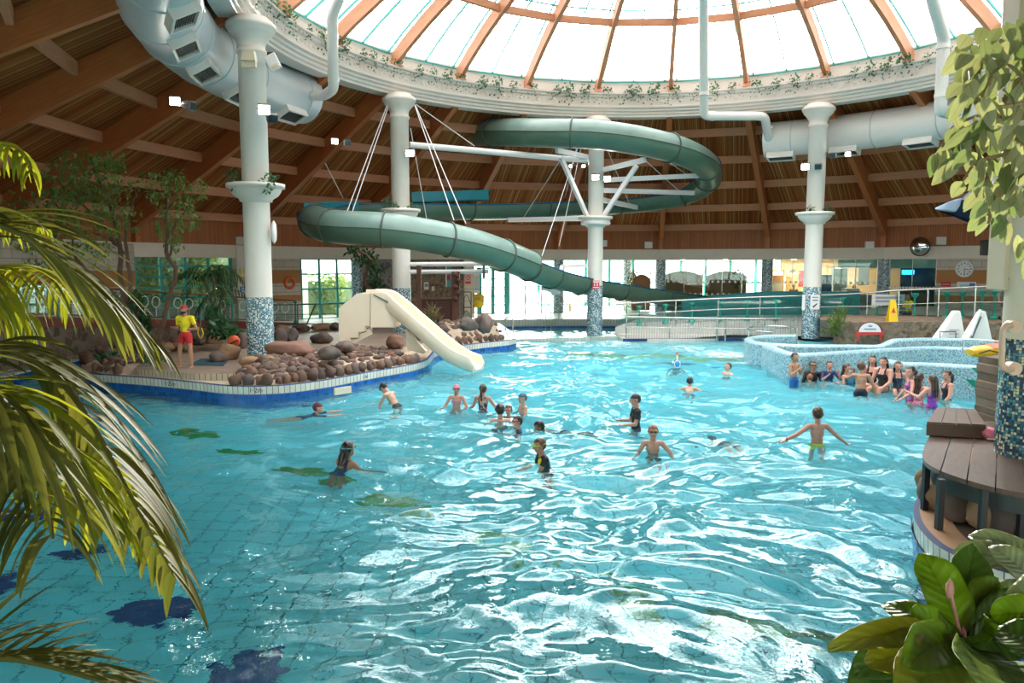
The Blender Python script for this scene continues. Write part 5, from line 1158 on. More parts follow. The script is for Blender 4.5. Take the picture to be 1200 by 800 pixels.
# toys on the deck
p=onz(1146,511,ZD); mb=MB(); mb.blob((p.x,p.y,ZD+.055),(.065,.06,.055),5,.12); bt=mb.build('fish_toy',redp,label='small red toy ball lying on the deck by the step platform',cat_='toy'); mb=MB(); mb.blob((p.x+.0,p.y-.045,ZD+.06),(.035,.02,.03),6,.2); mb.build('tan_patch',simple('tan_patch',(.6,.4,.25),.6),bt)
p=onz(1163,515,ZD); pk=simple('pink_plastic',(.8,.2,.3),.35); root=empty('swim_bag',(p.x,p.y,ZD),label='pink plastic swim bag lying against the cream column',cat_='bag'); mb=MB(); mb.blob((p.x,p.y+.02,ZD+.07),(.12,.09,.075),8,.2,sub=3,flat=.9); mb.build('bag_body',pk,root); mb=MB(); mb.blob((p.x+.03,p.y-.06,ZD+.05),(.06,.03,.04),9,.2); mb.build('pocket',simple('dark_pink',(.5,.02,.08),.5),root); mb=MB(); mb.tube([(p.x-.1,p.y-.06,ZD+.02),(p.x+.1,p.y-.12,ZD+.02)],.012,6); mb.build('strap',simple('pale_pink',(.8,.5,.5),.5),root)
# blue mat, orange ball on the island
q=[onz(x,y,.505) for x,y in((222,427.5),(262,428.5),(268,421.5),(236,420.5))]; mb=MB(); mb.prism([p.xy for p in q],.5,.52); mb.build('floor_mat',simple('dark_blue_mat',(.02,.07,.1),.7),label='dark blue mat on the paving beside the lifeguard',cat_='mat')
p=ony(274,398,21.3); root=empty('orange_float',p,label='orange rounded float resting on the brown boulder left of the column',cat_='float'); mb=MB(); mb.lathe(p+V(0,0,-.1),[(.001,-.1),(.1,-.08),(.16,.0),(.17,.1),(.1,.2),(.001,.23)],16); mb.build('float_body',orange,root); mb=MB(); mb.tube([p+V(-.14,-.1,-.18),p+V(.02,-.17,-.05),p+V(.15,-.1,.0)],.03,6); mb.build('dark_strap',maroon,root)
p=ony(235,398,22.5); root=empty('rescue_rope',p,label='yellow rescue rope hanging right of the lifeguard',cat_='rope'); mb=MB(); mb.tube(cat([ony(233,383,22.5),ony(232,390,22.5),ony(235,396,22.5),ony(238,391,22.5),ony(236,384,22.5)],5),.02,6); mb.build('rope_loop',yellow,root); mb=MB(); mb.tube([p+V(0,0,-.1),p+V(.03,0,.6)],.02,6); mb.build('stand',steeld,root)
mb=MB(); mb.tube([ony(171,362,22),ony(179,412,20.6)],.02,6); mb.build('rescue_pole',steel,label='thin steel rescue pole leaning on the balustrade by the tree',cat_='pole')
# dark blue sail hung beside the leaves
root=empty('shade_sail',ony(1150,240,13),label='dark blue and grey fabric sail hanging behind the leafy branch',cat_='sail')
def sailp(L,n): return [ony(*q) for q in cat([Vector((x,y,Y)) for x,y,Y in L],n)]
def sail(name,top,bot,mat,n=6):
    T_=sailp(top,n); B_=sailp(bot,n); mb=MB(); mb.strip([[a.lerp(b,k/6) for k in range(7)] for a,b in zip(T_,B_)]); o=mb.build(name,mat,root); m_=o.modifiers.new('Solidify','SOLIDIFY'); m_.thickness=.02
sail('sail_underside',[(1097,244,12.5),(1120,240,12.6),(1128,234,12.8),(1150,237,13),(1215,232,13.2)],[(1097,244.5,12.5),(1115,251,12.4),(1135,259,12.2),(1160,264,12.2),(1215,262,12.3)],simple('navy_fabric',(.003,.01,.022),.9,spec=.02))
sail('sail_top',[(1126,234,13.4),(1140,221,13.8),(1160,210,14),(1185,200,14.2),(1220,190,14.4)],[(1128,236,13.2),(1140,238,13.3),(1160,239,13.4),(1185,240,13.4),(1220,240,13.6)],simple('grey_blue_fabric',(.1,.12,.18),.9,spec=.05))
sail('sail_corner',[(1096,243.5,12.5),(1108,238,12.5),(1118,234,12.6),(1127,232,12.7)],[(1096,244.5,12.45),(1108,246.5,12.4),(1120,248,12.45),(1125,241,12.6)],simple('pale_blue_fabric',(.22,.33,.46),.6))
# ---------------------------------------------------------------- gallery contents
wick=tiles('woven_cane_screen',.05,.04,(.24,.12,.05),(.09,.045,.02),.006,.7,.25,off=.5)
for k,(x0,x1,yt,Y,l) in enumerate([(741,762,312,46,'left'),(774,823,308,45.2,'middle'),(826,874,308,44.5,'right')]):
    a=ony(x0,355,Y);b=ony(x1,355,Y); zt=ony(x0,yt,Y).z; root=empty('cane_screen',((a.x+b.x)/2,Y,.4),label=l+' curved-top brown cane screen with lattice crest in the gallery',cat_='screen'); W2=b.x-a.x
    top=[V(a.x+W2*q/12,Y,zt-.75+.28*math.sin(PI*q/12)) for q in range(13)]; mb=MB(); mb.plate([V(a.x,Y,.42)]+[V(b.x,Y,.42)]+top[::-1],.06); mb.build('cane_panel',wick,root)
    mb=MB(); t2=[p+V(0,0,.55) for p in top]; mb.tube(t2,.03,6); 
    for q in range(12): mb.tube([top[q],t2[q+1]],.014,4,caps=False); mb.tube([t2[q],top[q+1]],.014,4,caps=False)
    mb.tube([top[0],t2[0]],.03,6); mb.tube([top[-1],t2[-1]],.03,6); mb.build('lattice_crest',simple('grey_brown_lattice',(.2,.16,.12),.6),root)
# white cafe chairs on the bright terrace
def chair(label,group):
    root=empty('terrace_chair',(0,0,0),label=label,cat_='chair',group=group)
    mb=MB(); mb.box((0,0,.43),(.46,.46,.04)); mb.build('seat',plasticw,root,bevel=.01)
    mb=MB()
    for x in(-.17,-.06,.06,.17): mb.box((x,.23,.66),(.06,.03,.4))
    mb.tube([(-.22,.23,.45),(-.22,.25,.84),(-.1,.26,.9),(.1,.26,.9),(.22,.25,.84),(.22,.23,.45)],.02,6); mb.build('backrest',plasticw,root)
    for sx in(-1,1):
        mb=MB(); mb.tube([(sx*.22,.2,.62),(sx*.25,-.15,.64),(sx*.23,-.22,.42)],.02,6); mb.build('armrest',plasticw,root)
        for sy in(-1,1): mb=MB(); mb.tube([(sx*.2,sy*.2,.42),(sx*.23,sy*.23,0)],.018,6); mb.build('leg',plasticw,root)
    return root
ch0=chair('white slatted terrace chair out in the bright gallery','white chairs on the bright terrace'); rc_=random.Random(9)
sp_=[(600,47),(608,48.5),(618,47.5),(628,49),(636,47),(644,48),(656,47.5),(664,49),(676,47),(684,48.5),(664,46),(706,47),(716,48.5),(727,47),(738,48),(750,47),(612,51),(632,51.5),(650,51),(672,51.5)]
for k,(x,Y) in enumerate(sp_):
    p=rp(x,Y,.4); o=ch0 if k==0 else copy_tree(ch0); o.location=(p.x,p.y,.4); o.rotation_euler=(0,0,rc_.uniform(0,6.28))
def table(label,group):
    root=empty('terrace_table',(0,0,0),label=label,cat_='table',group=group); mb=MB(); mb.lathe((0,0,0),[(.001,.74),(.4,.74),(.42,.72),(.4,.7),(.001,.7)],20); mb.build('tabletop',plasticw,root); mb=MB(); mb.tube([(0,0,.7),(0,0,.05)],.03,8); mb.build('stem',plasticw,root); mb=MB(); mb.lathe((0,0,0),[(.001,.06),(.25,.03),(.25,0)],16); mb.build('foot',plasticw,root); return root
tb=table('round white terrace table among the bright chairs','white tables on the bright terrace')
for k,(x,Y) in enumerate([(604,48),(623,48),(640,49),(670,48),(711,48),(733,49)]):
    p=rp(x,Y,.4); o=tb if k==0 else copy_tree(tb); o.location=(p.x,p.y,.4)
# cafe: counters, warm display, hood lamp
warm=emit('warm_display_light',(1,.62,.25),2.2)
def cbox(px0,px1,py0,py1,Y,d_,mat,name,label,cat_,rz=-.55,bev=.01):
    a=ony(px0,py0,Y);b=ony(px1,py1,Y); mb=MB(); mb.box(((a.x+b.x)/2,Y,(a.z+b.z)/2),(abs(b.x-a.x),d_,abs(b.z-a.z))); return mb.build(name,mat,label=label,cat_=cat_,bevel=bev)
cbox(893,940,347,366,43.5,.8,simple('cafe_counter_tan',(.4,.22,.1),.5),'cafe_counter','long tan cafe counter with red base behind the glass','counter')
root=empty('drinks_fridge',ony(911,335,45.2),label='tall wood-framed drinks cabinet with a warm orange light in the cafe',cat_='cabinet'); a=ony(903,316,45.2);b=ony(917,364.5,45.2); mb=MB(); mb.box(((a.x+b.x)/2,45.4,(a.z+b.z)/2),(b.x-a.x,.5,a.z-b.z)); mb.build('cabinet_body',simple('orange_wood',(.35,.16,.05),.5),root); mb=MB(); mb.box(((a.x+b.x)/2,45.12,a.z-.2),((b.x-a.x)*.8,.04,.22)); mb.build('light_panel',warm,root); mb=MB(); mb.box(((a.x+b.x)/2,45.12,(a.z+b.z)/2-.15),((b.x-a.x)*.8,.03,(a.z-b.z)*.5)); mb.build('cabinet_door',simple('fridge_grey',(.3,.3,.28),.3),root)
c=ony(929,319,44.5); root=empty('counter_lamp',c,label='wide glowing lamp shade over the cafe counter',cat_='lamp'); mb=MB(); mb.lathe(c,[(.05,.22),(.2,.16),(.34,0.02),(.36,-.04)],20); mb.build('lamp_shade',simple('lamp_shade_cream',(.7,.55,.3),.5),root); mb=MB(); mb.lathe(c,[(.001,-.05),(.3,-.04)],20); mb.build('bulb_panel',emit('warm_lamp',(1,.75,.4),12),root); mb=MB(); mb.tube([c+V(0,0,.2),V(c.x,c.y,3.5)],.012,5); mb.build('cord',black,root)
cbox(920,938,324,345,45.6,.3,simple('back_bar_cream',(.6,.45,.25),.5),'back_bar','lit cream back bar behind the counter lamp','shelf unit')
cbox(936,941,317,336,44.8,.06,sred,'menu_board','narrow red menu board in the cafe left of the white column','menu board')
cbox(976,990,314,368,42.5,.3,simple('grey_display',(.3,.36,.4),.4),'display_board','grey display board right of the white column','board')
cbox(962,972,322,368,42,.3,simple('dark_blue_unit',(.03,.08,.2),.4),'vending_machine','dark blue vending machine right of the white column','machine')
cbox(1006,1018,313,334,41.6,.06,simple('tan_poster',(.5,.38,.26),.6),'poster','tan poster board left of the office pillar','poster')
cbox(989,1003,338,371,39.8,.6,simple('grey_blue_crate',(.3,.42,.46),.5),'ticket_desk','grey-blue ticket desk behind the glass','desk')
cbox(848,862,346,368,42.3,.5,black,'stool_block','black low seat in front of the right cane screen','seat')
cbox(1004,1018,345,371,39.2,.5,steeld,'reception_counter','dark reception counter left of the office pillar','counter')
for k,(px,Y) in enumerate([(905,46),(930,47),(800,49),(850,47),(985,43)]):
    p=rp(px,Y,3.46); lt=bpy.data.lights.new('gallery_lamp','AREA'); lt.shape='DISK'; lt.size=.3; lt.energy=90; lt.color=(1,.82,.6); lo=bpy.data.objects.new('gallery_lamp',lt); C.objects.link(lo); lo.location=(p.x,p.y,3.42); mb=MB(); mb.lathe((p.x,p.y,3.44),[(.001,.0),(.14,.0),(.16,.05)],16); mb.build('ceiling_light',emit('gallery_downlight',(1,.85,.65),9),label=['over the drinks cabinet','over the back bar','over the middle cane screen','over the right cane screen','right of the white column'][k]+': round recessed gallery light',cat_='light')
# outside: hedges and white wall seen through the windows, plus added sky blockers
hedge=leafmat('hedge_green',(.1,.16,.07),(.24,.3,.15),.3)
def hedge_(i0,i1,r,h,label,seed,N):
    rh=random.Random(seed); mb=MB()
    for k in range(N):
        a=A0+15*(i0+(i1-i0)*rh.random()); p=ring(r+rh.uniform(-.7,.7)+.8*math.sin(a),a,.2+h*rh.random()**.7); d=Vector((rh.uniform(-1,1),rh.uniform(-1,1),rh.uniform(-.3,1))).normalized(); e=d.cross(Vector((rh.random(),rh.random(),.3))).normalized(); s_=.28
        mb.add([p,p+d*s_*.5+e*s_*.3,p+d*s_,p+d*s_*.5-e*s_*.3],[(0,1,2,3)],[[(0,0),(.5,.5),(1,0),(.5,-.5)]])
    mb.build('hedge',hedge,label=label,kind='stuff')
hedge_(2.9,4.2,25.5,5.2,'tall green hedge outside the teal window',1,5200); hedge_(1.8,3.0,27.5,2.3,'low green shrubs outside the glazed opening',2,2600)
mb=MB(); fbox(mb,3,-.6,1.6,.2,5.6,5.2,5.4); mb.build('wall_sky_blocker',simple('sky_blocker_green',(.16,.22,.12),.9,var=.4,sc=2),kind='structure'); mb=MB(); fbox(mb,3,-.3,1.4,4.3,4.45,.3,4.2); mb.build('ceiling_sky_blocker',simple('sky_blocker_grey',(.3,.32,.3),.7),kind='structure')  # green backing and overhead slab added to keep bright sky off the hedge
mb=MB(); fbox(mb,2,-.5,.5,.2,2.2,5.6,5.8); mb.build('wall_low_sky_blocker',MAT['sky_blocker_green'],kind='structure')  # lower backing, also added to stop sky showing between the shrubs
mb=MB(); fbox(mb,2,.25,.6,.3,2.9,3.0,3.3); mb.build('wall_outside_white',white,kind='structure')

# ---------------------------------------------------------------- plants
def leaf(mb,base,d,nrm,L,W,droop=.3,fold=.25,n=5,shape=.8,m=0,tipn=1.0,wavy=0):
    """one blade: two half surfaces meeting at the midrib"""
    p=Vector(base); d=Vector(d).normalized(); nrm=Vector(nrm); nrm=(nrm-d*nrm.dot(d))
    nrm=nrm.normalized() if nrm.length>1e-5 else Vector((0,0,1)); rows=[]; uvr=[]
    ph=rnd.random()*6
    for k in range(n+1):
        t_=k/n; s_=d.cross(nrm).normalized(); w=W*.5*(math.sin(PI*min(1,t_**shape*.97+.015)))**.8
        up=nrm*(w*fold)+nrm*(wavy*W*math.sin(t_*9+ph))
        rows.append([p+s_*w+up,p.copy(),p-s_*w+up*.8]); uvr.append(t_)
        d2=(d+Vector((0,0,-1))*droop/n).normalized(); nrm=(nrm-d2*nrm.dot(d2)).normalized(); d=d2; p=p+d*(L/n)
    vs=[q for r in rows for q in r]; fs=[];uv=[]
    for k in range(n):
        for j in(0,1):
            fs.append((k*3+j,k*3+j+1,(k+1)*3+j+1,(k+1)*3+j)); v0=(.5,0,-.5)[j]; v1=(.5,0,-.5)[j+1]
            uv.append([(uvr[k],v0),(uvr[k],v1),(uvr[k+1],v1),(uvr[k+1],v0)])
    mb.add(vs,fs,uv,m,True)
def rv(r,a=1): return Vector((r.uniform(-1,1),r.uniform(-1,1),r.uniform(-1,1)))*a
treeleaf=leafmat('tree_leaf',(.08,.17,.04),(.2,.32,.1),.25); darkleaf=leafmat('dark_leaf',(.02,.06,.025),(.05,.13,.045),.15); hosta=leafmat('hosta_leaf',(.03,.12,.06),(.12,.25,.14),.2)
fern=leafmat('fern_leaf',(.06,.13,.03),(.16,.24,.05),.3); ivym=leafmat('ivy_leaf',(.03,.1,.05),(.09,.2,.1),.2,vein=False)
def cloud(mb,c,r,n,L,W,rn,dn=(0,0,-.3)):
    for _ in range(n):
        v=rv(rn); 
        while v.length>1: v=rv(rn)
        p=Vector(c)+Vector((v.x*r[0],v.y*r[1],v.z*r[2])); leaf(mb,p,rv(rn)+Vector(dn),rv(rn)+V(0,0,1),L*rn.uniform(.7,1.3),W*rn.uniform(.7,1.2),.4,.2,2)
def tree(label,Y,trunks,clouds,name='indoor_tree',lm=None,ln=.1,seed=1,base=None,cat_='tree',dens=1.0):
    rn=random.Random(seed); b=ony(trunks[0][0][0],trunks[0][0][1],Y); root=empty(name,b,label=label,cat_=cat_)
    mb=MB()
    for t_ in trunks:
        P=cat([ony(x,y,Y+dy) for x,y,r,dy in t_],4); R=[]
        for k in range(len(P)): f=k/4; i=min(int(f),len(t_)-2); R.append(t_[i][2]+(t_[i+1][2]-t_[i][2])*(f-i))
        P=[p+rv(rn,.03) if 0<k<len(P)-1 else p for k,p in enumerate(P)]; mb.tube(P,R,8)
    mb.build('trunk',bark,root); mb=MB()
    for x,y,rx,rz,n in clouds:
        c=ony(x,y,Y+rn.uniform(-.6,.6)); cloud(mb,c,(rx*1.12*Y/900,rx*Y/900*.8,rz*1.12*Y/900),int(n*dens),ln,ln*.5,rn)
        tw=MB()
    mb.build('foliage',lm or treeleaf,root); return root
tree('tall multi-stemmed indoor tree growing from the island tip left of the lifeguard',20.6,
 [[(152,418,0.094,0),(150,370,0.086,0),(142,330,0.072,.1),(140,290,0.065,.2),(132,250,0.050,.3),(116,215,0.036,.3),(106,185,0.022,.2)],
  [(158,414,0.072,.1),(160,370,0.065,.1),(153,330,0.058,0),(149,300,0.050,-.1),(148,265,0.036,-.2),(158,235,0.025,-.3),(160,222,0.014,-.3)],
  [(166,440,0.072,0),(178,408,0.072,0),(192,375,0.065,0),(200,345,0.061,0),(207,318,0.058,0),(197,302,0.054,0),(195,268,0.043,0),(196,235,0.032,0),(205,200,0.018,0)],
  [(197,302,0.036,0),(203,280,0.032,0),(206,262,0.029,0),(225,238,0.014,0)],
  [(118,352,0.050,.2),(104,322,0.050,.3),(86,298,0.043,.4),(66,278,0.032,.5),(38,258,0.018,.6)],
  [(140,290,0.036,.2),(118,262,0.029,0),(92,235,0.022,0),(66,210,0.014,0)],[(132,250,0.029,.3),(138,215,0.022,.2),(128,188,0.014,0)],[(86,298,0.029,.4),(80,262,0.022,.3),(60,232,0.014,.2)],[(150,300,0.036,0),(126,280,0.029,0),(108,272,0.014,0)]],
 [(105,195,34,20,330),(128,215,24,22,260),(75,215,28,24,300),(60,245,30,22,300),(95,245,30,24,320),(128,255,20,22,180),(35,270,26,22,220),(80,280,26,20,220),(50,300,22,16,130),(112,290,18,14,100),(14,250,16,26,130),(150,250,12,14,50),(132,188,14,10,60),(165,215,12,9,40),(203,212,16,14,110),(222,226,16,14,100),(190,232,14,16,90),(212,252,18,16,110),(228,262,10,12,50),(192,268,12,14,60),(205,285,12,10,40),(180,205,10,8,30),(235,215,8,7,24),(158,268,8,10,25),(70,310,16,10,50),(120,312,10,8,20)],ln=.15,seed=3,dens=.8)
def bush(label,Y,specs,lm,L,W,seed,name='shrub',cat_='shrub',dn=(0,0,.3)):
    rn=random.Random(seed); b=ony(specs[0][0],specs[0][1]+specs[0][3],Y); root=empty(name,b,label=label,cat_=cat_); mb=MB()
    for x,y,rx,rz,n in specs: cloud(mb,ony(x,y,Y+rn.uniform(-.2,.2)),(rx*Y/900,rx*Y/900,rz*Y/900),n,L,W,rn,dn)
    mb.build('foliage',lm,root); mb=MB()
    for k in range(5):
        x,y,rx,rz,n=specs[k%len(specs)]; mb.tube([ony(x+(k-2)*2,y+rz,Y),ony(x+(k-2)*4,y-rz*.5,Y)],[.03,.01],6)
    mb.build('stem',bark,root); return root
bush('dark leafy shrub growing around the tree stems',20.7,[(150,378,12,26,420),(165,385,12,24,380),(128,360,10,14,160),(160,352,8,10,100)],darkleaf,.14,.09,5)
bush('low broad-leaved plants on the rocky island tip under the tree',20.2,[(140,430,16,9,120),(160,432,18,8,130),(178,430,12,9,80),(128,424,10,8,50)],hosta,.3,.12,6,dn=(0,0,.6))
def palm(label,Y,px,py,h,fr,lm,seed,L=1.0,name='potted_palm'):
    rn=random.Random(seed); b=ony(px,py,Y); root=empty(name,b,label=label,cat_='palm'); mb=MB()
    tops=[]
    for dx,dh in((-.35,.95),(.1,1.0),(.4,.7)):
        t_=b+V(dx*h*.4,rn.uniform(-.2,.2),h*dh); mb.tube(cat([b+V(dx*.15,0,0),b+V(dx*.2,0,h*dh*.5),t_],4),[.05]*5+[.04]*4,8); tops.append(t_)
    mb.build('trunk',bark,root); mb=MB()
    for k in range(fr):
        t_=tops[k%3]; a=rn.uniform(0,2*PI); e=rn.uniform(.1,1.1); d=V(math.cos(a)*math.cos(e),math.sin(a)*math.cos(e),math.sin(e)); p=t_.copy(); P=[p.copy()]
        for q in range(10): p=p+d*(L/10); d=(d+V(0,0,-.2)).normalized(); P.append(p.copy())
        mb.tube(P,[.012]*8+[.006]*3,4)
        for q in range(1,10):
            tg=(P[min(q+1,10)]-P[q-1]).normalized(); s_=tg.cross(ZV).normalized()
            for sg in(-1,1): leaf(mb,P[q],s_*sg+tg*.7,V(0,0,1),L*.3,.045,1.4,.3,3)
    mb.build('frond',lm,root); return root
palm('dark indoor palm behind the lifeguard in front of the teal window',24.0,252,392,1.9,26,darkleaf,7,L=1.15,name='indoor_palm')
bush('pale broad-leaved plant at the foot of the indoor palm',23.2,[(258,388,14,9,110),(268,391,9,6,50),(250,372,10,14,90)],hosta,.3,.13,8,dn=(0,0,.5))
tree('dark climbing tree standing left of the column behind the slide',29.5,[[(432,345,.09,0),(428,322,.07,0),(436,305,.06,0),(420,293,.04,0)],[(436,345,.08,0),(445,320,.06,0),(438,300,.04,0)]],[(428,300,14,10,130),(440,318,9,14,140),(434,335,10,10,120),(415,293,8,6,60),(446,336,7,9,60)],lm=darkleaf,ln=.2,seed=11,name='climbing_tree')
bush('green leafy plants growing in front of the timber booth',28.2,[(508,384,14,7,160),(520,388,14,6,140),(498,378,8,8,70)],leafmat('bright_bush',(.04,.13,.03),(.1,.24,.06),.25),.2,.06,12,dn=(0,0,.7))
bush('dry wispy grass plant in front of the timber booth',28.3,[(506,370,7,11,90),(513,374,7,9,60)],leafmat('dry_grass',(.2,.17,.08),(.35,.3,.15),.2),.3,.02,13,name='grass_plant',cat_='plant',dn=(0,0,1.5))
bush('yellow-green ferny shrub beside the river pool column',27.9,[(980,378,10,9,200),(985,368,7,8,120),(975,388,10,5,80)],fern,.2,.04,14,dn=(0,0,.8))
for k,(px,py,Y,l) in enumerate([(815,352,45.5,'small potted tree between the cane screens'),(865,350,43.8,'small potted tree left of the cafe pillar'),(744,352,47,'small dark plant at the left of the gallery')]):
    t_=tree(l,Y,[[(px,py,.05,0),(px,py-10,.05,0),(px,py-20,.04,0)]],[(px,py-24,9,10,190)],lm=darkleaf,ln=.22,seed=20+k,name='potted_tree')
    b=ony(px,py,Y); z_=b.z; mb=MB(); mb.lathe((b.x,b.y,0),[(.001,.4),(.2,.4),(.28,z_+.02),(.24,z_+.02),(.22,z_-.05),(.001,z_-.05)],16); mb.build('pot',simple('dark_pot',(.06,.05,.05),.5),t_)
for key,lst,l in(('A',[(-.55,-.2,.2),(.5,-.3,.1),(-.3,-.5,-.05),(.45,-.5,-.1)],'sparse trailing plant in the basin of the left column'),('B',[(-.5,-.3,.25),(.5,-.3,.05),(-.2,-.5,.1)],'leafy plant in the basin of the column behind the slide'),('D',[(.4,-.3,.1),(.55,-.2,-.1),(-.4,-.4,.05)],'flowering plant in the basin of the river pool column')):
    x,y,_=COL[key]; root=empty('basin_plant',(x,y,5.1),label=l,cat_='plant'); rn=random.Random(ord(key)); mb=MB()
    for a,b,c in lst: cloud(mb,(x+a,y+b,5.2+c),(.2,.15,.2),45,.12,.07,rn); mb.tube([(x+a*.7,y+b*.7,5.08),(x+a,y+b,5.25+c)],.012,5)
    mb.build('foliage',ivym,root)
# ivy clumps on the ledge of the white ring
def ivy(seed):
    rn=random.Random(seed); mb=MB()
    for q in range(1):
        p=V(rn.uniform(-.25,.25),-.02,.02); mb.tube([p,p+V(.02,-.1,.12),p+V(.06,-.16,-.3*rn.random())],.008,4)
        for _ in range(46): leaf(mb,p+V(rn.gauss(0,.13),-.08-.1*rn.random(),rn.gauss(.06,.13)),rv(rn),V(0,-1,.5),.1,.08,.2,.2,2)
    for _ in range(14): leaf(mb,V(rn.gauss(0,.25),-.13,-rn.random()*.45),rv(rn),V(0,-1,.3),.09,.07,.2,.2,2)
    me=mb.build('ivy_clump',ivym,loc=(0,0,0)); return me
iv=[ivy(60+k) for k in range(4)]; k=0; a=24.0; rn=random.Random(8)
while a<196:
    src=iv[k%4]; o=src if k<4 else src.copy()
    if k>=4: C.objects.link(o)
    o.location=ring(11.78,a,10.42); o.rotation_euler=(0,0,math.radians(a-90)+0); o.rotation_euler[2]=math.radians(a)-PI/2
    s_=rn.uniform(.75,1.25); o.scale=(s_,s_,s_); tag(o,'small ivy clump trailing over the ledge of the white ring','ivy','ivy clumps on the ring ledge'); k+=1; a+=rn.uniform(2.6,4.6)
# ---------------------------------------------------------------- foreground palm
palmleaf=leafmat('palm_leaf',(.11,.14,.02),(.27,.27,.03),.5,.6,tc=(1,.95,.3),spec=.06); palmold=leafmat('palm_leaf_brown',(.07,.08,.02),(.15,.14,.04),.35,.6,tc=(.9,.9,.4),spec=.08)
PX=Vector((-1.35,1.3,2.2))
pr=empty('areca_palm',(-1.6,1.2,.3),label='big yellow-green palm hanging in from the left edge, close to the viewer',cat_='palm')
def frond(pts,nl,L0,W,droop,al,seed,mat,side=(1,-1),Lprof=None,rr=.009,up=(0,0,1),bias=None):
    rn=random.Random(seed); P=cat([ony(*q) for q in pts],8); S=[0]
    for a,b in zip(P[:-1],P[1:]): S.append(S[-1]+(b-a).length)
    mb=MB(); N_=len(P); mb.tube(P,[rr*(1-.7*k/N_) for k in range(N_)],6)
    for k in range(nl):
        s_=S[-1]*(k+.5)/nl; j=0
        while j<N_-2 and S[j+1]<s_: j+=1
        p=P[j].lerp(P[j+1],(s_-S[j])/(S[j+1]-S[j]+1e-9)); tg=(P[j+1]-P[j]).normalized(); sd=tg.cross(Vector(up)).normalized(); t_=k/nl
        L=L0*(Lprof(t_) if Lprof else (.55+.45*math.sin(PI*min(1,t_+.15))))*rn.uniform(.85,1.12)
        for sg in side:
            d=sd*sg*math.cos(al)+tg*math.sin(al)+rv(rn,.07)+V(0,0,.12)
            if bias: d+=Vector(bias)
            leaf(mb,p,d,V(0,0,1)+rv(rn,.25),L,W*rn.uniform(.8,1.15),droop*rn.uniform(.8,1.2),.35,8,shape=.6)
    return mb.build('frond',mat,pr)
frond([(-90,300,1.45),(-30,262,1.45),(20,272,1.5),(70,305,1.55),(120,348,1.6),(165,388,1.65)],26,.28,.022,.9,1.0,1,palmold)
frond([(-90,345,1.6),(-20,318,1.7),(30,312,1.8),(62,322,1.9),(86,345,1.95)],26,.22,.014,2.6,.35,2,palmleaf)
frond([(-120,300,1.7),(-60,330,1.75),(0,345,1.85),(40,372,1.9)],18,.22,.016,2.6,.3,3,palmleaf)
frond([(-120,470,1.2),(-40,418,1.25),(20,412,1.3),(70,445,1.36),(110,500,1.42),(145,565,1.48),(180,630,1.54),(205,675,1.58)],30,.26,.027,1.0,.85,4,palmold)
frond([(-120,560,1.15),(-50,470,1.2),(0,455,1.25),(50,500,1.3),(90,560,1.38),(125,610,1.44)],24,.24,.025,1.3,.75,5,palmleaf)
frond([(-60,440,1.1),(0,470,1.12),(35,520,1.15),(52,580,1.2),(62,630,1.24)],20,.24,.021,1.5,.7,6,palmold)
frond([(60,470,1.6),(105,510,1.65),(140,560,1.7),(165,600,1.75),(190,650,1.8)],24,.17,.024,2.2,.5,7,palmleaf)
frond([(-40,165,2.0),(-5,168,2.0),(18,172,2.0),(34,190,2.0),(37,205,2.0)],10,.13,.015,2.6,.3,8,palmleaf,side=(1,-1))
frond([(-40,262,2.1),(-5,256,2.1),(20,250,2.1),(38,252,2.1),(50,262,2.1)],12,.13,.013,2.4,.4,9,palmleaf)
frond([(-110,820,1.2),(-50,775,1.22),(0,770,1.26),(50,778,1.3),(110,795,1.36),(150,805,1.4)],22,.2,.016,.5,.95,10,palmold,bias=(0,0,.35))
frond([(-60,700,1.3),(-30,640,1.3),(-14,600,1.3),(-6,570,1.3)],8,.1,.016,1.2,.4,11,palmleaf)
mb=MB(); mb.tube([V(-1.7,1.3,.3),V(-1.5,1.3,1.4),V(-1.25,1.35,2.6),V(-1.15,1.45,3.3)],[.05,.045,.035,.02],10); mb.build('stem',bark,pr)
# ---------------------------------------------------------------- foreground leafy branches, upper right
figleaf=leafmat('fig_leaf',(.11,.16,.06),(.34,.33,.2),.3,.5,tc=(1,1,.6),spec=.25); 
fb=empty('weeping_fig',ony(1240,200,3.0),label='pale green leafy branches hanging in at the upper right corner',cat_='tree')
rn=random.Random(31); mb=MB(); BR=[[(1300,-20,2.9,.02),(1240,20,2.9,.016),(1195,50,2.9,.01),(1165,85,2.9,.007),(1150,120,2.9,.004)],
 [(1300,100,3,.022),(1230,128,3,.018),(1180,140,3,.014),(1135,150,3,.009),(1112,175,3,.006),(1108,205,3,.004)],
 [(1300,120,2.8,.022),(1225,160,2.8,.016),(1188,205,2.8,.012),(1166,240,2.8,.008),(1158,262,2.8,.004)],
 [(1180,140,3,.007),(1165,134,3,.006),(1147,135,3,.005),(1118,148,3,.004),(1106,165,3,.004),(1098,178,3,.003)],
 [(1235,60,2.85,.012),(1200,90,2.85,.009),(1178,120,2.85,.005)],[(1240,110,2.8,.012),(1205,120,2.8,.009),(1165,125,2.8,.006),(1140,112,2.85,.004)],
 [(1240,290,2.7,.01),(1215,285,2.7,.008),(1200,290,2.7,.004)],[(1220,165,2.9,.01),(1180,180,2.9,.007),(1145,190,2.9,.005),(1128,212,2.9,.004)]]
for b in BR:
    P=[ony(x,y,Y) for x,y,Y,r in b]; P=cat(([V(2.44,3.0,P[0].z-.06)] if b[0][0]>=1220 else [])+P,5); mb.tube(P,[b[0][3]+(b[-1][3]-b[0][3])*k/len(P) for k in range(len(P))],6)
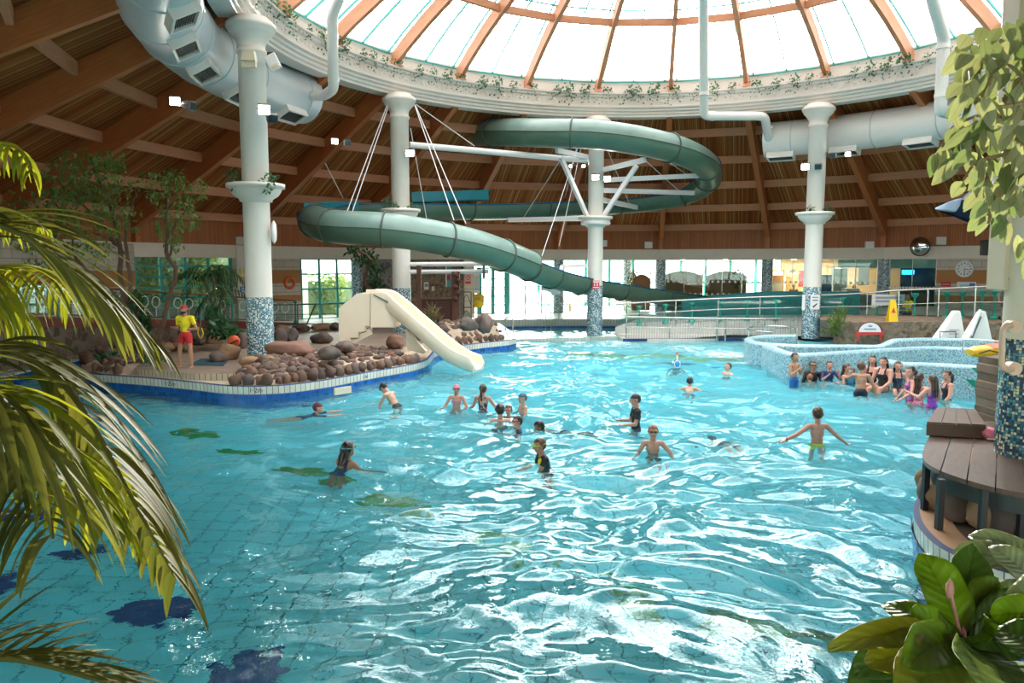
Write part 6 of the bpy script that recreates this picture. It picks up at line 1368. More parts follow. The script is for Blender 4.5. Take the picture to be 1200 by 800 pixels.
mb.tube([V(2.55,3.0,.25),V(2.5,3.05,1.6),V(2.42,3.0,2.8),V(2.36,2.95,4.0),V(2.2,2.9,4.9)],[.07,.06,.05,.035,.02],10)
mb.build('branch',simple('fig_twig',(.3,.2,.11),.7),fb); mb=MB()
def region(n,x0,x1,y0,y1,keep,L=.105):
    for _ in range(n):
        x=rn.uniform(x0,x1); y=rn.uniform(y0,y1)
        if not keep(x,y): continue
        leaf(mb,ony(x,y,rn.uniform(2.65,3.15)),V(rn.uniform(-1.3,.8),rn.uniform(-.9,.7),-.9),V(rn.uniform(-1,1),-1,rn.uniform(-.3,1.2)),L*rn.uniform(.6,1.2),L*.47*rn.uniform(.8,1.2),.3,.3,5,shape=.75)
region(105,1130,1240,10,125,lambda x,y:y>20+max(0,(1180-x))*.35 and x>1130+(y-60)*.1)
region(70,1088,1140,60,110,lambda x,y:x>1128)
region(140,1112,1240,118,225,lambda x,y:x>1112+(0 if y<190 else (y-190)*.6) and not(y<135 and x<1150))
region(50,1145,1240,210,258,lambda x,y:x>1150 and (y<235 or x<1182 or x>1215))
for q in((1098,178),(1103,172),(1094,180),(1108,170),(1112,150),(1200,282),(1192,275),(1205,300)): leaf(mb,ony(q[0],q[1],2.95),V(rn.uniform(-.4,.4),0,-1),V(0,-1,.2),.09,.045,.2,.3,5)
mb.build('foliage',figleaf,fb)
# ---------------------------------------------------------------- foreground rosette plant, lower right
ros=empty('birds_nest_fern',ony(1133,790,2.4),label='large glossy broad-leaved rosette plant in the lower right corner, close to the viewer',cat_='plant')
rosl=leafmat('rosette_leaf',(.11,.18,.012),(.17,.26,.02),.5,.42,tc=(1,.95,.25),ribs=10); rosd=leafmat('rosette_leaf_dark',(.05,.11,.02),(.1,.17,.03),.35,.38,tc=(.95,1,.3),ribs=10); rosw=leafmat('rosette_leaf_pale',(.22,.27,.16),(.32,.37,.24),.25,.35,ribs=12); rosb=leafmat('rosette_leaf_olive',(.18,.2,.03),(.25,.26,.03),.4,.4,tc=(1,.95,.35),ribs=10)
def bleaf(b,c,t_,W,mat,seed,wav=.02,label=None,fold=.12,face=V(0,-1,.9)):
    """leaf along a bezier b-c-t (each px,py,Y); W px at tip depth"""
    B,C_,T=[ony(*q) for q in(b,c,t_)]; Wm=W*1.35*C_.y/900; n=14; rows=[]; ph=seed*1.3
    for k in range(n+1):
        s_=k/n; p=B*(1-s_)**2+C_*2*s_*(1-s_)+T*s_*s_; d=((C_-B)*(1-s_)+(T-C_)*s_).normalized(); sd=d.cross(face).normalized(); nn=sd.cross(d)
        w=Wm*.5*(math.sin(PI*min(1,(s_**1.4)*.92+.05)))**.68; row=[]
        for j in range(-4,5):
            f=j/4; row.append(p+sd*w*f+nn*(abs(f)**1.5*w*fold*2+wav*Wm*math.sin(s_*15+ph+f*2)*abs(f)*3-0.0))
        rows.append(row)
    vs=[q for r in rows for q in r]; fs=[];uv=[]
    for k in range(n):
        for j in range(8): fs.append((k*9+j,k*9+j+1,(k+1)*9+j+1,(k+1)*9+j)); uv.append([(k/n,(j-4)/8),(k/n,(j-3)/8),((k+1)/n,(j-3)/8),((k+1)/n,(j-4)/8)])
    mb=MB(); mb.add(vs,fs,uv,0,True); o=mb.build('leaf',mat,ros); s=o.modifiers.new('Solidify','SOLIDIFY'); s.thickness=.0015; return o
C1=(1133,758,2.4)
LV=[(C1,(1112,700,2.5),(1080,648,2.62),44,rosl),(C1,(1085,720,2.6),(1034,708,2.75),26,rosl),(C1,(1100,735,2.35),(1067,716,2.3),30,rosl),
(C1,(1078,722,2.2),(970,760,2.0),26,rosb),(C1,(1065,735,2.3),(1018,775,2.2),44,rosd),(C1,(1095,738,2.1),(1064,783,1.95),44,rosl),
(C1,(1090,755,2.1),(1015,778,2.05),42,rosb),(C1,(1075,765,2.25),(995,815,2.1),60,rosd),(C1,(1100,775,2.0),(1050,825,1.85),60,rosb),(C1,(1140,765,2.0),(1158,822,1.8),52,rosl),
(C1,(1128,700,2.6),(1143,640,2.75),40,rosd),(C1,(1145,700,2.55),(1172,682,2.6),34,rosl),(C1,(1133,715,2.6),(1113,685,2.7),20,rosl),(C1,(1160,715,2.5),(1215,700,2.55),34,rosd),
(C1,(1165,740,2.4),(1225,755,2.3),44,rosd),(C1,(1160,765,2.2),(1200,812,2.05),56,rosd),(C1,(1152,735,2.35),(1163,728,2.25),22,rosl),(C1,(1120,780,2.1),(1105,840,1.9),50,rosd),
((1210,690,2.7),(1180,640,2.8),(1118,650,2.9),30,rosw),((1230,680,2.7),(1200,630,2.8),(1135,628,2.95),22,rosw),((1240,720,2.6),(1200,660,2.7),(1160,640,2.8),28,rosw),((1220,740,2.6),(1190,690,2.65),(1165,690,2.7),30,rosw),((1260,670,2.7),(1215,640,2.75),(1175,655,2.85),24,rosl),
((1240,730,2.3),(1205,712,2.35),(1162,722,2.4),34,rosl),((1250,780,2.1),(1210,755,2.2),(1168,735,2.3),44,rosd),(C1,(1060,748,2.2),(1000,790,2.15),40,rosd),((1260,700,2.3),(1225,690,2.35),(1180,700,2.45),36,rosw)]
for k,(b,c,t_,W,m_) in enumerate(LV): bleaf(b,c,t_,W,m_,k)
for (x,y) in((1113,690),(1128,745)): 
    c=ony(x,y,2.42); mb=MB(); mb.blob(c,(.012,.012,.032),x,.25,sub=2); mb.tube([c,ony(1133,775,2.4)],.006,6); mb.build('flower_bud',simple('pink_brown_bud',(.4,.18,.15),.7),ros)
mb=MB(); b=ony(1133,770,2.4); mb.lathe((b.x,b.y,0),[(.001,b.z-.5),(.09,b.z-.5),(.11,b.z-.1),(.04,b.z),(.001,b.z)],12); mb.build('crown',darkleaf,ros)
mb=MB(); mb.box((b.x,b.y,.82),(.6,.5,1.14),taper=1.15); mb.build('planter_pot',simple('dark_planter_pot',(.08,.06,.05),.8),label='dark square planter pot carrying the rosette plant',cat_='planter',bevel=.02)
# planter the front plants grow from, just below the frame
mb=MB(); mb.box((0,.9,.95),(7,1.0,1.3)); mb.build('planter_trough',simple('dark_planter',(.1,.08,.07),.8),label='dark planting trough below the viewer holding the front plants',cat_='planter',bevel=.03)
# ---------------------------------------------------------------- people
def skinmat(name,col):
    t=NT(name); n=t.noise(t.obj(),6,4); c=t.mix(n,tuple(x*.88 for x in col),tuple(min(1,x*1.1) for x in col)); p=t.pbsdf(c,.42,spec=.45)
    return t.done(p)
SK={'fair':skinmat('skin_fair',(.62,.36,.26)),'pink':skinmat('skin_pink',(.62,.31,.23)),'tan':skinmat('skin_tan',(.45,.235,.145)),'olive':skinmat('skin_olive',(.34,.17,.10))}
def cm(name,col,r=.6): return MAT.get(name) or simple(name,col,r,var=.15)
hairs={'black':cm('hair_black',(.012,.009,.008),.35),'brown':cm('hair_brown',(.05,.025,.014),.4),'ginger':cm('hair_ginger',(.25,.09,.03),.5),'mid':cm('hair_midbrown',(.1,.05,.025),.45)}
eyew=cm('eye_white',(.7,.68,.65),.2); eyed=cm('eye_dark',(.02,.012,.01),.2); lipm=cm('lips',(.45,.13,.11),.4)
def stripes(name,c1,c2,c3=None,sc=30):
    t=NT(name); v=t.n('ShaderNodeTexVoronoi'); v.inputs['Scale'].default_value=sc; t.l(t.obj(),v.inputs['Vector']); s=t.sep(v.outputs['Color'])
    return t.done(t.pbsdf(t.ramp(s[0],[(0,c1),(.4,c2),(.72,c3 or c1)],'CONSTANT'),.5))
def rotm(yaw=0,pitch=0,roll=0): return Matrix.Rotation(yaw,3,'Z')@Matrix.Rotation(-pitch,3,'X')@Matrix.Rotation(roll,3,'Y')
def cone_prim(mb,a,b,ra,rb,n=10):
    a,b=Vector(a),Vector(b); d=b-a; L=d.length
    if L<1e-5: return mb.blob(a,(ra,ra,ra),0,0,sub=2)
    pts=[];rs=[]
    for k in range(4): ang=PI/2*k/4; pts.append(a-d/L*ra*math.cos(ang)); rs.append(max(.0006,ra*math.sin(ang)))
    pts+= [a,b]; rs+=[ra,rb]
    for k in range(1,5): ang=PI/2*k/4; pts.append(b+d/L*rb*math.sin(ang)); rs.append(max(.0006,rb*math.cos(ang)))
    mb.tube(pts,rs,n)
def ell(mb,c,r,M):
    vs,fs=ICO[2]; mb.add([Vector(c)+M@Vector((v.x*r[0],v.y*r[1],v.z*r[2])) for v in vs],fs)
def person(label,px,top,water,H=1.4,face=0,lean=0,bend=0,hy=0,hp=0,skin='fair',aL=None,aR=None,lL=None,lR=None,garb=(),hair='brown',longhair=None,cap=None,goggles=None,zp=None,woman=False,vox=None,group=None,pos=None,hs=1.24,beard=False,fist=False,extra=None,roll=0):
    """face: heading in degrees, 0 = looking away from the viewer, 180 = towards the viewer, 90 = to the picture's left"""
    p=onz(px,water,0) if pos is None else Vector(pos); Y=p.y
    if zp is None: zp=ony(px,top,Y).z-.475*H*math.cos(math.radians(lean))
    Hm=rotm(math.radians(face)); T=Hm@rotm(0,math.radians(lean),math.radians(roll)); Hd=Hm@rotm(math.radians(hy),math.radians(lean*.35+hp))
    Pv=V(p.x,p.y,zp); u=T@ZV
    if lean and pos is None: Pv-= (T@V(0,0,.22*H)-V(0,0,(T@V(0,0,.22*H)).z))*.9
    def TP(x,y,z): return Pv+T@V(x*H,y*H,z*H)
    prims=[]; mb=MB()
    def seg(a,b,ra,rb,tag_): prims.append((Vector(a),Vector(b),(ra+rb)/2,tag_)); cone_prim(mb,a,b,ra,rb)
    wv=1.06 if woman else 1
    ell(mb,TP(0,-.004,0),(.083*H*wv,.062*H,.068*H),T); ell(mb,TP(0,0,.08),((.066 if woman else .074)*H,.053*H,.085*H),T); ell(mb,TP(0,0,.18),(.086*H,.062*H,.105*H),T); ell(mb,TP(0,-.004,.235),(.098*H,.053*H,.052*H),T)
    prims.append((TP(0,0,-.02),TP(0,0,.25),.06*H,'torso'))
    if woman:
        for s_ in(-1,1): ell(mb,TP(s_*.034,.045,.185),(.032*H,.03*H,.03*H),T)
    Nk=TP(0,-.002,.285); hc=Nk+Hd@V(0,.012*H,.088*H*hs); seg(TP(0,-.004,.26),hc-Hd@V(0,.01*H,.04*H),.037*H,.033*H,'neck')
    h_=H*hs
    ell(mb,hc+Hd@V(0,-.004*h_,.008*h_),(.0455*h_,.057*h_,.058*h_),Hd); ell(mb,hc+Hd@V(0,.016*h_,-.026*h_),(.036*h_,.036*h_,.04*h_),Hd); ell(mb,hc+Hd@V(0,.03*h_,-.052*h_),(.018*h_,.016*h_,.013*h_),Hd)
    cone_prim(mb,hc+Hd@V(0,.046*h_,.008*h_),hc+Hd@V(0,.061*h_,-.014*h_),.005*h_,.0085*h_,8)
    for s_ in(-1,1): ell(mb,hc+Hd@V(s_*.047*h_,-.004*h_,-.006*h_),(.006*h_,.013*h_,.018*h_),Hd); ell(mb,hc+Hd@V(s_*.02*h_,.045*h_,.018*h_),(.016*h_,.009*h_,.006*h_),Hd)
    prims.append((hc,hc+Hd@V(0,0,.001),.05*h_,'head'))
    def dirv(d): return (Hm@Vector(d)).normalized()
    aL=aL or ((-.35,.1,-1),(-.1,.4,-1)); aR=aR or ((.35,.1,-1),(.1,.4,-1))
    for s_,A,nm in((-1,aL,'L'),(1,aR,'R')):
        sh=TP(s_*.108,-.004,.248); el=sh+dirv(A[0])*.168*H; fd=dirv(A[1]); wr=el+fd*.145*H
        seg(TP(s_*.06,-.006,.25),sh,.036*H,.036*H,'shoulder'); seg(sh,el,.033*H,.025*H,'uarm'+nm); seg(el,el.lerp(wr,.3),.025*H,.0255*H,'farm'+nm); seg(el.lerp(wr,.3),wr,.0255*H,.0165*H,'farm'+nm)
        sd=fd.cross(dirv((0,0,1)) if abs(fd.z)<.9 else dirv((0,1,0))).normalized(); pn=fd.cross(sd).normalized()*(1 if len(A)<3 else A[2])
        pc=wr+fd*.03*H; M=Matrix((sd,pn,fd)).transposed(); ell(mb,pc,(.026*H,.013*H,.035*H),M); prims.append((wr,wr+fd*.06*H,.015*H,'hand'))
        crl=.9 if fist else .35
        for q,(ox,ln) in enumerate([(-.0165,.034),(-.0055,.04),(.0055,.037),(.0165,.029)]):
            b0=wr+fd*.056*H+sd*ox*H; d1=(fd-pn*crl*.6+sd*ox*4).normalized(); b1=b0+d1*ln*.55*H; d2=(fd*(1-crl)-pn*crl*1.3+sd*ox*3).normalized(); b2=b1+d2*ln*.5*H
            seg(b0,b1,.0062*H,.0058*H,'hand'); seg(b1,b2,.0058*H,.0048*H,'hand')
        b0=wr+fd*.018*H-sd*s_*.02*H; b1=b0+(fd*.7-sd*s_*.8-pn*.3).normalized()*.028*H; seg(b0,b1,.0075*H,.0065*H,'hand'); seg(b1,b1+(fd-sd*s_*.2-pn*.4).normalized()*.02*H,.0065*H,.005*H,'hand')
    lL=lL or ((-.08,.05,-1),(0,-.05,-1)); lR=lR or ((.08,.05,-1),(0,-.05,-1))
    for s_,A,nm in((-1,lL,'L'),(1,lR,'R')):
        hp_=TP(s_*.048,0,-.02); kn=hp_+dirv(A[0])*.235*H; an=kn+dirv(A[1])*.225*H; fw=dirv(A[2]) if len(A)>2 else dirv((s_*.15,1,-.1))
        seg(hp_,kn,.05*H,.033*H,'thigh'+nm); seg(kn,kn.lerp(an,.3),.033*H,.034*H,'shin'); seg(kn.lerp(an,.3),an,.034*H,.019*H,'shin'); hl=an-fw*.02*H+V(0,0,-.014*H); seg(hl,hl+fw*.08*H,.02*H,.017*H,'foot'); seg(hl+fw*.08*H,hl+fw*.115*H,.017*H,.012*H,'foot')
    o0=V(p.x,p.y,min(v[2] for v in mb.v)); me=bpy.data.meshes.new('tmp'); me.from_pydata([tuple(Vector(v)-o0) for v in mb.v],[],mb.f); me.update()
    ob=bpy.data.objects.new('person',me); C.objects.link(ob); r=ob.modifiers.new('r','REMESH'); r.mode='VOXEL'; r.voxel_size=vox or max(.0068,.0052*H); s=ob.modifiers.new('s','SMOOTH'); s.iterations=3; s.factor=.5
    ev=ob.evaluated_get(bpy.context.evaluated_depsgraph_get()); nm_=bpy.data.meshes.new_from_object(ev); ob.modifiers.clear(); ob.data=nm_; bpy.data.meshes.remove(me)
    nm_.materials.clear(); nm_.materials.append(SK[skin]); nv=len(nm_.vertices); co=np.empty(nv*3,np.float32); nm_.vertices.foreach_get('co',co); co=co.reshape(-1,3).astype(float); no=np.empty(nv*3,np.float32); nm_.vertices.foreach_get('normal',no); no=no.reshape(-1,3)
    nf=len(nm_.polygons); nm_.polygons.foreach_set('use_smooth',[True]*nf); fv=np.empty(nf*4,np.int32); nm_.polygons.foreach_get('vertices',fv) if len(nm_.loops)==nf*4 else None; fv=fv.reshape(-1,4)
    ob.location=o0; ORI[ob.name]=o0; tag(ob,label,'person',group)
    W=co+np.array(o0); best=np.full(nv,1e9); tg=np.zeros(nv,int); tt=np.zeros(nv); names=[]
    for a,b,r_,nme in prims:
        if nme not in names: names.append(nme)
        A=np.array(a);D=np.array(b)-A; L2=max(D@D,1e-12); t_=np.clip(((W-A)@D)/L2,0,1); d=np.linalg.norm(W-A-t_[:,None]*D,axis=1)-r_; m=d<best; best[m]=d[m]; tg[m]=names.index(nme); tt[m]=t_[m]
    tl=(W-np.array(Pv))@np.array(T)/H; hl=(W-np.array(hc))@np.array(Hd)/h_
    isn=lambda *n: np.isin(tg,[names.index(x) for x in n if x in names])
    def shell(name,vm,off,mat,noisy=0):
        fm=vm[fv].all(axis=1); f=fv[fm]; 
        if len(f)<4: return None
        ids=np.unique(f); mp=np.full(nv,-1); mp[ids]=np.arange(len(ids)); vv=co[ids]+no[ids]*(off*(1+ (noisy*np.sin(co[ids,0]*90)*np.sin(co[ids,2]*80+1))[:,None]) if noisy else off)
        m2=bpy.data.meshes.new(name); m2.from_pydata(vv.tolist(),[],mp[f].tolist()); m2.polygons.foreach_set('use_smooth',[True]*len(f)); m2.materials.append(mat); m2.update()
        c=bpy.data.objects.new(name,m2); C.objects.link(c); c.parent=ob; ORI[c.name]=o0; sd=c.modifiers.new('Solidify','SOLIDIFY'); sd.thickness=.004; sd.offset=-1; return c
    torso=isn('torso','neck','shoulder'); z=tl[:,2]; x=tl[:,0]; y=tl[:,1]; legs=isn('thighL','thighR'); head=isn('head')|(isn('neck')&(hl[:,2]>-.06)&(hl[:,2]<.2))
    for g in garb:
        k,mt=g[0],g[1]; ln=g[2] if len(g)>2 else .45
        if k=='trunks': shell('swim_trunks',(torso&(z<.045))|(legs&(tt<ln)),.008,mt)
        elif k=='top': shell(g[3] if len(g)>3 else 'rash_top',(torso&(z>(g[4] if len(g)>4 else -.03))&(z<.285)&~((abs(x)<.035)&(z>.272)))|isn('shoulder')|(isn('uarmL','uarmR')&(tt<ln)),.008 if ln<2 else .009,mt)
        elif k=='longtop': shell('long_sleeved_top',(torso&(z>-.03)&(z<.285))|isn('shoulder')|isn('uarmL','uarmR')|(isn('farmL','farmR')&(hl[:,0]<9)),.008,mt)
        elif k=='suit':
            body=torso&(z<.2)&(z>-.12)&((y>0)|(z<.15)); strap=(torso|isn('shoulder'))&(z>=.14)&(abs(abs(x)-.05)<.014); shell('swimsuit',body|strap|(legs&(tt<.08)),.006,mt)
        elif k=='bikini': shell('bikini_top',torso&(z>.16)&(z<.205),.006,mt); shell('bikini_bottom',(torso&(z<.03))|(legs&(tt<.08)),.006,mt)
        elif k=='band': shell('wristband',isn('farmL')&(tt>.82)&(abs(tl[:,0])>-9),.006,mt)
    if cap: shell('swim_cap',head&((hl[:,2]>.012)|((hl[:,1]<-.012)&(hl[:,2]>-.028))),.006,cap)
    if hair and not cap: shell('hair',head&((hl[:,2]>.036)|((hl[:,1]<.012)&(hl[:,2]>.002))|((hl[:,1]<-.015)&(hl[:,2]>-.04))),.011,hairs[hair],.3)
    elif hair and longhair: pass
    if beard: shell('beard',head&(hl[:,2]<-.022)&(hl[:,1]>.0)&(hl[:,2]>-.075),.007,hairs['black'],.3)
    def child(name,mb2,mat,par=ob): return mb2.build(name,mat,par)
    if longhair:
        m2=MB(); L=longhair[1]*H; b=hc+Hd@V(0,-.052*h_,.005*h_); kind=longhair[0]; bk=Hd@V(0,-1,0); pts=[b+bk*-.01,b+bk*.02*H,b+bk*.028*H-u*L*.35,b+bk*.02*H-u*L*.7,b+bk*.012*H-u*L]
        if kind=='pony': m2.tube(cat(pts,3),[.012*H]+[.02*H]*4+[.021*H]*4+[.016*H]*3+[.004*H],8)
        else:
            for s_ in(-1,0,1): 
                q=[b+Hd@V(s_*.026*h_,.0 if s_ else -.004,.01*h_),b+Hd@V(s_*.036*h_,.01*h_*abs(s_),-.03*h_),b+Hd@V(s_*.034*h_,-.008*h_,-.07*h_)-u*L*.3,b+Hd@V(s_*.024*h_,-.01*h_,-.07*h_)-u*L*.8]; m2.tube(cat(q,3),[.016*H]*4+[.02*H]*3+[.012*H]*2+[.005*H],7)
        child('ponytail' if kind=='pony' else 'long_hair',m2,hairs[hair or 'brown'])
    if goggles:
        m2=MB(); 
        for s_ in(-1,1): ell(m2,hc+Hd@V(s_*.0195*h_,.052*h_,.008*h_),(.0155*h_,.008*h_,.011*h_),Hd)
        gg=child('goggles',m2,goggles[0]); m2=MB(); m2.tube([hc+Hd@V(math.cos(k*PI/10)*.05*h_,math.sin(k*PI/10)*.0615*h_-.002*h_,(.012+.006*math.sin(-k*PI/10))*h_) for k in range(20)],.0035*h_,5,closed=True); c=child('strap',m2,goggles[1] if len(goggles)>1 else goggles[0])
    else:
        for s_ in(-1,1):
            m2=MB(); ell(m2,hc+Hd@V(s_*.019*h_,.0475*h_,.006*h_),(.0085*h_,.005*h_,.005*h_),Hd); e=child('eye',m2,eyew); m2=MB(); ell(m2,hc+Hd@V(s_*.019*h_,.0512*h_,.006*h_),(.0042*h_,.003*h_,.0045*h_),Hd); child('iris',m2,eyed,e)
    m2=MB(); ell(m2,hc+Hd@V(0,.0505*h_,-.033*h_),(.014*h_,.004*h_,.0042*h_),Hd); child('mouth',m2,lipm)
    if extra: extra(ob,hc,Hd,h_,TP,T,H,child)
    return ob
blk=cm('suit_black',(.012,.012,.016)); nav=cm('suit_navy',(.012,.03,.11)); navt=cm('trunks_dark',(.01,.015,.03)); blu=cm('trunks_blue',(.01,.12,.4)); yel=cm('trunks_lime',(.75,.8,.02)); bk2=cm('cap_black',(.02,.02,.025),.35)
gd=cm('goggle_dark',(.01,.01,.015),.1); gr=cm('goggle_red',(.65,.03,.05),.2); gl_=cm('goggle_lime',(.4,.6,.03),.3); gt=cm('goggle_strap_teal',(.1,.4,.4),.4)
tee=cm('tee_yellow',(.85,.7,.01)); rsh=cm('shorts_red',(.55,.012,.02)); pat1=stripes('suit_pattern_black_pink',(.02,.02,.03),(.65,.45,.5),(.03,.03,.05),45); pat2=stripes('suit_pattern_pink_blue',(.5,.04,.2),(.05,.15,.4),(.2,.05,.3),30); pat3=stripes('suit_pattern_coral',(.75,.18,.25),(.7,.35,.4),(.55,.1,.2),35); pur=stripes('suit_purple',(.25,.03,.4),(.4,.05,.45),(.18,.03,.35),25); pat4=stripes('bikini_pink_teal',(.75,.15,.3),(.6,.3,.45),(.1,.4,.4),40); pat5=stripes('shorts_patterned',(.03,.05,.09),(.3,.35,.4),(.05,.08,.12),25)
aq=stripes('suit_aqua_black',(.05,.35,.6),(.01,.02,.03),(.05,.3,.55),12)
# lifeguard on the island
def lg(ob,hc,Hd,h_,TP,T,H,child):
    m=MB(); m.box(tuple(TP(.045,.062,.2)),(.06,.01,.012)); child('chest_print',m,gd)
    for s_ in(-1,1): pass
p=onz(217,430.5,.5)
person('person in a yellow T-shirt, red shorts and red cap standing on the island paving',0,0,0,1.66,face=172,pos=(p.x,p.y+.1,.5),zp=.5+.495*1.66,hy=-12,skin='tan',aL=((-.35,-.15,-1),(.95,.35,-.12)),aR=((.3,-.3,-1),(-.15,.85,.1)),lL=((-.12,.05,-1),(-.05,-.03,-1)),lR=((.2,.1,-1),(.02,-.05,-1)),garb=[('trunks',rsh,.5),('top',tee,.6,'yellow_shirt',.035)],hair=None,cap=cm('cap_red',(.45,.02,.03)),beard=True,hs=1.08,extra=lg)
# swimmers in the open pool
person('person in a dark red swim cap swimming with one arm out, near the island edge',366,474,486,1.4,face=-75,lean=62,hp=-25,zp=-.2,skin='fair',cap=cm('cap_maroon',(.12,.02,.03)),aL=((-.2,1,.1),(0,1,.12)),aR=((.3,1,.05),(.1,1,.15)),lL=((-.1,-1,-.3),(0,-1,-.1)),lR=((.1,-1,-.3),(0,-1,-.1)),garb=[('top',nav,1.0)])
person('boy with a black cap bending forward with dark trunks, in front of the slide rim',458,449,475,1.35,face=62,lean=38,hp=32,skin='fair',cap=bk2,goggles=(gd,),aL=((-.2,.55,-1),(-.1,.1,-1)),aR=((.2,.6,-1),(.3,.35,-1)),garb=[('trunks',navt)])
person('girl in a pink swim cap and pink bikini with dark goggles',535,450,477,1.25,face=168,hy=20,skin='pink',cap=cm('cap_pink',(.75,.2,.3)),goggles=(gd,),aL=((-.5,.1,-1),(.4,.7,-.6)),aR=((.55,.2,-1),(.35,.7,-.7)),garb=[('bikini',pat4)])
person('girl seen from behind with a long brown ponytail and patterned swimsuit',566,450,479,1.3,face=-20,hair='brown',longhair=('pony',.2),skin='pink',aL=((-.5,.2,-1),(-.7,.5,-.4)),aR=((.6,.3,-.9),(.5,.8,-.2)),garb=[('suit',pat1)])
person('boy in a blue-grey swim cap looking left, bare shoulders above the water',613,460,481,1.35,face=110,skin='fair',cap=cm('cap_bluegrey',(.08,.14,.22)),aL=((-.4,.3,-1),(0,1,-.4)),aR=((.5,.1,-1),(.3,.5,-.6)),garb=[('trunks',nav)])
person('dark-haired person seen from behind close to a child in pink goggles',586,473,495,1.5,face=10,hair='black',skin='pink',aL=((-.5,.4,-.9),(.3,1,-.3)),aR=((.5,.4,-.9),(-.4,1,-.3)),garb=[('trunks',navt)])
person('child in pink goggles peeking over the shoulder of a dark-haired person',596,475,488,1.2,face=165,pos=tuple(onz(596,489,0)),zp=ony(596,474,onz(596,489,0).y).z-.58,hair='brown',skin='pink',goggles=(cm('goggle_pink',(.8,.2,.35),.2),bk2),aL=((-.3,1,-.1),(.2,1,.1)),garb=[('top',pat5,.2)])
person('child in red goggles with wet black hair facing left, water up to the chest',607,487,504,1.3,face=100,hy=10,hair='black',skin='pink',goggles=(gr,bk2),garb=[('top',nav,.3)])
person('person swimming face down, only a black wet head and back showing',644,496,502,1.4,face=88,lean=78,hp=-5,zp=-.19,hair='black',skin='olive',aL=((-.4,1,-.4),(0,1,-.3)),aR=((.3,-.3,-.6),(.2,.3,-.4)),lL=((-.1,-1,-.2),(0,-1,-.1)),lR=((.1,-1,-.25),(0,-1,-.1)),garb=[('top',navt,.6)])
person('boy in a yellow and black top with a lime goggle strap, leaning left',637,514,546,1.35,face=105,lean=18,hy=0,hair='mid',skin='tan',goggles=(gl_,gl_),aL=((-.2,.6,-1),(-.2,1,-.35)),aR=((.3,.3,-1),(.1,.8,-.5)),garb=[('top',cm('rash_black',(.012,.014,.02)),.5),('trunks',navt)],extra=lambda ob,hc,Hd,h_,TP,T,H,child:(lambda m:(ell(m,TP(-.055,.035,.215),(.05*H,.042*H,.06*H),T),child('yellow_shoulder_panel',m,tee)))(MB()))
person('person with wet black hair and a teal goggle strap swimming away',404,521,546,1.5,face=-35,lean=30,hp=-12,hair='black',skin='olive',longhair=('long',.1),goggles=(gd,gt),aL=((-.6,.5,-.9),(-.5,.5,-.6)),aR=((.6,.5,-.9),(.5,.7,-.4)),garb=[('suit',nav)])
person('child in a black rash top and black cap standing and facing left',745,461,500,1.42,face=95,skin='pink',cap=bk2,aL=((-.15,.25,-1),(.1,1,-.05)),aR=((.15,.3,-1),(.0,1,.05)),fist=True,garb=[('top',blk,.62),('trunks',navt)])
person('ginger boy with black goggles, bare chest above the water, looking at the viewer',765,498,529,1.32,face=172,hair='ginger',skin='pink',goggles=(gd,bk2),aL=((-.75,.1,-.8),(-.3,.4,-.8)),aR=((.5,.1,-1),(.4,.5,-.7)),garb=[('trunks',navt)])
def snork(ob,hc,Hd,h_,TP,T,H,child):
    m=MB(); ell(m,hc+Hd@V(0,.045*h_,-.005*h_),(.043*h_,.028*h_,.055*h_),Hd); c=child('full_face_mask',m,cm('mask_blue',(.05,.25,.6),.15)); m=MB(); m.tube([hc+Hd@V(math.cos(k*PI/8)*.046*h_,.05*h_,-.005*h_+math.sin(k*PI/8)*.058*h_) for k in range(16)],.007*h_,6,closed=True); child('mask_rim',m,swh)
    m=MB(); m.tube([hc+Hd@V(0,.03*h_,.06*h_),hc+Hd@V(0,.01*h_,.15*h_)],.012*h_,8); child('snorkel_tube',m,swh); m=MB(); m.tube([hc+Hd@V(0,.01*h_,.14*h_),hc+Hd@V(0,.008*h_,.19*h_)],.017*h_,8); child('snorkel_tip',m,orange)
person('person in a blue full-face snorkel mask with an orange-tipped snorkel',793,421,433,1.45,face=175,hair='black',skin='tan',garb=[('top',navt,.3)],extra=snork)
person('person in a black cap floating low with arms spread, below the snorkeller',808,443.5,459,1.35,face=-20,lean=35,hp=-25,skin='fair',cap=bk2,aL=((-.9,.2,-.5),(-1,.3,-.3)),aR=((.9,.2,-.5),(1,.3,-.3)),garb=[('trunks',nav)])
person('boy with short dark hair looking up to the left, shoulders in the water',852,425,438,1.35,face=120,hp=-18,hair='black',skin='fair',aL=((-.9,.3,-.4),(-1,.3,-.2)),aR=((.6,.3,-.7),(.4,.9,-.3)),garb=[('trunks',nav)])
p=onz(850,520,0); person('person diving under water, patterned shorts just breaking the surface',0,0,0,1.4,face=15,lean=118,pos=(p.x,p.y,0),zp=-.07,skin='fair',hair='brown',aL=((-.3,1,-.6),(0,1,-.4)),aR=((.3,1,-.6),(0,1,-.4)),lL=((-.1,-1,-.35),(0,-.8,.3)),lR=((.1,-1,-.4),(0,-1,-.2)),garb=[('trunks',pat5,.6)])
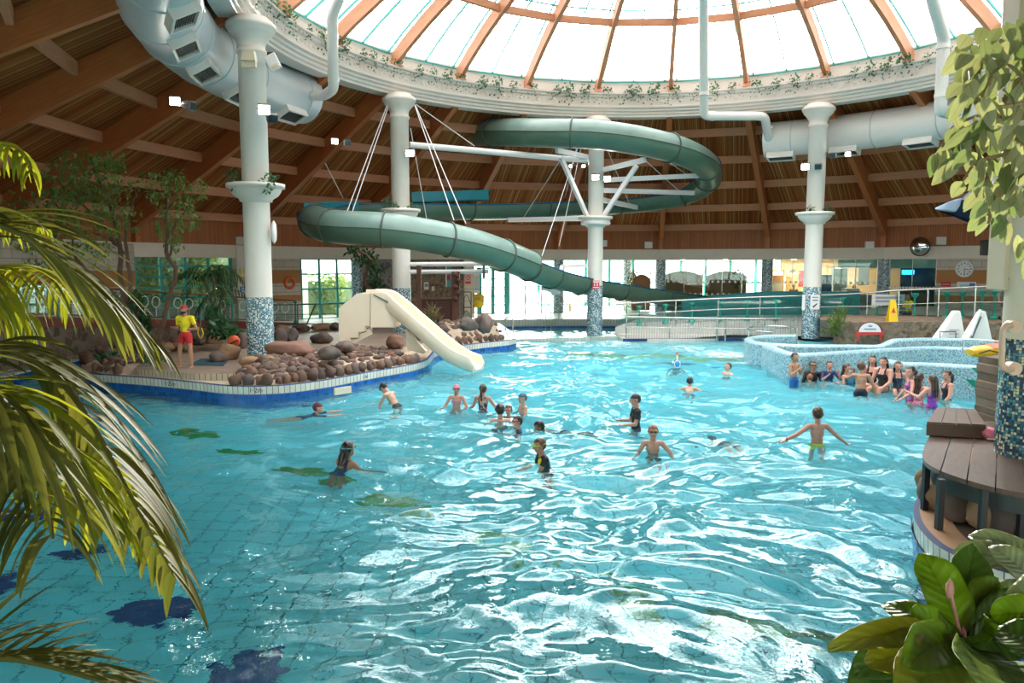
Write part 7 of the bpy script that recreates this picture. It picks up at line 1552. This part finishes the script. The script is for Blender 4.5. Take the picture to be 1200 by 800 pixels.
person('boy seen from behind in lime yellow trunks wading with both arms spread',957,477,524,1.42,face=4,hair='brown',skin='pink',aL=((-1,.1,-.72),(-1,.15,-.55)),aR=((.95,.1,-.85),(1,.15,-.75)),fist=True,hs=1.26,garb=[('trunks',yel,.4)],extra=lambda ob,hc,Hd,h_,TP,T,H,child:(lambda m,w:(m.tube([w+V(.0,.03*math.cos(k*PI/6),.03*math.sin(k*PI/6)) for k in range(12)],.01,6,closed=True),child('red_wristband',m,gr)))(MB(),TP(-.108,-.004,.248)+(Matrix.Rotation(math.radians(4),3,'Z')@V(-1,.1,-.72)).normalized()*.168*H+(Matrix.Rotation(math.radians(4),3,'Z')@V(-1,.15,-.55)).normalized()*.13*H))
# group at the mosaic wall
SIT=dict(lL=((-.15,1,.12),(0,.35,-1)),lR=((.12,1,.05),(0,.3,-1)))
person('boy in blue shorts standing with both hands at his chest, left end of the group',930,413,450,1.45,face=215,hy=-10,hair='black',skin='tan',aL=((-.2,.25,-1),(.55,.7,.75)),aR=((.2,.25,-1),(-.55,.7,.75)),garb=[('trunks',blu,.55)])
person('girl in goggles and an aqua and black suit just behind the boy in blue shorts',945,417,443,1.4,face=190,hair='black',skin='tan',goggles=(gd,),woman=True,garb=[('suit',aq),('trunks',cm('shorts_green',(.02,.2,.15)),.5)])
person('person in a black rash top and dark goggles sitting against the mosaic wall',952,422.5,446,1.5,face=172,hair='black',skin='tan',goggles=(gd,),garb=[('top',blk,1.2)],**SIT)
person('child with reddish-brown hair sitting low in the water in front of the black top',949,438,447,1.2,face=10,hair='ginger',skin='pink')
person('child in a navy top sitting with knees up and a hand over the mouth',971,422.5,447,1.4,face=178,hair='black',skin='pink',aL=((-.4,.7,-.6),(.5,.5,1.0)),aR=((.3,.6,-.8),(-.4,.8,.7)),garb=[('top',nav,1.2)],lL=((-.2,1,.5),(-.1,.2,-1)),lR=((.4,1,.0),(.4,.5,-.6)))
person('long-haired girl in a dark patterned suit sitting and leaning to the right',991,426,448,1.45,face=230,hair='brown',longhair=('long',.12),skin='pink',garb=[('suit',pat1)],**SIT)
person('small girl with brown hair sitting in front of the long-haired girl',998,431,450,1.2,face=120,hair='brown',skin='pink',garb=[('top',cm('top_teal_blue',(.02,.12,.2)),.5)],**SIT)
person('boy seen from behind in navy trunks reaching forward with his right hand',1008,423.5,463,1.5,face=-18,lean=8,hair='mid',skin='tan',aL=((-.4,.9,-.4),(-.2,1,.0)),aR=((.5,.0,-1),(.2,.2,-1)),garb=[('trunks',navt,.4)])
person('woman in a black swimsuit sitting, left of two women side by side',1021,414,456,1.66,face=150,hair='black',longhair=('long',.13),skin='pink',woman=True,hs=1.08,aL=((-.2,.4,-1),(.5,.8,-.3)),aR=((.2,.4,-1),(-.5,.8,-.3)),garb=[('suit',blk)],**SIT)
person('woman in a black swimsuit sitting, right of two women side by side',1034,416,460,1.64,face=125,hair='black',longhair=('long',.14),skin='pink',woman=True,hs=1.08,aL=((-.2,.4,-1),(.3,.8,-.5)),aR=((.2,.3,-1),(-.3,.7,-.8)),garb=[('suit',blk)],**SIT)
person('girl in a dark swimsuit with wet hair sitting right of the two women in black',1051,423,460,1.45,face=165,hair='black',longhair=('long',.1),skin='pink',woman=True,garb=[('suit',cm('suit_slate',(.03,.05,.09)))],aL=((-.6,.4,-.8),(-.3,.9,-.2)),**SIT)
person('girl in a pink and blue patterned swimsuit standing and looking left',1066,429,473,1.5,face=80,hy=15,hair='black',skin='pink',woman=True,longhair=('pony',.12),aL=((-.5,.3,-1),(.2,.8,-.6)),aR=((.4,.2,-1),(.1,.6,-.8)),garb=[('suit',pat2)])
person('girl with very long brown hair and a coral suit, back half turned',1076,437,475,1.42,face=-60,hair='brown',longhair=('long',.22),skin='pink',garb=[('suit',pat3)],aL=((-.3,.5,-.8),(.2,.9,-.1)))
person('girl with long dark hair in a purple swimsuit seen from behind',1091.5,439,479,1.38,face=14,hair='brown',longhair=('long',.24),skin='pink',aL=((-.7,.3,-.8),(-.4,.9,.4)),aR=((.4,.3,-1),(.1,.7,-.6)),garb=[('suit',pur)])
person('woman in a black swimsuit with a dark ponytail standing with a hand on her hip',1109,432,471,1.56,face=88,hy=5,hair='black',longhair=('pony',.15),skin='pink',woman=True,hs=1.1,aL=((-.3,.3,-1),(.2,.6,-.8)),aR=((.35,-.25,-1),(-.2,.8,-.5)),garb=[('suit',blk)])
# people on the deck behind the rails and in the cafe
q=rp(1067,31.2,1.4); person('attendant in a yellow top sitting behind the glass railing, facing left',0,0,0,1.7,face=95,pos=(q.x,31.2,1.45),zp=ony(1067,342.5,31.2).z-.485*1.7,hair='black',skin='olive',aL=((-.2,.4,-1),(0,1,.1)),aR=((.2,.4,-1),(0,1,.1)),garb=[('top',tee,.8,'yellow_top'),('trunks',navt,1.1)],hs=1.08,vox=.012,**SIT)
q=rp(1181,29.2,1.1); person('person in a red top partly hidden behind the cream column',0,0,0,1.62,face=170,pos=(q.x,q.y,1.1),zp=1.1+.495*1.62,hair='brown',skin='pink',garb=[('top',rsh,.8,'red_top'),('trunks',cm('leggings_mauve',(.3,.12,.16)),1.0)],hs=1.08,vox=.012)
q=rp(926,45,.4); person('cafe worker in dark clothes standing behind the counter under the lamp',0,0,0,1.7,face=180,pos=(q.x,44.3,.4),zp=.4+.5*1.7,hair='black',skin='olive',garb=[('top',blk,1.2,'dark_shirt'),('trunks',navt,1.1)],hs=1.08,vox=.014)
q=rp(1010,41,.4); person('person in dark clothes behind the glass near the office pillar',0,0,0,1.7,face=150,pos=(q.x,41.8,.4),zp=.4+.5*1.7,hair='black',skin='olive',garb=[('top',blk,1.2,'dark_shirt'),('trunks',navt,1.1)],hs=1.08,vox=.014)
# ---------------------------------------------------------------- water
def water():
    ysw=[1.0]
    while ysw[-1]<39: ysw.append(ysw[-1]+max(.03,ysw[-1]*.0036))
    ysw=np.array(ysw); xs=np.concatenate([np.arange(-20,-8,.09),np.arange(-8,9.5,.042),np.arange(9.5,24,.09)]); X,Y=np.meshgrid(xs,ysw); rg_=np.random.RandomState(5)
    # gentle warp so crests wander
    wx=X+.35*np.sin(.7*Y+.5*X)+.22*np.sin(1.9*X-1.1*Y+1); wy=Y+.35*np.sin(.8*X-.6*Y+2)+.2*np.sin(2.3*Y+1.3*X)
    H=np.zeros_like(X)
    for k in range(110):
        lam=math.exp(rg_.uniform(math.log(.24),math.log(2.0))); th=rg_.normal(-PI/2+.15,.75); ph=rg_.uniform(0,2*PI); kk=2*PI/lam
        s=kk*(wx*math.cos(th)+wy*math.sin(th))+ph; w_=1-np.abs(np.sin(s/2)) if k%2 else .5*np.sin(s)+.5
        H+=w_*lam*(.0066 if lam>.6 else .0076)
    H-=H.mean()
    calm=np.clip((X*1.1+Y*.35+1.2)/5,0,1); amp=.5+.8*calm; amp*=np.clip((36-Y)/6,.25,1)
    amp*=1+.35*np.sin(.45*X+.3*Y)*np.sin(.33*Y-.2*X+1)
    H*=amp; H+= .03*np.sin(1.1*Y+.25*X)*np.clip((Y-9)/8,0,1)
    nx,ny=len(xs),len(ysw); co_=np.stack([X,Y,H],-1).reshape(-1,3)
    idx=np.arange(nx*ny).reshape(ny,nx); q=np.stack([idx[:-1,:-1],idx[:-1,1:],idx[1:,1:],idx[1:,:-1]],-1).reshape(-1,4)
    me=bpy.data.meshes.new('pool_water'); me.vertices.add(nx*ny); me.vertices.foreach_set('co',co_.ravel()); me.loops.add(q.size); me.loops.foreach_set('vertex_index',q.ravel().astype(np.int32))
    me.polygons.add(len(q)); me.polygons.foreach_set('loop_start',np.arange(0,q.size,4,dtype=np.int32)); me.polygons.foreach_set('use_smooth',np.ones(len(q),dtype=bool)); me.update(); me.validate()
    # foam where the water churns
    fo=np.zeros((ny,nx))
    for fx,fy,fr,fa in FOAM: fo=np.maximum(fo,fa*np.exp(-((X-fx)**2+(Y-fy)**2)/fr**2))
    at=me.attributes.new('foam','FLOAT','POINT'); at.data.foreach_set('value',fo.ravel().astype(np.float32))
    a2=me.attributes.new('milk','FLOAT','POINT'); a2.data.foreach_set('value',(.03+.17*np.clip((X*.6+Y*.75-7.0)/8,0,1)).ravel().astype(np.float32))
    me.materials.append(watermat()); o=bpy.data.objects.new('water',me); C.objects.link(o); tag(o,'choppy turquoise pool water',kind='structure'); return o
def watermat():
    t=NT('pool_water'); ob=t.obj(); n1=t.noise(t.scale(ob,1,.8),5,3,.6,.6); n2=t.noise(ob,14,2,.5,.5)
    h=t.math('ADD',t.math('MULTIPLY',n1,.6),t.math('MULTIPLY',n2,.1)); nb=t.bump(h,.45,.025)
    g=t.n('ShaderNodeBsdfGlass'); g.inputs['IOR'].default_value=1.33; g.inputs['Roughness'].default_value=0.0; g.inputs['Color'].default_value=(.74,.96,.98,1); t.l(nb,g.inputs['Normal'])
    a=t.n('ShaderNodeAttribute'); a.attribute_name='foam'; n3=t.noise(ob,3.2,6,.7,.8)
    d=t.n('ShaderNodeBsdfDiffuse'); pass
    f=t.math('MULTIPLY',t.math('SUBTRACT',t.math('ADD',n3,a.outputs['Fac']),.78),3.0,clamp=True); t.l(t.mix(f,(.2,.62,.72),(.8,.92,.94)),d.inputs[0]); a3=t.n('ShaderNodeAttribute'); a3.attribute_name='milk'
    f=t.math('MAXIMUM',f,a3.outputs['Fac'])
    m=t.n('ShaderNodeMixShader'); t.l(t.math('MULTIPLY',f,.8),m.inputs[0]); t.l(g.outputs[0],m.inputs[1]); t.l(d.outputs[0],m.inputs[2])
    return t.done(m.outputs[0])
def fpt(px,py,r,a): p=onz(px,py,0); return (p.x,p.y,r,a)
FOAM=[fpt(850,415,1.6,.55),fpt(870,425,1.0,.45),fpt(720,402,2.0,.5),fpt(660,405,2,.35),fpt(800,408,1.8,.45),fpt(1000,470,1.5,.3),fpt(900,470,2,.25),fpt(548,436,.7,.45),fpt(790,405,1.5,.3),fpt(850,520,.5,.35),fpt(990,490,1.0,.25),fpt(640,498,.5,.3),fpt(370,485,.5,.3)]
MILK=.09
water()
EXPO=1.72; SKYS=2.2; SUNE=4
# ---------------------------------------------------------------- camera, light
cam=bpy.data.cameras.new('camera'); cam.sensor_width=36; cam.lens=27.0; cam.clip_end=500; co=bpy.data.objects.new('camera',cam); C.objects.link(co)
co.location=(0,0,CH); co.rotation_euler=(PI/2-TH,0,0); bpy.context.scene.camera=co
sc=bpy.context.scene; sc.view_settings.view_transform='Standard'; sc.view_settings.look='None'; sc.view_settings.exposure=EXPO; sc.view_settings.gamma=1; sc.view_settings.use_curve_mapping=False
w=bpy.data.worlds.new('sky'); sc.world=w; w.use_nodes=True; nt=w.node_tree; nt.nodes.clear()
o=nt.nodes.new('ShaderNodeOutputWorld'); b=nt.nodes.new('ShaderNodeBackground'); b.inputs[1].default_value=SKYS
g=nt.nodes.new('ShaderNodeTexGradient'); tc=nt.nodes.new('ShaderNodeTexCoord'); sp=nt.nodes.new('ShaderNodeSeparateXYZ'); r=nt.nodes.new('ShaderNodeValToRGB')
nt.links.new(tc.outputs['Generated'],sp.inputs[0]); nt.links.new(sp.outputs[2],r.inputs[0]); e=r.color_ramp.elements; e[0].color=(1,.95,.88,1); e[0].position=.05; e[1].color=(.97,.96,.95,1); e[1].position=.9
sdv=ray(716,32).normalized(); vm=nt.nodes.new('ShaderNodeVectorMath'); vm.operation='DOT_PRODUCT'; nv=nt.nodes.new('ShaderNodeVectorMath'); nv.operation='NORMALIZE'; nt.links.new(tc.outputs['Generated'],nv.inputs[0]); nt.links.new(nv.outputs[0],vm.inputs[0]); vm.inputs[1].default_value=tuple(sdv)
def mth(op,a,bb):
    m=nt.nodes.new('ShaderNodeMath'); m.operation=op; nt.links.new(a,m.inputs[0]); m.inputs[1].default_value=bb; return m.outputs[0]
gl=mth('MULTIPLY_ADD',mth('POWER',mth('MAXIMUM',vm.outputs['Value'],0.0),28.0),4.5); gl.node.inputs[2].default_value=1.0
ml=mth('MULTIPLY',gl,SKYS); nt.links.new(ml,b.inputs[1]); nt.links.new(r.outputs[0],b.inputs[0]); nt.links.new(b.outputs[0],o.inputs[0])
sl=bpy.data.lights.new('sun','SUN'); sl.energy=SUNE; sl.angle=.012; sl.color=(1,.93,.82); so=bpy.data.objects.new('sun',sl); C.objects.link(so)
sd=ray(716,32).normalized(); so.rotation_euler=sd.to_track_quat('Z','Y').to_euler(); so.location=(0,0,20)
sc.cycles.max_bounces=12; sc.cycles.transparent_max_bounces=16; sc.cycles.transmission_bounces=8; sc.cycles.diffuse_bounces=4; sc.cycles.glossy_bounces=4
sc.cycles.sample_clamp_indirect=10; sc.cycles.use_denoising=True; sc.cycles.caustics_refractive=True; sc.cycles.caustics_reflective=False; sc.cycles.blur_glossy=0
bpy.context.view_layer.update()
